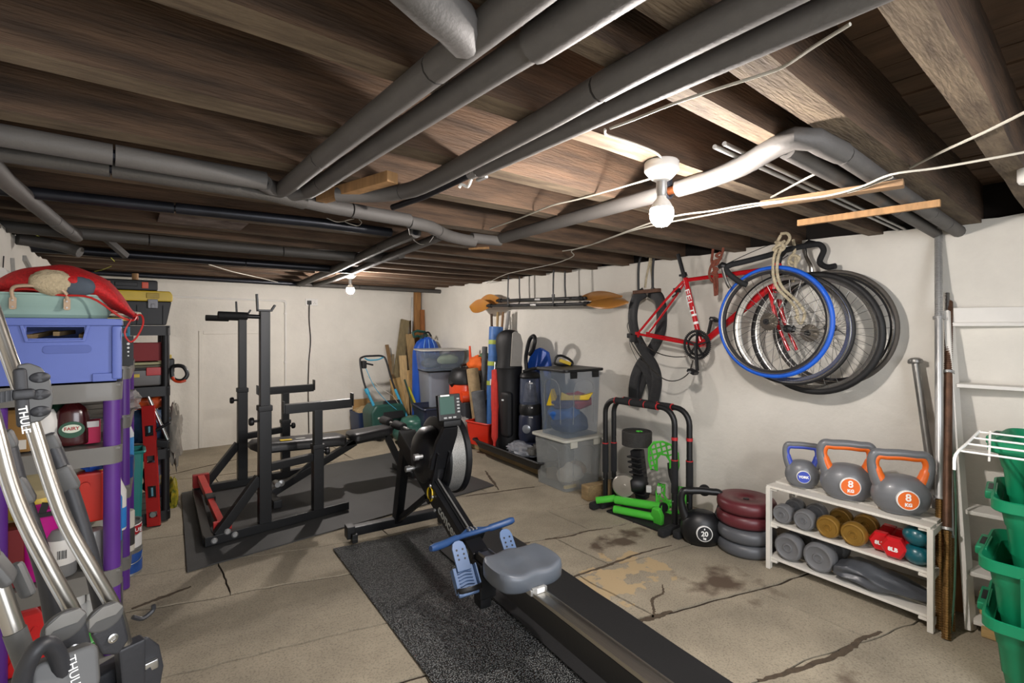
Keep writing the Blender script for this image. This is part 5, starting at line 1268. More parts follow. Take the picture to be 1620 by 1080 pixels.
# handsaw grip beyond the top box
hs = thing('saw_handle', 'black and yellow saw handle rising behind the black-lidded box', 'saw', (3.05,3.25,.98))
MB().tube([(x*1.0+3.02, 3.26-x*.2, y+1.03) for x, y in sp([(-.10,-.03,0),(-.09,.04,0),(-.02,.05,0),(.07,.0,0),(.09,-.045,0),(.03,-.05,0)],4,True) for x, y in ((x,y),)] if False else [Vector((3.02+p.x, 3.12-p.x*.5, 1.028+p.y)) for p in sp([(-.075,-.03,0),(-.065,.03,0),(-.02,.04,0),(.05,.0,0),(.065,-.035,0),(.02,-.04,0)],4,True)], .011, 8, closed=True).build('grip', m_blkpl, hs)
MB().bar((2.98,3.14,1.03),(3.07,3.095,.995),.025,.03).build('yellow_insert', m_yel, hs, bevel=.004)
# --- black tray with clear packaging
bt_ = thing('plastic_tray', 'long shallow black plastic tray on the timber by the wall', 'tray', (2.9,3.7,.10))
Tt = Matrix.Translation((2.93,3.66,.105)) @ Matrix.Rotation(R(-3.5),4,'Z')
tub(Tt, .34, 1.12, .07, m_blkpl, bt_, taper=.88); rimloop(Tt, .35, 1.13, .07, .010, m_blkpl, bt_)
cp = tag(blob((2.86,3.50,.20),(.10),.17,.06,11,.5,22,12,3.0).build('clear_packaging', mat('crinkled_clear_film','b8bcc4',.15,var=.1,alpha=.42,spec=.8), smooth=40), 'crumpled clear plastic packaging in front of the upright vacuum', 'packaging')
cp = tag(MB().bar((2.84,3.30,.215),(2.90,3.62,.205),.09,.06).bar((2.97,3.25,.22),(2.93,3.5,.23),.06,.05).build('vacuum_nozzle', mat('grey_nozzle','55544f',.5,var=.2), bevel=.015), 'grey floor nozzles of a vacuum lying in the black tray', 'nozzle')
# --- upright vacuum
uv = thing('upright_vacuum', 'dark blue upright vacuum cleaner with a clear bin by the white wall', 'vacuum cleaner', (3.0,3.58,.13))
vx, vy = 3.0, 3.56
MB().lathe([(0,.26),(.105,.26),(.115,.30),(.11,.48),(.10,.50),(0,.50)],(vx,vy,0),n=28,sy=.9).build('motor_housing', m_navy, uv)
MB().lathe([(0,.50),(.102,.50),(.108,.52),(.108,.58),(.10,.60),(0,.60)],(vx,vy,0),n=28,sy=.9).build('black_band', m_blkpl, uv)
MB().lathe([(0,.60),(.10,.60),(.105,.62),(.10,.82),(.092,.84),(0,.84)],(vx,vy,0),n=28,sy=.9).build('clear_bin', clear('smoky_bin','5b6478',.62,.1), uv)
MB().lathe([(.0,.62),(.07,.62),(.05,.78),(.03,.8),(0,.8)],(vx,vy,0),n=20).build('dust_cone', mat('grey_dust','8c8c8e',.9,var=.3,scale=30), uv)
MB().lathe([(0,.84),(.098,.84),(.104,.855),(.09,.885),(.05,.905),(0,.91)],(vx,vy,0),n=28,sy=.9).build('bin_lid', m_blkpl, uv)
MB().tube(sp([(vx+.02,vy+.07,.85),(vx+.02,vy+.09,1.0),(vx+.01,vy+.06,1.1),(vx+.01,vy+.02,1.2),(vx,vy-.05,1.235),(vx-.02,vy-.09,1.19),(vx-.01,vy-.05,1.11),(vx+.01,vy+.02,1.06)],5), .019, 10).build('handle_loop', m_blkpl, uv)
MB().box(vx-.01,vy-.02,.19,.24,.26,.13).build('base_head', m_navy, uv, bevel=.03)
MB().lathe([(0,0),(.035,0),(.04,.006),(.03,.012),(0,.013)],(0,0,0),along((vx-.095,vy-.06,.38),(vx-.13,vy-.085,.38)),n=20).build('dial', mat('silver_plastic','9aa0a8',.3,metal=.5), uv)
MB().tube(sp([(vx+.06,vy-.09,.35),(vx+.10,vy-.10,.6),(vx+.08,vy-.07,.9),(vx+.0,vy-.06,.93),(vx-.07,vy+.02,.90)],6), .016, 8).build('hose', m_blkpl, uv)
for z, ln in ((.80,.05),(.575,.06),(.485,.05)): MB().bar((vx-.075,vy-.068,z),(vx-.045,vy-.090,z),.002,.012).build('label_strip', m_whitelet, uv)
bs = tag(MB().prism([(-.13,-.5),(.13,-.5),(.14,.3),(.10,.42),(0,.46),(-.10,.42),(-.14,.3)], .05, frame((3.16,3.62,.66),(.15,-1,0),(.12,0,1))).build('blue_board', m_blue, bevel=.015), 'blue plastic board standing behind the upright vacuum', 'board')
# --- golf bag with black hood, umbrella
gb = thing('golf_bag', 'tall black golf bag with a grey-trimmed black hood', 'golf bag', (2.98,3.88,.12))
gx, gy = 2.99, 3.87
m_nyl = mat('black_nylon','111113',.6,var=.2,scale=16,bump=.25,bscale=24)
MB().lathe([(p.x,p.z) for p in sp([(0,0,.12),(.12,0,.12),(.135,0,.2),(.14,0,.5),(.13,0,.8),(.135,0,.90),(.14,0,.92)],3)]+[(0,.92)],(gx,gy,0),n=24,sy=.9).build('bag_body', m_nyl, gb, smooth=60)
MB().box(gx-.10,gy-.09,.48,.09,.14,.44).build('side_pocket', m_nyl, gb, bevel=.04)
hood = MB(); rows = []
for i, (z, rx, ry, oy) in enumerate(((.90,.135,.12,0),(.98,.12,.115,.0),(1.06,.115,.12,.01),(1.14,.12,.14,.02),(1.22,.115,.14,.02),(1.27,.09,.11,.01),(1.295,.04,.05,0))):
    for j in range(20):
        a = 2*math.pi*j/20; f = 1+.10*noise.noise((math.cos(a)*1.5,math.sin(a)*1.5,z*5))
        rows.append((gx+math.cos(a)*rx*f, gy+oy+math.sin(a)*ry*f, z))
fs = []
for i in range(6):
    for j in range(20): fs.append((i*20+j,i*20+(j+1)%20,(i+1)*20+(j+1)%20,(i+1)*20+j))
fs.append(tuple(range(120,140)))
hood.add(rows, fs).build('hood', m_nyl, gb, smooth=80, sub=1)
MB().prism([(-.05,-.16),(.06,-.16),(.075,.06),(.05,.15),(.0,.18),(-.03,.16)], .02, frame((gx-.03,gy-.13,1.10),(.9,-.45,0),(0,0,1))).build('hood_side_panel', mat('grey_nylon','9a968f',.7,var=.1), gb, bevel=.006)
MB().box(gx-.14,gy-.10,.62,.008,.05,.014,rz=.6).build('badge', m_whitelet, gb)
um = thing('umbrella', 'furled red umbrella leaning against the black golf bag', 'umbrella', (2.84,3.92,.15))
MB().tube(sp([(2.80,3.86,.16),(2.82,3.88,.35),(2.85,3.92,.62),(2.87,3.95,.86),(2.875,3.955,.90)],4), [.016]*2+[.042]*5+[.05]*4+[.042]*4+[.02]*2, 9, flat=.6).build('canopy', mat('red_cloth','bb2a20',.75,var=.15,scale=20,bump=.2), um)
MB().cyl((2.875,3.955,.90),(2.89,3.97,.97),.008,8).build('tip', m_silver, um)
# --- rolls, tarp, red tub
rt = thing('red_tub', 'bright red plastic tub on the floor in front of the rolls', 'tub', (2.95,4.22,.10))
Tr_ = Matrix.Translation((2.97,4.24,.10)) @ Matrix.Rotation(R(10),4,'Z'); m_redtub = mat('red_tub_plastic','cf2a14',.4,var=.06)
tub(Tr_, .27, .34, .24, m_redtub, rt, taper=.84); rimloop(Tr_, .275, .345, .235, .009, m_redtub, rt)
def roll(label, name, p, q, r, hx, cat, hole=True, flare=1.0, m=None):
    t = thing(name, label, cat, p); F = along(p, q); L = (Vector(q)-Vector(p)).length
    m = m or mat(name+'_stuff_'+hx, hx, .9, var=.18, scale=18, bump=.3, bscale=60)
    MB(F).lathe([(r*.35,0),(r,0),(r*flare,L),(r*.4,L),(r*.35,L-.05)], n=22).build('rolled_sheet', m, t)
    sp_ = []
    for i in range(40): a = i*.55; sp_.append((r*(.35+.6*i/40)*math.cos(a), r*(.35+.6*i/40)*math.sin(a), L+.001))
    MB(F).tube(sp_, r*.05, 4).build('coil_edge', m, t)
    return t
roll('beige carpet roll standing in the corner clutter', 'carpet_roll', (3.02,4.42,.12), (3.00,4.55,.86), .065, '9a8462', 'carpet')
roll('dark grey foam mat roll standing in the red tub', 'foam_mat_roll', (2.97,4.27,.13), (2.92,4.33,.64), .068, '5d5f61', 'mat roll')
roll('long thin grey tube standing behind the carpet roll', 'grey_tube', (3.10,4.50,.3), (3.12,4.48,1.10), .03, '5b5c5e', 'tube')
tp_ = thing('tarpaulin_roll', 'blue rolled tarpaulin with green-yellow bands standing by the hood', 'tarpaulin', (3.12,4.22,.2))
pA, pB = Vector((3.03,4.22,.30)), Vector((3.10,4.24,1.32))
m_tarp = mat('blue_tarpaulin','3d6aa8',.5,var=.2,scale=14,bump=.25,bscale=30)
MB().tube(sp([pA,pA.lerp(pB,.4),pA.lerp(pB,.8),pB],5), [.068]*4+[.072]*6+[.075]*6, 14).build('rolled_tarp', m_tarp, tp_)
for f in (.42,.62,.84): MB().cyl(pA.lerp(pB,f-.022), pA.lerp(pB,f+.022), .0765, 16).build('band', mat('lime_band','a2b04a',.6,var=.1), tp_)
for k, (dx, dy, z, lb_, hx) in enumerate(((-.03,.03,1.46,'thin dark stick poking out of the tarpaulin roll','4a3828'),(.0,.0,1.48,'pale broom handle poking out of the tarpaulin roll','9b8259'),(.03,-.02,1.48,'brown handle poking out of the tarpaulin roll','7a5b3c'),(.055,-.05,1.49,'flat grey batten poking out beside the tarpaulin roll','8d8a86'))):
    o = MB().cyl(pB+Vector((dx,dy,-.3)), (pB.x+dx*1.6+.02,pB.y+dy*1.6,z), .014 if k < 3 else .02, 10).build('stick', mat('stick_'+hx,hx,.7,var=.2)); tag(o, lb_, 'stick')
gbag = thing('green_bag', 'dark green bag with a white label between the rolls', 'bag', (3.02,4.12,.2))
blob((3.02,4.10,.55),.07,.09,.40,21,.3,18,14,2).build('bag_cloth', mat('dark_green_cloth','1d2f28',.8,var=.2,bump=.2), gbag, smooth=80, sub=1)
MB().box(2.938,4.07,.76,.004,.075,.06,rz=.5).build('white_label', m_whitelet, gbag)
# --- canister vacuum on a black case
cs = thing('amplifier_box', 'dark grey box with a small blue mark under the red vacuum', 'box', (3.05,4.85,.16))
MB().box(3.09,4.72,.32,.34,.30,.34).build('case', mat('charcoal_case','34363b',.7,var=.12), cs, bevel=.012)
MB().box(3.03,4.568,.37,.02,.004,.12).build('blue_mark', mat('pale_blue_print','7fa0c8',.5,var=0), cs)
MB().box(3.03,4.568,.25,.10,.004,.02).build('pale_mark', m_whitelet, cs)
hn = thing('canister_vacuum', 'orange-red canister vacuum with a black dome top', 'vacuum cleaner', (3.06,4.80,.49))
hx_, hy_ = 3.06, 4.80; m_hred = mat('vacuum_orange_red','d8451c',.35,var=.06,coat=.2)
MB().lathe([(0,.49),(.16,.49),(.175,.505),(.175,.66),(.17,.675),(0,.675)],(hx_,hy_,0),n=36).build('drum', m_hred, hn)
MB().lathe([(p.x,p.z) for p in sp([(.178,0,.675),(.185,0,.685),(.18,0,.75),(.15,0,.82),(.10,0,.85),(.0,0,.86)],4)],(hx_,hy_,0),n=36).build('dome', m_blkpl, hn, smooth=60)
MB().tube(sp([(hx_-.07,hy_-.03,.85),(hx_-.05,hy_-.02,.885),(hx_+.05,hy_+.02,.885),(hx_+.07,hy_+.03,.85)],4), .014, 8).build('carry_handle', m_blkpl, hn)
MB().cyl((hx_-.14,hy_-.16,.545),(hx_+.02,hy_-.22,.545),.062,22).build('orange_side_tank', m_hred, hn)
MB().cyl((hx_+.02,hy_-.22,.545),(hx_+.035,hy_-.225,.545),.055,22).build('tank_cap', mat('dark_red_cap','8a3020',.5), hn)
MB().cyl((hx_-.15,hy_+.0,.66),(hx_-.19,hy_-.02,.70),.03,14).build('hose_socket', m_blkpl, hn)
MB().tube(sp([(3.13,4.64,.47),(3.02,4.60,.42),(2.95,4.60,.30),(3.0,4.58,.2),(3.1,4.60,.18)],6), .018, 9).build('hose', m_blkpl, hn)
wbag = tag(blob((2.86,4.62,.20),.13,.14,.17,31,.45,22,14,3).build('plastic_bag', mat('white_film_bag','b3afab',.3,var=.15,alpha=.72,bump=.3,bscale=25), smooth=45), 'scrunched pale plastic bag beside the red tub', 'bag')
oc = tag(blob((3.17,4.70,.90),.11,.13,.10,33,.55,20,12,2.6).build('orange_cloth', mat('orange_cloth','e0651f',.8,var=.12,bump=.2), smooth=60, sub=1), 'bright orange cloth bundle beside the black vacuum dome', 'cloth')
oc = tag(MB().cyl((3.14,4.80,.92),(3.13,4.80,1.10),.018,10,.012).build('orange_cone', m_orange), 'orange plastic spike standing in the orange bundle', 'cone')
oc = tag(blob((3.22,4.62,.99),.06,.07,.04,35,.6,16,10,3).build('green_netting', mat('green_netting','4a6a48',.8,var=.3), smooth=60), 'green netting on the orange cloth bundle', 'netting')
# --- clear boxes by the sledge
st1 = thing('storage_box', 'cloudy upright plastic bin below the flat clear box', 'box', (3.03,5.36,.0)); T1_ = Matrix.Translation((3.03,5.38,.0)) @ Matrix.Rotation(R(-8),4,'Z')
tub(T1_, .36, .40, .79, mat('cloudy_bin_plastic','8e95a0',.3,var=.05,alpha=.75), st1, taper=.80); rimloop(T1_, .37, .41, .785, .008, m_blkpl, st1)
st2 = thing('storage_box', 'flat clear box with a pale lid and green packaging inside', 'box', (3.0,5.30,.80)); T2_ = Matrix.Translation((3.0,5.26,.805)) @ Matrix.Rotation(R(-12),4,'Z')
tub(T2_, .52, .40, .235, m_clear, st2, taper=.90); MB(T2_).prism(rrect(.56,.44,.05,5), .018, Matrix.Translation((0,0,.232))).build('lid', mat('pale_grey_lid','b3b1aa',.4,var=.05,alpha=.85), st2, bevel=.004)
cloth('pale green patterned packet in the flat clear box', (3.04,5.14,.93), (.15,.07,.07), 41, '9fae8c', 'packet', 'packet', .2)
cloth('dark clothes in the flat clear box', (2.90,5.28,.88), (.14,.12,.06), 42, '4e5560', 'folded_cloth')
# --- blue sledge
sg = thing('plastic_sledge', 'bright blue plastic sledge with a rounded top standing on end', 'sledge', (3.05,5.72,.0))
n = 20; rows = []
for i in range(n+1):
    s = i/n; z = .02+1.17*s; w = .185*(1 if s < .8 else math.sqrt(max(.02,1-((s-.8)/.2)**2*.97)))*(1+.15*(1-s))
    rows.append([(3.06+w*math.cos(R(180-180*k/8))*1.0+.02*(1-s), 5.70-.07*math.sin(R(180*k/8))*(1 if s < .9 else .6)+(.03 if k in (0,8) else 0), z) for k in range(9)])
MB().grid(rows, t=Vector((0,.012,0))).build('shell', m_blue, sg, smooth=60)
for k in (-1, 0, 1): MB().tube([(3.06+k*.08,5.628,.95),(3.06+k*.075,5.64,1.08),(3.06+k*.05,5.66,1.16)], .006, 6).build('moulded_rib', mat('pale_blue_rib','5f8fd0',.4), sg)
MB().tube(sp([(3.0,5.70,1.17),(3.02,5.70,1.23),(3.08,5.70,1.25),(3.12,5.70,1.20)],5), .012, 8).build('rope_handle', m_blkpl, sg)
# --- navy tub with a board
nv = thing('navy_tub', 'dark navy storage tub behind the rowing machine monitor', 'tub', (2.85,5.0,.0)); Tn = Matrix.Translation((2.80,5.02,.0)) @ Matrix.Rotation(R(-12),4,'Z')
tub(Tn, .40, .50, .42, m_navy, nv, taper=.86); rimloop(Tn, .41, .51, .415, .012, m_navy, nv)
MB(Tn).box(0,0,.36,.36,.46,.01).build('contents_level', m_blacklet, nv)
tag(MB().bar((2.86,4.86,.435),(2.98,5.15,.435),.16,.03).build('wooden_board', m_kerb, bevel=.004), 'pale wooden board lying over the navy tub', 'board')
# --- blue bin of sawdust
bb_ = thing('sawdust_bin', 'small dark blue bin heaped with wood shavings near the end wall', 'bin', (2.35,6.0,0)); Tb = Matrix.Translation((2.36,6.05,0))
tub(Tb, .26, .34, .27, mat('dark_blue_bin','25375a',.45,var=.1), bb_, taper=.86)
sd = tag(blob((2.36,6.05,.26),.115,.15,.06,51,.5,20,10,4).build('wood_shavings', mat('wood_shavings','b39a70',.9,var=.35,scale=60,bump=.5,bscale=120), smooth=30, kind='stuff'), 'heap of pale wood shavings in the dark blue bin', 'shavings')
tag(MB().box(2.37,6.16,.33,.22,.02,.14).build('cardboard_flap', mat('cardboard','9b7c4f',.85,var=.12)), 'cardboard piece standing in the bin of shavings', 'cardboard')
# --- lawn mower
lm = thing('lawn_mower', 'green lawn mower with a black and turquoise handle by the end wall', 'lawn mower', (2.55,5.35,0))
MB().lathe([(p.x,p.z) for p in sp([(.0,0,.05),(.20,0,.05),(.235,0,.08),(.24,0,.13),(.20,0,.19),(.12,0,.23),(0,0,.25)],3)],(2.60,5.15,0),n=28,sy=1.0).build('deck', m_dkgreen, lm, smooth=60)
MB().lathe([(0,.20),(.15,.20),(.16,.24),(.14,.28),(.08,.30),(0,.305)],(2.60,5.15,0),n=24).build('motor_cover', mat('mower_green','2c5a4d',.35,var=.08,coat=.2), lm, smooth=60)
mbx = MB().prism([(-.20,0),(.20,0),(.22,.26),(.16,.34),(-.16,.34),(-.22,.26)], .30, frame((2.42,5.72,.08),(1,0,0),(0,0,1))).build('grass_box', m_dkgreen, lm, bevel=.03)
for k in range(5): MB().box(2.42,5.565-.15*0+.02,.16+.05*k,.34,.01,.012).build('vent_slot', m_blacklet, mbx)
MB().prism([(-.14,0),(.14,0),(.10,.22),(-.10,.22)], .03, frame((2.47,5.42,.24),(1,0,0),(0,.35,1))).build('flap', m_blkpl, lm, bevel=.006)
for x, y in ((2.40,5.05),(2.78,5.05),(2.30,5.46),(2.66,5.46)): MB().lathe([(0,-.02),(.07,-.02),(.08,-.012),(.08,.012),(.07,.02),(0,.02)],(x,y,.08),axis_mat('X'),n=22).build('road_wheel', m_rubber, lm)
hp = [Vector((2.33,5.42,.20)),Vector((2.20,5.58,.60)),Vector((2.155,5.64,.90)),Vector((2.19,5.66,.965)),Vector((2.32,5.66,.975)),Vector((2.44,5.66,.965)),Vector((2.48,5.64,.90)),Vector((2.55,5.58,.60)),Vector((2.66,5.42,.20))]
MB().tube(sp(hp,5), .0115, 10).build('handle_frame', m_blkpl, lm)
MB().cyl(hp[0],hp[0].lerp(hp[1],.92),.0165,10).cyl(hp[0].lerp(hp[1],.86),hp[0].lerp(hp[1],1.0),.024,10).build('turquoise_arm', m_teal2, lm)
MB().cyl(hp[8],hp[8].lerp(hp[7],.92),.0165,10).build('turquoise_arm', m_teal2, lm)
MB().box(2.19,5.62,.88,.05,.07,.09).bar((2.19,5.60,.90),(2.30,5.60,.87),.02,.02).build('switch_box', m_blkpl, lm, bevel=.01)
MB().tube(sp([(2.20,5.62,.955),(2.25,5.62,.93),(2.36,5.62,.93),(2.43,5.62,.955)],4),.008,8).build('bail_lever', m_teal2, lm)
MB().tube(sp([(2.20,5.60,.85),(2.28,5.52,.62),(2.40,5.45,.45),(2.50,5.40,.35)],5),.004,6).build('power_lead', m_teal2, lm)
MB().tube(sp([(2.22,5.60,.75),(2.35,5.5,.60),(2.48,5.45,.50),(2.60,5.42,.30)],5),.003,6).build('control_cable', m_cable, lm)
# --- timber leaning in the corner: each plank its own thing
def plank(label, u0, v0, u1, v1, y0, y1, w, t, hx, name='timber_plank'):
    a = atY(u0,v0,y0); b = atY(u1,v1,y1)
    b = a.lerp(b, a.z/(a.z-b.z))
    o = MB().bar(b, a, w, t, up=(0,-1,.05)).build(name, mat('plank_'+hx, hx, .8, var=.25, scale=8, stretch=(6,6,.6), bump=.25, bscale=20), bevel=.003)
    o['group'] = 'planks leaning in the far corner'; return tag(o, label, 'plank', 'planks leaning in the far corner')
plank('wide greenish-brown plank, tallest on the left of the corner timber',641,506,620,665,6.25,6.05,.12,.035,'7d7052')
plank('dark edge-on plank right behind the wide greenish one',650,507,660,640,6.27,6.10,.03,.05,'54452f')
plank('tall pine stud standing upright in the corner up to the joists',660,459,660,690,6.28,6.28,.085,.06,'9a6f40','timber_stud')
plank('orange-brown plank just right of the tall pine stud',668,490,670,640,6.20,6.05,.06,.03,'8f5a30')
plank('dark brown plank leaning behind the orange-brown one',672,492,684,640,6.25,6.1,.03,.03,'5d3f26')
plank('light plank nearest the right wall, top above the blue sledge',688,507,690,620,6.05,5.95,.06,.03,'a3845a')
plank('thin brown lath beside the plank above the sledge',691,508,699,600,6.15,6.0,.025,.025,'765838')
plank('short weathered plank with a pale cut top in front of the wide one',648,528,660,640,6.05,5.92,.11,.025,'a3875c')
plank('pale yellow board standing low in front of the wide plank',637,562,642,650,5.98,5.9,.10,.02,'c0a273')
plank('pale narrow board beside the pale yellow one',648,585,656,655,5.95,5.88,.08,.02,'b79665')
plank('brown slanting plank low down behind the mower handle',612,545,632,660,6.2,6.0,.045,.02,'7a6040')
plank('short broad board low behind the mower',625,598,640,670,5.95,5.85,.15,.02,'a98a58')
plank('greyish thin batten leaning left of the wide plank',622,560,618,660,6.15,6.05,.03,.02,'776a52')
plank('green and yellow striped slim batten low in the corner',646,612,664,655,5.75,5.6,.025,.02,'b5a92f')
plank('dark green slim batten crossing low in the corner',640,600,656,650,5.78,5.62,.02,.02,'33483a')
tag(MB().cyl(atY(652,470,6.25), atY(651,560,6.2), .008, 8).build('metal_rod', m_steel), 'thin metal rod standing beside the tall pine stud', 'rod')
ht_ = thing('hedge_trimmer', 'dark green hedge trimmer hanging among the planks', 'hedge trimmer', (2.85,5.9,.9))
MB().tube([atY(u,v,5.88) for u,v in ((655,533),(653,526),(660,523),(672,525),(676,531),(670,534),(660,531))], .018, 8, closed=True).build('loop_handle', m_dkgreen, ht_)
MB().bar(atY(668,530,5.86), atY(672,550,5.8), .07, .06).build('motor_body', m_dkgreen, ht_, bevel=.012)
MB().bar(atY(661,580,5.75), atY(660,612,5.72), .09, .08).build('teal_body', mat('teal_tool','2e5f63',.4,var=.1), ht_, bevel=.02)
oc = MB(); r_ = random.Random(3)
pts = [atY(655+22*r_.random(), 575+60*r_.random(), 5.70+.04*r_.random()) for _ in range(16)]
tag(oc.tube(sp(pts,6), .006, 6).build('orange_flex', mat('orange_flex','cf5a2a',.5)), 'tangled orange extension flex in front of the planks', 'cable')
# ------------------------------------------------ shelving along the left wall
m_purple = mat('purple_post_plastic','55297f',.42,var=.07); m_shelf = mat('grey_shelf_plastic','6c6a65',.42,var=.08,coat=.1)
def unit(name, label, x0, x1, y0, y1, levels, mp, ms, r, rz=0.0):
    t = thing(name, label, 'shelving', ((x0+x1)/2,(y0+y1)/2,0), rz)
    cx_, cy_ = (x0+x1)/2, (y0+y1)/2; T = Matrix.Translation((cx_,cy_,0)) @ Matrix.Rotation(rz,4,'Z'); w, d = x1-x0, y1-y0
    for z in levels:
        sh = MB(T).box(0,0,z-.006,w-.01,d-.01,.012).build('shelf', ms, t, bevel=.003)
        mb = MB(T); k = rrect(w,d,r*1.35,4); n = len(k); vs = [(x,y,z+.004) for x,y in k]+[(x,y,z-.062) for x,y in k]+[(x*.965,y*.98,z-.062) for x,y in k]+[(x*.965,y*.98,z+.004) for x,y in k]
        fs = [(a*n+j, a*n+(j+1) % n, ((a+1) % 4)*n+(j+1) % n, ((a+1) % 4)*n+j) for a in range(4) for j in range(n)]
        mb.add(vs, fs).build('skirt', ms, sh, smooth=35)
        for q in (-.3,0,.3): MB(T).box(0,q*d,z+.001,w*.9,.006,.002).build('rib', ms, sh)
    zs = [0]+sorted(levels)
    for sx in (-1, 1):
        for sy in (-1, 1):
            for a, b in zip(zs, zs[1:]):
                if b-.062 > a+.02: MB(T).cyl((sx*(w/2-r*1.15),sy*(d/2-r*1.15),a+.002),(sx*(w/2-r*1.15),sy*(d/2-r*1.15),b-.06), r, 18).build('post', mp, t)
    return t
unit('shelving_unit', 'grey plastic shelving with purple posts under the lilac crate', -.375,-.012,2.355,3.09,[.10,.415,.874,1.11],m_purple,m_shelf,.0265)
unit('shelving_unit', 'grey plastic shelving with purple posts farther along, beside paint tins', -.355,.03,3.15,3.86,[.16,.52,.874,1.12],m_purple,m_shelf,.0245,R(-2))
unit('shelving_unit', 'black plastic shelving stacked with toolboxes', -.26,.238,4.08,4.62,[.075,.49,.915,1.325],m_blkpl,m_blkpl,.024)
# --- lilac crate, trug and red mesh bag
m_lilac = mat('lilac_blue_plastic','5a6cb4',.45,var=.06,scale=4)
lc = thing('storage_crate', 'large lilac-blue plastic crate with hand holes on the top shelf', 'crate', (-.23,2.55,1.115))
Tc = Matrix.Translation((-.235,2.56,1.115)); cw, cd, chh = .435, .40, .235
def cratewalls():
    # near wall with a real hand hole, other walls plain
    mb = MB(Tc); tw = .006
    x0, x1, y0, y1 = -cw/2, cw/2, -cd/2, cd/2
    hx0, hx1, hz0, hz1 = -.035, .115, .165, .205
    tap = .012
    def pane(px, n0, n1): pass
    for a, b, c, d in ((x0+tap,hx0,0,chh),(hx1,x1-tap,0,chh)): mb.span(a,y0,c,b,y0+tw,d)
    mb.span(hx0,y0,0,hx1,y0+tw,hz0); mb.span(hx0,y0,hz1,hx1,y0+tw,chh)
    mb.span(x0+tap,y1-tw,0,x1-tap,y1,chh); mb.span(x0+tap,y0,0,x0+tap+tw,y1,chh); mb.span(x1-tap-tw,y0,0,x1-tap,y1,chh); mb.span(x0+tap,y0,0,x1-tap,y1,tw)
    return mb
cratewalls().build('tub', m_lilac, lc, smooth=0)
MB(Tc).box(0,-cd/2-.006,chh-.012,cw+.01,.014,.026).box(cw/2,0,chh-.012,.014,cd,.026).box(-cw/2,0,chh-.012,.014,cd,.026).box(0,cd/2+.006,chh-.012,cw+.01,.014,.026).build('rim', m_lilac, lc, bevel=.003)
MB(Tc).prism([(-.055,.225),(-.045,.225),(-.03,.16),(.11,.16),(.125,.225),(.135,.225),(.118,.152),(-.038,.152)], .008, frame((0,-cd/2,0),(1,0,0),(0,0,1))).build('hole_frame', m_lilac, lc, bevel=.002)
MB(Tc).box(cw/2-.01,-cd/2+.0,.11,.03,.03,.2).build('corner_pillar', m_lilac, lc, bevel=.008)
MB(Tc).box(cw/2-.045,-cd/2-.003,.02,.07,.012,.03).build('stacking_foot', m_lilac, lc, bevel=.003)
MB(Tc).prism(rrect(.13,.028,.012,4), .003, frame((.07,-cd/2,.125),(1,0,0),(0,0,1))).build('moulded_badge', mat('lilac_badge','4e5fa4',.5,var=.05), lc, bevel=.001)
for k, lb_ in enumerate(('leftmost brown stick inside the lilac crate, seen through its hand hole','brown stick inside the lilac crate in the middle of its hand hole','rightmost brown stick inside the lilac crate, seen through its hand hole')): tag(MB().bar((-.27+.07*k,2.42,1.285+.01*(k%2)),(-.22+.05*k,2.66,1.30),.018,.016).build('wooden_peg', mat('peg_wood','8a7350',.8,var=.3), bevel=.002), lb_, 'stick', 'sticks in the lilac crate')
tg = thing('garden_trug', 'pale green oval trug with tan handles on the lilac crate', 'trug', (-.24,2.55,1.352))
Tg = Matrix.Translation((-.255,2.54,1.352)); m_trug = mat('pale_green_trug','8aa69e',.55,var=.06)
mb = MB(Tg); vs = []; fs = []; n = 36
prof = [(.86,0),(.90,.012),(.90,.014),(.94,.038),(.945,.04),(1.0,.078),(1.02,.08),(1.02,.086),(.985,.086),(.85,.006)]
for s, z in prof:
    for j in range(n):
        a = 2*math.pi*j/n; vs.append((.225*s*math.copysign(abs(math.cos(a))**.7, math.cos(a)), .19*s*math.copysign(abs(math.sin(a))**.7, math.sin(a)), z))
for i in range(len(prof)-1):
    for j in range(n): fs.append((i*n+j, i*n+(j+1) % n, (i+1)*n+(j+1) % n, (i+1)*n+j))
fs += [tuple(range(n-1,-1,-1)), tuple(range((len(prof)-1)*n, len(prof)*n))]
mb.add(vs, fs).build('bowl', m_trug, tg, smooth=30)
m_tan = mat('tan_plastic','b39a80',.5,var=.08)
hd = MB(Tg).tube(sp([(-.045,-.192,.055),(-.047,-.20,.095),(-.02,-.21,.108),(.06,-.21,.105),(.088,-.20,.085),(.09,-.188,.045)],5), .008, 8, flat=.7).build('handle', m_tan, tg)
for x in (-.046,.09):
    MB(Tg).prism(rrect(.018,.042,.006), .005, frame((x,-.194,.048),(1,0,0),(0,.1,1))).build('handle_tab', m_tan, hd)
    for z in (.036,.058): MB(Tg).cyl((x,-.199,z),(x,-.203,z),.003,8).build('rivet', m_steel, hd)
m_mesh = mat('red_mesh_fabric','b8181c',.7,var=.22,scale=120,detail=1,bump=.3,bscale=300)
rb_ = thing('mesh_bag', 'red mesh drawstring bag slumped over the green trug', 'bag', (-.1,2.55,1.42))
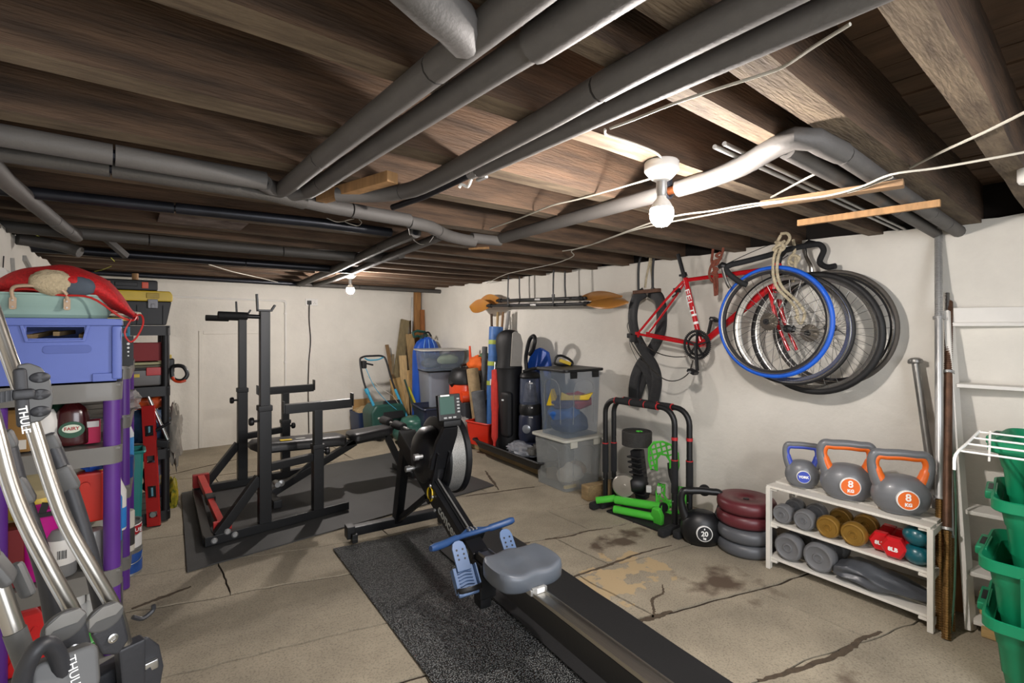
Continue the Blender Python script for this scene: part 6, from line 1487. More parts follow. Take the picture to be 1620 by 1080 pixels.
def meshbag():
    nu, nv = 30, 20; rows = []
    for i in range(nu+1):
        s = i/nu; x = -.36+.40*s
        top = 1.44+.115*math.sin(math.pi*min(1,.08+s*.98))**.7*(1-.12*s)-.075*max(0,(s-.75)/.25)**1.3
        bot = 1.425-.085*max(0,(s-.6)/.4)**1.1; wd = .165*(math.sin(math.pi*(.08+.86*s))**.6)
        row = []
        for j in range(nv):
            a = 2*math.pi*j/nv; f = 1+.18*noise.noise((math.cos(a)*1.3,math.sin(a)*1.3,s*4.5))
            zc = (top+bot)/2; row.append((x, 2.50+math.cos(a)*wd*f, zc+math.sin(a)*(top-bot)/2*f))
        rows.append(row)
    vs = [p for r in rows for p in r]; fs = []
    for i in range(nu):
        for j in range(nv): fs.append((i*nv+j,i*nv+(j+1)%nv,(i+1)*nv+(j+1)%nv,(i+1)*nv+j))
    fs += [tuple(range(nv)), tuple(range((nu+1)*nv-1, nu*nv-1, -1))]
    return MB().add(vs, fs)
meshbag().build('bag_body', m_mesh, rb_, sub=1, smooth=80)
MB().tube(sp([(-.36,2.40,1.43),(-.27,2.355,1.45),(-.19,2.34,1.432),(-.10,2.335,1.425),(-.02,2.33,1.36),(.02,2.36,1.345),(.03,2.40,1.37)],5), .004, 7).build('seam_piping', m_redp, rb_)
MB().tube(sp([(.02,2.36,1.36),(.045,2.35,1.365),(.05,2.34,1.33),(.03,2.335,1.28),(.01,2.33,1.265),(-.005,2.335,1.30),(.015,2.34,1.35)],5), .0032, 7).build('drawstring', m_redp, rb_)
gv = tag(blob((-.205,2.345,1.475),.06,.03,.045,61,.18,18,12,2.0,False).build('knitted_glove', mat('beige_knit','b5a688',.95,var=.15,scale=120,bump=.5,bscale=200), smooth=80), 'beige knitted glove showing through the opening of the red bag', 'glove')
tag(blob((-.135,2.352,1.465),.05,.028,.035,62,.18,16,10,2.0,False).build('dark_glove', mat('slate_knit','4c5560',.9,var=.15), smooth=80), 'dark slate glove beside the beige knitted one', 'glove')
# --- goods on the purple shelves
def bottle(label, c, prof, m, cap=None, capm=None, cat='bottle', name='bottle', sx=1, sy=1, lab=None, n=20, group=None):
    t = thing(name, label, cat, c, group=group); MB().lathe(prof, c, n=n, sx=sx, sy=sy).build('body', m, t, smooth=50)
    if cap: MB().lathe(cap, c, n=16).build('cap', capm, t)
    if lab:
        z0, z1, r, lm_ = lab; MB().lathe([(r*1.0,z0),(r*1.01,z0+.001),(r*1.01,z1-.001),(r,z1)], c, n=n, sx=sx, sy=sy).build('label', lm_, t)
    return t
def carton(label, c, s, hx, cat='box', name='carton', rz=0, strip=None, txt=None):
    t = thing(name, label, cat, c, rz); T = Matrix.Translation(c) @ Matrix.Rotation(rz,4,'Z')
    MB(T).box(0,0,s[2]/2,*s).build('box_body', mat(name+'_'+hx,hx,.6,var=.06), t, bevel=.003)
    if strip: MB(T).box(0,-s[1]/2-.001,s[2]*strip[0],s[0]*.86,.002,s[2]*strip[1]).build('printed_panel', mat('print_'+strip[2],strip[2],.5,var=.0), t)
    if txt: text(txt[0], txt[1], T @ frame((0,-s[1]/2-.0026,s[2]*txt[2]),(1,0,0),(0,0,1)), txt[3], parent=t)
    return t
z2 = .880
m_fairy = mat('dark_red_liquid','3c1012',.25,var=.1,coat=.3); m_fgreen = mat('deep_green_label','174a32',.45,var=.05)
fb = thing('washing_up_bottle', 'dark red washing-up liquid bottle with an oval green FAIRY label', 'bottle', (-.158,2.46,z2))
MB().lathe([(p.x,p.z) for p in sp([(0,0,0),(.046,0,.002),(.052,0,.02),(.05,0,.09),(.042,0,.13),(.02,0,.155),(.014,0,.16)],3)]+[(0,.162)], (-.158,2.46,z2), n=26, sy=.6).build('body', m_fairy, fb, smooth=60)
MB().prism([(.037*math.cos(R(a)),.030*math.sin(R(a))) for a in range(0,360,15)], .003, frame((-.158,2.46-.0315,z2+.062),(1,0,0),(0,.02,1))).build('oval_label', m_fgreen, fb)
MB().prism([(.027*math.cos(R(a)),.015*math.sin(R(a))) for a in range(0,360,15)], .0036, frame((-.158,2.46-.0322,z2+.066),(1,0,0),(0,.02,1))).build('pale_oval', mat('pale_label','cfd6c4',.5,var=0), fb)
text('FAIRY', .0165, frame((-.158,2.46-.0362,z2+.066),(1,0,0),(0,.02,1)), mat('label_red','a01f24',.5,var=0), parent=fb, bold=.0004)
bottle('dark green bottle standing behind the washing-up liquid', (-.205,2.52,z2), [(0,0),(.038,0),(.042,.01),(.042,.13),(.02,.16),(0,.16)], mat('dark_green_bottle','12301f',.3))
carton('small bright pink packet beside the washing-up liquid', (-.103,2.47,z2), (.05,.05,.085), 'c2184f', 'packet', 'packet', strip=(.86,.26,'d9d4d0'))
bottle('white bottle with a blue spot behind the silver tube', (-.24,2.46,z2), [(0,0),(.05,0),(.055,.015),(.05,.10),(.03,.14),(0,.14)], mat('white_bottle','c9c6c0',.4,var=.04), sy=.6)
carton('open brown cardboard box at the end of the second shelf', (-.305,2.50,z2), (.10,.14,.15), '8f6a35', 'box', 'cardboard_box', rz=R(-12), strip=(.18,.22,'d8d2c4'))
carton('blue and yellow detergent packet behind the front purple post', (-.055,2.62,z2), (.03,.09,.17), '1c2f86', 'packet', 'packet', strip=(.86,.22,'d6c41e'))
# third shelf (z .42)
z3 = .422
bottle('pale grey paint tub at the back of the third shelf', (-.15,2.62,z3), [(0,0),(.075,0),(.085,.36),(.088,.365),(.088,.385),(0,.385)], mat('pale_tub','a5a196',.5,var=.1), cat='tub', name='paint_tub')
bottle('cream tub with a yellow foot beside the pale grey one', (-.27,2.60,z3), [(0,0),(.075,0),(.08,.33),(.084,.335),(.084,.36),(0,.36)], mat('cream_tub','b3a57c',.55,var=.12), cat='tub', name='paint_tub', lab=(.19,.26,.079,m_yel))
mg = thing('watering_jug', 'magenta plastic jug with a black grip on the third shelf', 'jug', (-.245,2.44,z3)); m_mag = mat('magenta_plastic','b0127e',.4,var=.08)
MB().lathe([(0,0),(.05,0),(.055,.01),(.062,.24),(.066,.25),(.058,.25),(.05,.02),(0,.02)], (-.245,2.44,z3), n=20, sx=1, sy=.75).build('body', m_mag, mg)
MB().bar((-.30,2.395,z3+.235),(-.19,2.395,z3+.235),.016,.014).bar((-.235,2.395,z3+.235),(-.225,2.395,z3+.275),.012,.02).build('black_grip', m_blkpl, mg)
rc = thing('fuel_can', 'bright red fuel can with a round cap behind the purple post', 'can', (-.10,2.47,z3+.14)); m_brr = mat('bright_red_can','cf2b17',.4,var=.06)
MB().prism([(-.05,0),(.05,0),(.05,.15),(.03,.19),(-.05,.19)], .06, frame((-.10,2.52,z3+.155),(1,0,0),(0,0,1))).build('can_body', m_brr, rc, bevel=.01)
MB().lathe([(0,0),(.014,0),(.014,.012),(0,.012)], M=along((-.122,2.458,z3+.30),(-.122,2.44,z3+.30)), n=14).build('cap', m_brr, rc)
bottle('grey and white tin with a barcode label on the third shelf', (-.185,2.42,z3), [(0,0),(.04,0),(.042,.004),(.042,.15),(.03,.17),(0,.172)], mat('grey_tin','6f6f6e',.4,var=.05), lab=(.045,.135,.042,mat('white_label','cfcdc8',.5,var=.03)), cat='tin', name='tin')
mbc = MB()
for k in range(6): mbc.box(-.192+.0045*k,2.3765,z3+.085,.0025 if k % 2 else .0014,.001,.03)
mbc.build('barcode', m_blacklet, C.objects['tin'], kind='stuff')
bottle('clear scuffed jar under the red fuel can', (-.10,2.44,z3), [(0,0),(.036,0),(.038,.01),(.038,.12),(.032,.135),(0,.138)], mat('scuffed_jar','8f8d8a',.3,var=.2), cat='jar', name='jar')
bottle('brown bottle beside the magenta jug', (-.225,2.56,z3), [(0,0),(.03,0),(.032,.22),(.012,.27),(0,.27)], mat('amber_bottle','6a3c17',.35))
gn_ = tag(blob((-.10,2.50,z3+.365),.035,.03,.03,71,.5,14,9,2.5).build('blue_glove', m_blue, smooth=70), 'blue rubber glove crumpled above the red fuel can', 'glove')
tag(blob((-.085,2.50,z3+.315),.05,.035,.03,72,.4,14,9,2.5).build('yellow_glove', m_yel, smooth=70), 'yellow rubber glove under the blue one', 'glove')
carton('dark red box at the end of the third shelf', (-.315,2.44,z3), (.07,.10,.20), '6a1216', 'box', 'carton')
bottle('white spray bottle with a blue skirt beyond the front purple post', (-.035,2.80,z3), [(0,0),(.034,0),(.036,.01),(.036,.17),(.018,.22),(.012,.25),(0,.25)], mat('white_bottle_b','d5d3ce',.4,var=.04), lab=(.01,.10,.036,mat('sky_blue_label','2c7ac4',.5,var=.05)), cap=[(.013,.25),(.013,.28),(0,.28)], capm=m_orange)
bottle('blue bottle standing low by the purple post', (-.045,2.66,z3), [(0,0),(.03,0),(.032,.18),(.015,.22),(0,.22)], mat('mid_blue_bottle','2f7fc6',.35,var=.05))
bottle('lime green pot at the edge of the third shelf', (-.05,2.55,z3), [(0,0),(.028,0),(.03,.075),(0,.08)], mat('lime_pot','93b43c',.45,var=.06), cat='pot', name='pot')
# bottom shelf (z .11)
z4 = .107
for k, (x, y, hx) in enumerate(((-.20,2.46,'1f5fb4'),(-.145,2.47,'1f5fb4'),(-.10,2.49,'c9c7c2'))):
    bottle(('white aerosol can with a blue base, at the end of the bottom shelf','white aerosol can with a blue base, middle of three','plain white aerosol can beside the purple post')[k], (x,y,z4), [(0,0),(.027,0),(.028,.005),(.028,.16),(.02,.172),(0,.173)], mat('aerosol_white','d2d0cb',.35,var=.03), cap=[(.022,.172),(.022,.205),(0,.21)], capm=m_white, lab=(.005,.07,.028,mat('aerosol_'+hx,hx,.4,var=.02)), cat='aerosol', name='aerosol_can', group='aerosol cans on the bottom shelf')
pc_ = thing('petrol_can', 'red petrol can with a diagonal ridge on the bottom shelf', 'can', (-.285,2.46,z4)); 
MB().prism([(-.07,0),(.07,0),(.07,.17),(.04,.23),(-.03,.23),(-.07,.19)], .10, frame((-.285,2.50,z4),(1,0,0),(0,0,1))).build('can_body', m_red, pc_, bevel=.012)
MB().bar((-.33,2.398,z4+.02),(-.25,2.398,z4+.16),.006,.012).build('ridge', m_red, pc_)
MB().tube(sp([(-.31,2.45,z4+.23),(-.30,2.45,z4+.27),(-.26,2.45,z4+.27),(-.25,2.45,z4+.23)],4), .009, 8).build('can_handle', m_red, pc_)
tag(blob((-.135,2.40,z4+.06),.06,.035,.065,81,.5,18,12,3).build('green_packet', mat('bright_green_film','3f9a3c',.3,var=.15,bump=.3,bscale=30), smooth=50), 'bright green plastic packet at the foot of the aerosol cans', 'packet')
# --- on the second purple unit
carton('white and black boxed gadget with small white icons on the top shelf', (-.055,3.22,1.125), (.16,.13,.145), '8e8c88', 'box', 'gadget_box')
gdt = C.objects['gadget_box']; MB().box(.004,3.155,1.125+.075,.045,.004,.148).box(.027,3.20,1.125+.075,.004,.09,.148).build('black_side', m_blacklet, gdt)
for k, z in enumerate((1.235,1.215,1.195,1.175)): MB().cyl((.008,3.1545,z),(.008,3.152,z),.0065-.001*k,10).build('icon', m_whitelet, gdt)
carton('teal and black boxed item stacked on the gadget box', (-.06,3.21,1.272), (.15,.13,.05), '1f6f8c', 'box', 'boxed_item', strip=(.62,.55,'1a1a1c'))
carton('black boxed item with a yellow edge, top of the stack of boxes', (-.06,3.20,1.324), (.15,.12,.045), '232326', 'box', 'boxed_item', strip=(.75,.3,'c9b52a'))
tag(blob((-.02,3.16,1.385),.07,.06,.02,91,.5,14,8,2.5).build('paper_wad', mat('printed_paper','c5bfae',.8,var=.25,scale=30), smooth=40), 'crumpled printed wrapping lying on the stacked boxes', 'paper')
tag(blob((-.055,3.12,1.40),.05,.04,.02,92,.4,14,8,2.5).build('orange_packet', mat('orange_red_film','c94a26',.4,var=.2), smooth=40), 'orange-red packet tucked under the red bag cord', 'packet')
tag(blob((.0,3.35,.92),.06,.10,.055,93,.6,20,12,3).build('clear_bag', mat('crinkled_bag','bdbab6',.2,var=.1,alpha=.5,spec=.8), smooth=40), 'crinkled clear plastic bag bulging off the second purple shelving', 'bag')
carton('red and white packet on the second shelf behind the clear bag', (-.03,3.24,.878), (.06,.09,.12), 'b5372c', 'packet', 'packet', strip=(.5,.3,'dcd6cc'))
bottle('white bottle with a light blue label beyond the second post', (.0,3.5,.525), [(0,0),(.036,0),(.038,.2),(.02,.25),(0,.25)], mat('white_bottle_c','cfd2d6',.4), lab=(.05,.18,.038,mat('pale_blue_label','3d86c2',.5)), sx=.9)
bottle('dark blue tub beyond the second purple post', (-.02,3.32,.525), [(0,0),(.05,0),(.052,.11),(0,.115)], mat('dark_blue_tub','1c3a78',.4), cat='tub', name='tub')
bottle('tall tin with a pale label on the low shelf beyond the purple posts', (-.005,3.24,.165), [(0,0),(.04,0),(.04,.20),(.036,.205),(0,.205)], mat('tin_body','c4bfb2',.4,var=.1), lab=(.03,.12,.04,mat('dark_label','3b3a38',.5)), cat='tin', name='tin')
def paint_tin(label, c, r, h, bm, lm_, band=None, txt=None):
    t = thing('paint_tin', label, 'paint tin', c)
    MB().lathe([(0,0),(r,0),(r,.004),(r*.985,.008),(r*.985,h-.012),(r*1.03,h-.008),(r*1.03,h),(r*.88,h),(r*.85,h-.008),(0,h-.008)], c, n=30).build('tin_body', bm, t)
    MB().lathe([(r*.99,.012),(r*1.0,.014),(r*1.0,h-.018),(r*.99,h-.016)], c, n=30).build('label', lm_, t)
    if band: MB().lathe([(r*1.0,h*band[0]),(r*1.008,h*band[0]+.001),(r*1.008,h*band[1]),(r*1.0,h*band[1])], c, n=30).build('band', band[2], t)
    MB().tube(sp([(c[0]-r*1.0,c[1]-.01,c[2]+h*.8),(c[0]-r*.6,c[1]-r*.85,c[2]+h*.6),(c[0]+r*.2,c[1]-r*1.15,c[2]+h*.52),(c[0]+r*.85,c[1]-r*.7,c[2]+h*.6),(c[0]+r*1.0,c[1],c[2]+h*.8)],4), .002, 6).build('wire_handle', m_steel, t)
    if txt:
        a = R(-68); F = frame((c[0]+r*1.012*math.cos(a), c[1]+r*1.012*math.sin(a), c[2]+h*(band[0]+band[1])/2),(-math.sin(a),math.cos(a),0),(0,0,1)); text(txt, .028, F, m_whitelet, parent=t)
    return t
m_tin = mat('bare_tin','a9a9a6',.35,metal=.8,var=.1)
paint_tin('blue paint tin on the floor below the white VALUE one', (.005,3.36,0), .064,.13, m_tin, mat('blue_tin_label','234a8e',.45,var=.2,scale=30))
paint_tin('white paint tin with a red VALUE band on top of the blue tin', (.005,3.36,.131), .062,.15, m_tin, mat('white_tin_label','d8d6d2',.5,var=.04), (.55,.86,mat('value_red','a8232c',.5,var=.03)), 'VALUE')
bottle('white bottle with an orange cap next to the paint tins', (-.045,3.28,.165), [(0,0),(.026,0),(.028,.09),(.014,.11),(0,.11)], mat('white_bottle_d','d4d1cb',.4), cap=[(.014,.108),(.014,.14),(0,.142)], capm=m_orange)
# --- teal crate and spirit level
tc = thing('teal_crate', 'teal plastic crate on the floor beside the red spirit level', 'crate', (.03,3.94,0)); m_tl = mat('teal_plastic','1f7f78',.42,var=.07)
Ttc = Matrix.Translation((-.01,3.96,.02)); tub(Ttc, .19,.17,.52, m_tl, tc, taper=.88); rimloop(Ttc, .20,.18,.515,.010, m_tl, tc)
MB(Ttc).box(0,0,.46,.16,.14,.01).build('contents_level', m_blacklet, tc)
sl_ = thing('spirit_level', 'long red spirit level leaning against the black shelving', 'spirit level', (.14,4.03,0))
la, lb2 = Vector((.145,4.04,.0)), Vector((.115,4.055,.80)); Fl = frame(la, lb2-la, (1,-.35,0))
def lvl():
    mb = MB(Fl); L = (lb2-la).length; h = .036; t = .022
    segs = [(0,.06),(.10,.19),(.27,.42),(.47,.60),(.67,L)]
    wins = [(.06,.10),(.19,.27),(.42,.47),(.60,.67)]
    for a, b in segs: mb.span(a,-h,-t/2,b,h,t/2)
    for a, b in wins: mb.span(a,-h,-t/2,b,-h+.012,t/2); mb.span(a,h-.012,-t/2,b,h,t/2)
    return mb
lvl().build('box_beam', mat('red_anodised','b0211f',.4,var=.08), sl_, smooth=0)
for a, b in ((.19,.27),(.60,.67)): 
    v_ = MB(Fl).cyl(((a+b)/2-.028,0,0),((a+b)/2+.028,0,0),.009,12).build('vial', mat('vial_blue','7fb4c4',.15,alpha=.8), sl_)
    MB(Fl).span(a+.004,-.022,-.006,b-.004,.022,-.003).build('vial_backing', m_blacklet, sl_)
MB(Fl).cyl((.08,0,-.012),(.08,0,.012),.018,14).build('end_vial', m_steel, sl_)
MB(Fl).span(-.008,-.037,-.012,.004,.037,.012).build('end_cap', m_blkpl, sl_)
# --- black shelving contents
tb = thing('toolbox', 'black toolbox with a yellow lid and chrome catches on top of the black shelving', 'toolbox', (-.02,4.2,1.33))
MB().prism([(-.25,0),(.215,0),(.245,.16),(-.27,.16)], .26, frame((0,4.36,1.332),(1,0,0),(0,0,1))).build('box_body', m_blkpl, tb, bevel=.008)
MB().prism([(-.28,0),(.25,0),(.25,.045),(.235,.07),(-.26,.07),(-.28,.045)], .275, frame((0,4.365,1.492),(1,0,0),(0,0,1))).build('yellow_lid', m_yel, tb, bevel=.008)
MB().box(.14,4.086,1.53,.07,.012,.035).build('lid_recess', mat('darker_yellow','b09312',.45), tb, bevel=.003)
MB().box(.14,4.08,1.475,.055,.014,.06).box(.14,4.074,1.46,.022,.012,.03).build('chrome_catch', mat('dull_catch','77777a',.5,metal=.6), tb, bevel=.003)
for x in (-.05,.06,.2): MB().box(x,4.088,1.40,.008,.012,.13).build('body_rib', m_blkpl, tb)
MB().box(.05-.09,4.09,1.42,.07,.01,.09).build('sticker', mat('toolbox_sticker','a08a4a',.5,var=.4,scale=40), tb)
dc = thing('drill_case', 'black tool case with orange latches on the yellow-lidded toolbox', 'case', (.0,4.25,1.565))
MB().box(.0,4.26,1.60,.34,.24,.072).build('case_shell', m_blkpl, dc, bevel=.012)
MB().box(.0,4.138,1.605,.12,.012,.028).build('case_handle', m_blkpl, dc, bevel=.004)
for x in (-.10,.10): MB().box(x,4.136,1.60,.036,.012,.042).build('orange_latch', m_orange, dc, bevel=.003)
tag(MB().cyl((.05,4.42,1.60),(.05,4.42,1.70),.02,10).build('wood_stub', m_batten), 'pale wooden stub standing behind the drill case', 'stick')
carton('translucent red box on the second shelf of the black shelving', (.06,4.25,1.09), (.28,.22,.12), '8a1c20', 'box', 'red_case')
for k, (hx, lb_) in enumerate((('6e6a58','grey folder under the red case on the black shelving'),('b8b48a','pale yellow folder directly under the red case'))):
    tag(MB().box(.09,4.25,1.053+.02*k,.28,.22,.016).build('folder', mat('folder_'+hx,hx,.7,var=.1), bevel=.002), lb_, 'folder')
tk = thing('organiser_case', 'tool case with a red latch and smoky lid on the black shelving', 'case', (.06,4.22,.92))
MB().box(.06,4.25,.977,.30,.24,.112).build('smoky_tub', mat('smoky_case','57524d',.35,var=.15), tk, bevel=.01)
MB().box(.06,4.25,1.038,.31,.25,.014).build('case_lid', m_blkpl, tk, bevel=.004)
MB().box(.155,4.122,1.02,.10,.014,.055).build('red_latch', m_red, tk, bevel=.004)
MB().box(.03,4.124,.995,.08,.006,.022).build('yellow_strip', m_yel, tk)
yc = tag(MB().box(.245,4.2,1.05,.04,.10,.10).build('tape_case', m_blkpl, bevel=.01), 'small black case hooked on the outer edge of the black shelving', 'case')
tag(MB().box(.24,4.2,1.11,.02,.04,.03).build('yellow_clip', m_yel, bevel=.004), 'yellow clip above the small black case', 'clip')
sw = thing('handsaw', 'handsaw with a black and orange grip sticking out of the black shelving', 'saw', (.27,4.0,1.0))
gp = [Vector((.255,4.13,1.045)),Vector((.31,4.11,1.045)),Vector((.335,4.10,.99)),Vector((.305,4.10,.95)),Vector((.265,4.12,.955)),Vector((.25,4.13,.985))]
MB().tube(sp(gp,4,True), .0135, 8, closed=True).build('grip', m_blkpl, sw)
MB().tube(sp([gp[3]+Vector((.02,-.012,-.0)),gp[3]+Vector((-.01,-.014,-.008)),gp[4]+Vector((0,-.014,-.006)),gp[5]+Vector((0,-.014,-.01))],4), .009, 7).build('orange_insert', m_orange, sw)
MB().prism([(0,0),(0,.08),(-.30,.05),(-.30,.0)], .0015, frame((.26,4.16,.955),(1,-.1,0),(0,0,1))).build('blade', m_steel, sw)
tag(blob((.10,4.22,.80),.12,.10,.05,101,.5,20,12,2.8).build('orange_bag', mat('orange_carrier','d1541f',.5,var=.2,bump=.2), smooth=60), 'bright orange plastic bag on the third shelf of the black shelving', 'bag')
tag(blob((.12,4.22,.63),.11,.11,.13,102,.45,20,12,2.6).build('blue_bag', mat('slate_blue_cloth','2d4a6a',.7,var=.25,bump=.2), smooth=60), 'slate blue bundle under the orange bag on the black shelving', 'bag')
tag(MB().cyl((.115,4.06,.86),(.22,4.05,.56),.011,10).build('silver_tube', m_silver), 'bright silver tube slanting in front of the blue bundle', 'tube')
tag(MB().bar((.10,4.06,.60),(.235,4.03,.68),.03,.02).bar((.14,4.07,.55),(.23,4.05,.53),.05,.05).build('black_clamp', m_blkpl, bevel=.008), 'black clamp tool on the third shelf of the black shelving', 'clamp')
tag(blob((.16,4.2,.27),.07,.09,.15,103,.5,18,12,2.6).build('yellow_blue_sack', mat('yellow_sack','c4a526',.5,var=.3,scale=14,hx2='2b4f94'), smooth=50), 'yellow and blue printed sack on the bottom shelf of the black shelving', 'sack')
tag(blob((.02,4.2,.25),.06,.09,.14,104,.5,18,12,2.6).build('dark_sack', mat('dark_blue_sack','1f2c44',.6,var=.3), smooth=50), 'dark blue sack at the back of the bottom black shelf', 'sack')
tag(blob((.26,4.22,.14),.03,.06,.12,105,.5,16,10,2.6).build('compost_bag', mat('green_yellow_bag','5a7a2e',.5,var=.4,scale=20,hx2='d0b02a'), smooth=50), 'green and yellow bag beside the foot of the black shelving', 'bag')
tag(blob((.275,4.30,.56),.045,.05,.20,106,.6,18,16,3.5,False).build('dusty_rag', mat('grey_rag','8d877c',.95,var=.25,bump=.4,bscale=40), smooth=60), 'grey dusty rag hanging off the side of the black shelving', 'rag')
# ------------------------------------------------ bike carrier in the near corner
cb = thing('bike_carrier', 'silver and black tubular bike carrier leaning in the near corner', 'bike carrier', (-.1,1.3,.1))
m_ano = mat('satin_anodised_alloy','a39f97',.28,metal=.95,var=.05,scale=30,stretch=(1,1,.2)); m_cbl = mat('carrier_black_plastic','25262a',.5,var=.12,scale=20,bump=.06,bscale=120); m_cgr = mat('carrier_grey_plastic','4b4b4a',.5,var=.1)
def up_(pts): return sp([Vector(p) for p in pts], 5)
t1 = up_([(-.222,1.42,1.40),(-.19,1.40,1.28),(-.155,1.37,1.155),(-.117,1.35,.998),(-.093,1.34,.916),(-.055,1.33,.821),(-.02,1.33,.730),(-.003,1.335,.650),(.004,1.345,.56)])
MB().tube(t1, .0128, 14).build('long_tube', m_ano, cb, smooth=60)
MB().tube([p+Vector((-.0095,-.0085,0)) for p in t1], .0028, 6).build('tube_groove', m_steel, cb)
t2 = up_([(-.235,1.31,1.30),(-.195,1.28,1.18),(-.166,1.26,1.044),(-.142,1.25,.96),(-.109,1.24,.869),(-.078,1.24,.782),(-.070,1.25,.735)])
MB().tube(t2, .0122, 14).build('long_tube', m_ano, cb, smooth=60)
MB().tube([p+Vector((-.0092,-.008,0)) for p in t2], .0027, 6).build('tube_groove', m_steel, cb)
MB().tube([(-.20,1.17,1.06),(-.172,1.155,.93),(-.145,1.145,.82)], .0135, 14).build('short_tube', m_ano, cb)
MB().tube([(-.145,1.145,.82),(-.12,1.14,.72),(-.10,1.14,.62)], .015, 14).build('tube_sleeve', m_cgr, cb)
# dark arms
for P, nm in (([(-.130,1.46,1.07),(-.105,1.45,.99),(-.082,1.44,.90),(-.058,1.43,.79),(-.03,1.42,.62)],'a'), ([(-.185,1.36,1.10),(-.165,1.35,1.0),(-.145,1.34,.92),(-.125,1.335,.83),(-.105,1.33,.68)],'b')):
    arm_ = MB().tube(up_(P), .0155, 12).build('dark_arm', m_cbl, cb)
    p0 = Vector(P[0]); MB().bar(p0+Vector((-.006,0,.018)), p0+Vector((.006,0,-.018)), .034, .03).build('arm_cap', m_cgr, arm_, bevel=.008)
    p1 = Vector(P[1]); MB().bar(p1+Vector((-.010,0,.028)), p1+Vector((.012,0,-.03)), .036, .034).build('arm_joint', m_cgr, arm_, bevel=.010)
# shield with three dimples and ribbed strap
F1 = frame(atY(50,622,1.325),(1,.25,0),(-.22,0,1)) @ Matrix.Scale(.66,4)
shd = MB(F1).prism([(-.03,.085),(-.005,.09),(.022,.075),(.042,.035),(.048,-.02),(.042,-.065),(.02,-.085),(-.02,-.09)], .012, Matrix.Translation((0,0,-.012))).build('wheel_shield', m_cgr, cb, bevel=.005)
for y in (.045,-.005,-.055): MB(F1).lathe([(0,-.002),(.016,0),(.013,.003),(0,.004)], M=Matrix.Translation((.018,y,.0)) @ Matrix.Scale(1.5,4,(1,0,0)), n=18).build('dimple', m_cbl, shd)
MB(F1).bar((-.026,.075,.008),(-.018,-.095,.008),.030,.022,up=(0,0,1)).build('clamp_body', m_cbl, cb, bevel=.006)
MB(F1).box(-.02,.0,.02,.05,.03,.03).build('buckle', m_cbl, cb, bevel=.006)
stp = MB(F1).bar((-.02,.003,.024),(-.14,-.015,.01),.03,.006,up=(0,0,1)).build('ratchet_strap', m_cbl, cb)
for k in range(9): MB(F1).box(-.045-.010*k,-.001-.0015*k,.026-.0012*k,.004,.03,.005).build('strap_tooth', m_cbl, stp)
text('THULE', .026, F1 @ Matrix.Translation((-.019,-.073,.0215)) @ Matrix.Rotation(R(-84),4,'Z'), m_whitelet, parent=cb, bold=.0006)
# round padded feet
for c, rot in ((atY(100,988,1.19),12),(atY(164,975,1.30),4)):
    F2 = frame(c,(1,.35,.25),(-.2,0,1)) @ Matrix.Scale(.80,4)
    ft = MB(F2).prism([(.040*math.cos(R(a)),.032*math.sin(R(a))) for a in range(0,360,15)], .018, Matrix.Translation((0,.0,-.004))).build('padded_foot', m_cgr, cb, bevel=.005)
    MB(F2).prism([(-.036,-.004),(-.02,.004),(.0,.0),(.02,-.006),(.038,.004),(.03,.022),(.0,.03),(-.03,.02)], .004, Matrix.Translation((0,0,.013))).build('worn_face', mat('worn_grey_rubber','777672',.45,var=.12), ft, bevel=.0015)
    MB(F2).prism([(-.034,-.02),(.036,-.01),(.03,-.09),(.0,-.11),(-.028,-.085)], .022, Matrix.Translation((0,0,-.010))).build('foot_bracket', m_cbl, cb, bevel=.006)
    MB(F2).lathe([(0,.010),(.011,.010),(.011,.014),(.007,.015),(.006,.012),(0,.012)], M=Matrix.Translation((.0,-.058,.003)), n=18).build('bolt', m_chrome, cb)
# lower right clamp and shield
F3 = frame((.012,1.345,.585),(1,.3,0),(-.12,0,1))
MB(F3).prism([(-.028,.06),(.022,.062),(.018,-.10),(-.018,-.10)], .035, Matrix.Translation((-.005,0,-.01))).build('lower_clamp', m_cbl, cb, bevel=.006)
MB(F3).prism([(.0,.055),(.028,.05),(.05,.02),(.058,-.03),(.05,-.075),(.025,-.10),(.0,-.10)], .012, Matrix.Translation((0,0,-.012))).build('wheel_shield', m_cbl, cb, bevel=.005)
MB(F3).box(.03,-.01,.006,.026,.02,.014).build('silver_buckle', m_chrome, cb, bevel=.003)
MB(F3).bar((-.13,-.075,.012),(.03,-.02,.012),.022,.006,up=(0,0,1)).build('ratchet_strap', m_cbl, cb)
text('THULE', .022, F3 @ Matrix.Translation((-.004,-.078,.0262)) @ Matrix.Rotation(R(-86),4,'Z'), m_whitelet, parent=cb)
MB().tube(sp([(.012,1.46,.64),(.03,1.47,.625),(.05,1.48,.632),(.052,1.48,.645)],4), .005, 7).build('hook_wire', m_cbl, cb)
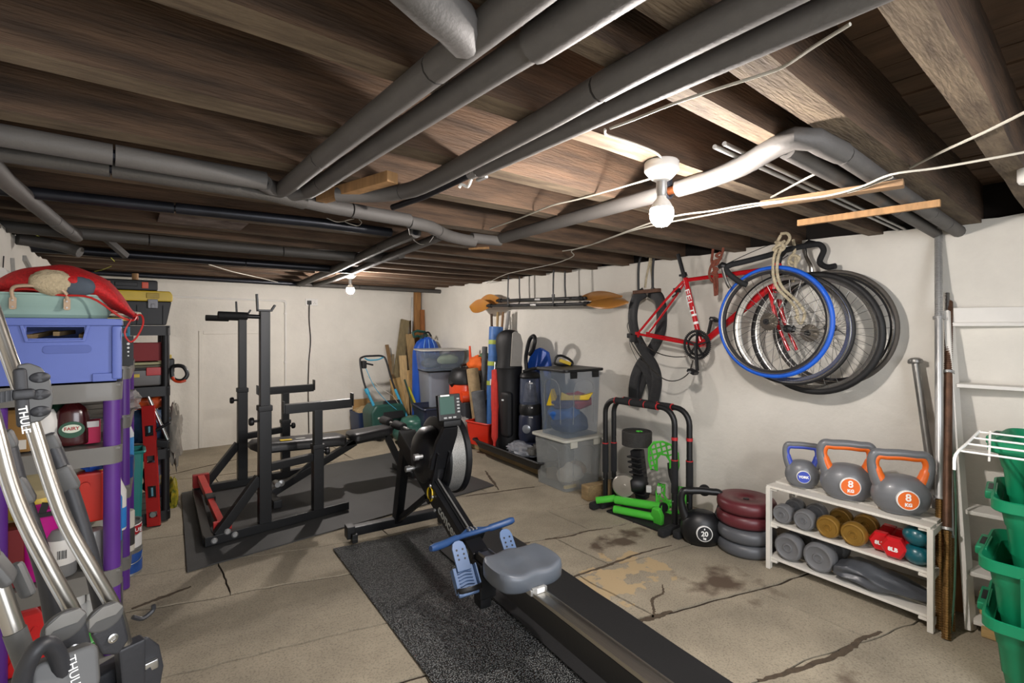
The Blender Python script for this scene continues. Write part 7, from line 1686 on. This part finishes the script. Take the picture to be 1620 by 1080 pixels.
# carrying loop and grey end box
MB().tube(sp([(-.122,1.06,.70),(-.126,1.06,.775),(-.113,1.06,.815),(-.100,1.07,.818),(-.088,1.08,.792),(-.080,1.09,.74)],6), .0125, 12).build('carry_loop', m_cbl, cb, smooth=60)
F4 = frame((-.078,1.085,.748),(1,.2,0),(0,.35,1))
eb = MB(F4).prism(rrect(.085,.075,.016,4), .05, Matrix.Translation((.0,0,-.04))).build('end_box', m_cgr, cb, bevel=.008)
text('THULE', .017, F4 @ Matrix.Translation((.008,.004,.0112)) @ Matrix.Rotation(R(-84),4,'Z'), m_whitelet, parent=eb)
MB().bar((-.175,1.15,.95),(-.15,1.15,.90),.05,.02).bar((-.15,1.18,.92),(-.13,1.17,.86),.018,.022).build('hinge_tab', m_cgr, cb, bevel=.008)
MB().bar((-.15,1.30,.56),(.0,1.40,.56),.05,.06).bar((-.14,1.2,.56),(-.04,1.42,.5),.04,.05).build('base_frame', m_cbl, cb, bevel=.01)
for x, y in ((-.14,1.2),(-.02,1.38)): MB().bar((x,y,.56),(x-.02,y+.02,.01),.05,.05).build('base_leg', m_cbl, cb, bevel=.01)
# ------------------------------------------------ lamps
m_glow = mat('lamp_glass_glow', 'fff6f0', .3, var=0, emit=BULB_POWER)
def lamp(loc, label):
    x, y = loc; t = thing('ceiling_lamp', label, 'lamp', (x, y, 1.83), group='bare bulbs under the joists')
    MB().lathe([(0,1.83),(.048,1.83),(.052,1.825),(.052,1.80),(.046,1.792),(.03,1.775),(.018,1.768),(0,1.768)], (x,y,0), n=28).build('ceiling_rose', m_white, t)
    MB().lathe([(0,1.77),(.016,1.77),(.016,1.735),(.0145,1.73),(.0145,1.722),(0,1.722)], (x,y,0), n=18).build('lamp_holder', m_steel, t)
    MB().lathe([(.0125,1.728),(.015,1.716),(.025,1.704),(.0335,1.688),(.0335,1.684),(0,1.684)], (x,y,0), n=20).build('bulb_collar', m_white, t)
    MB().lathe([(.033,1.687),(.036,1.672),(.0355,1.660),(.031,1.645),(.019,1.632),(0,1.627)], (x,y,0), n=20).build('bulb', m_glow, t)
lamp((1.30,.915), 'bright bare bulb in a white holder near the red bicycle')
lamp((1.655,4.58), 'bare bulb glowing far back near the end wall')
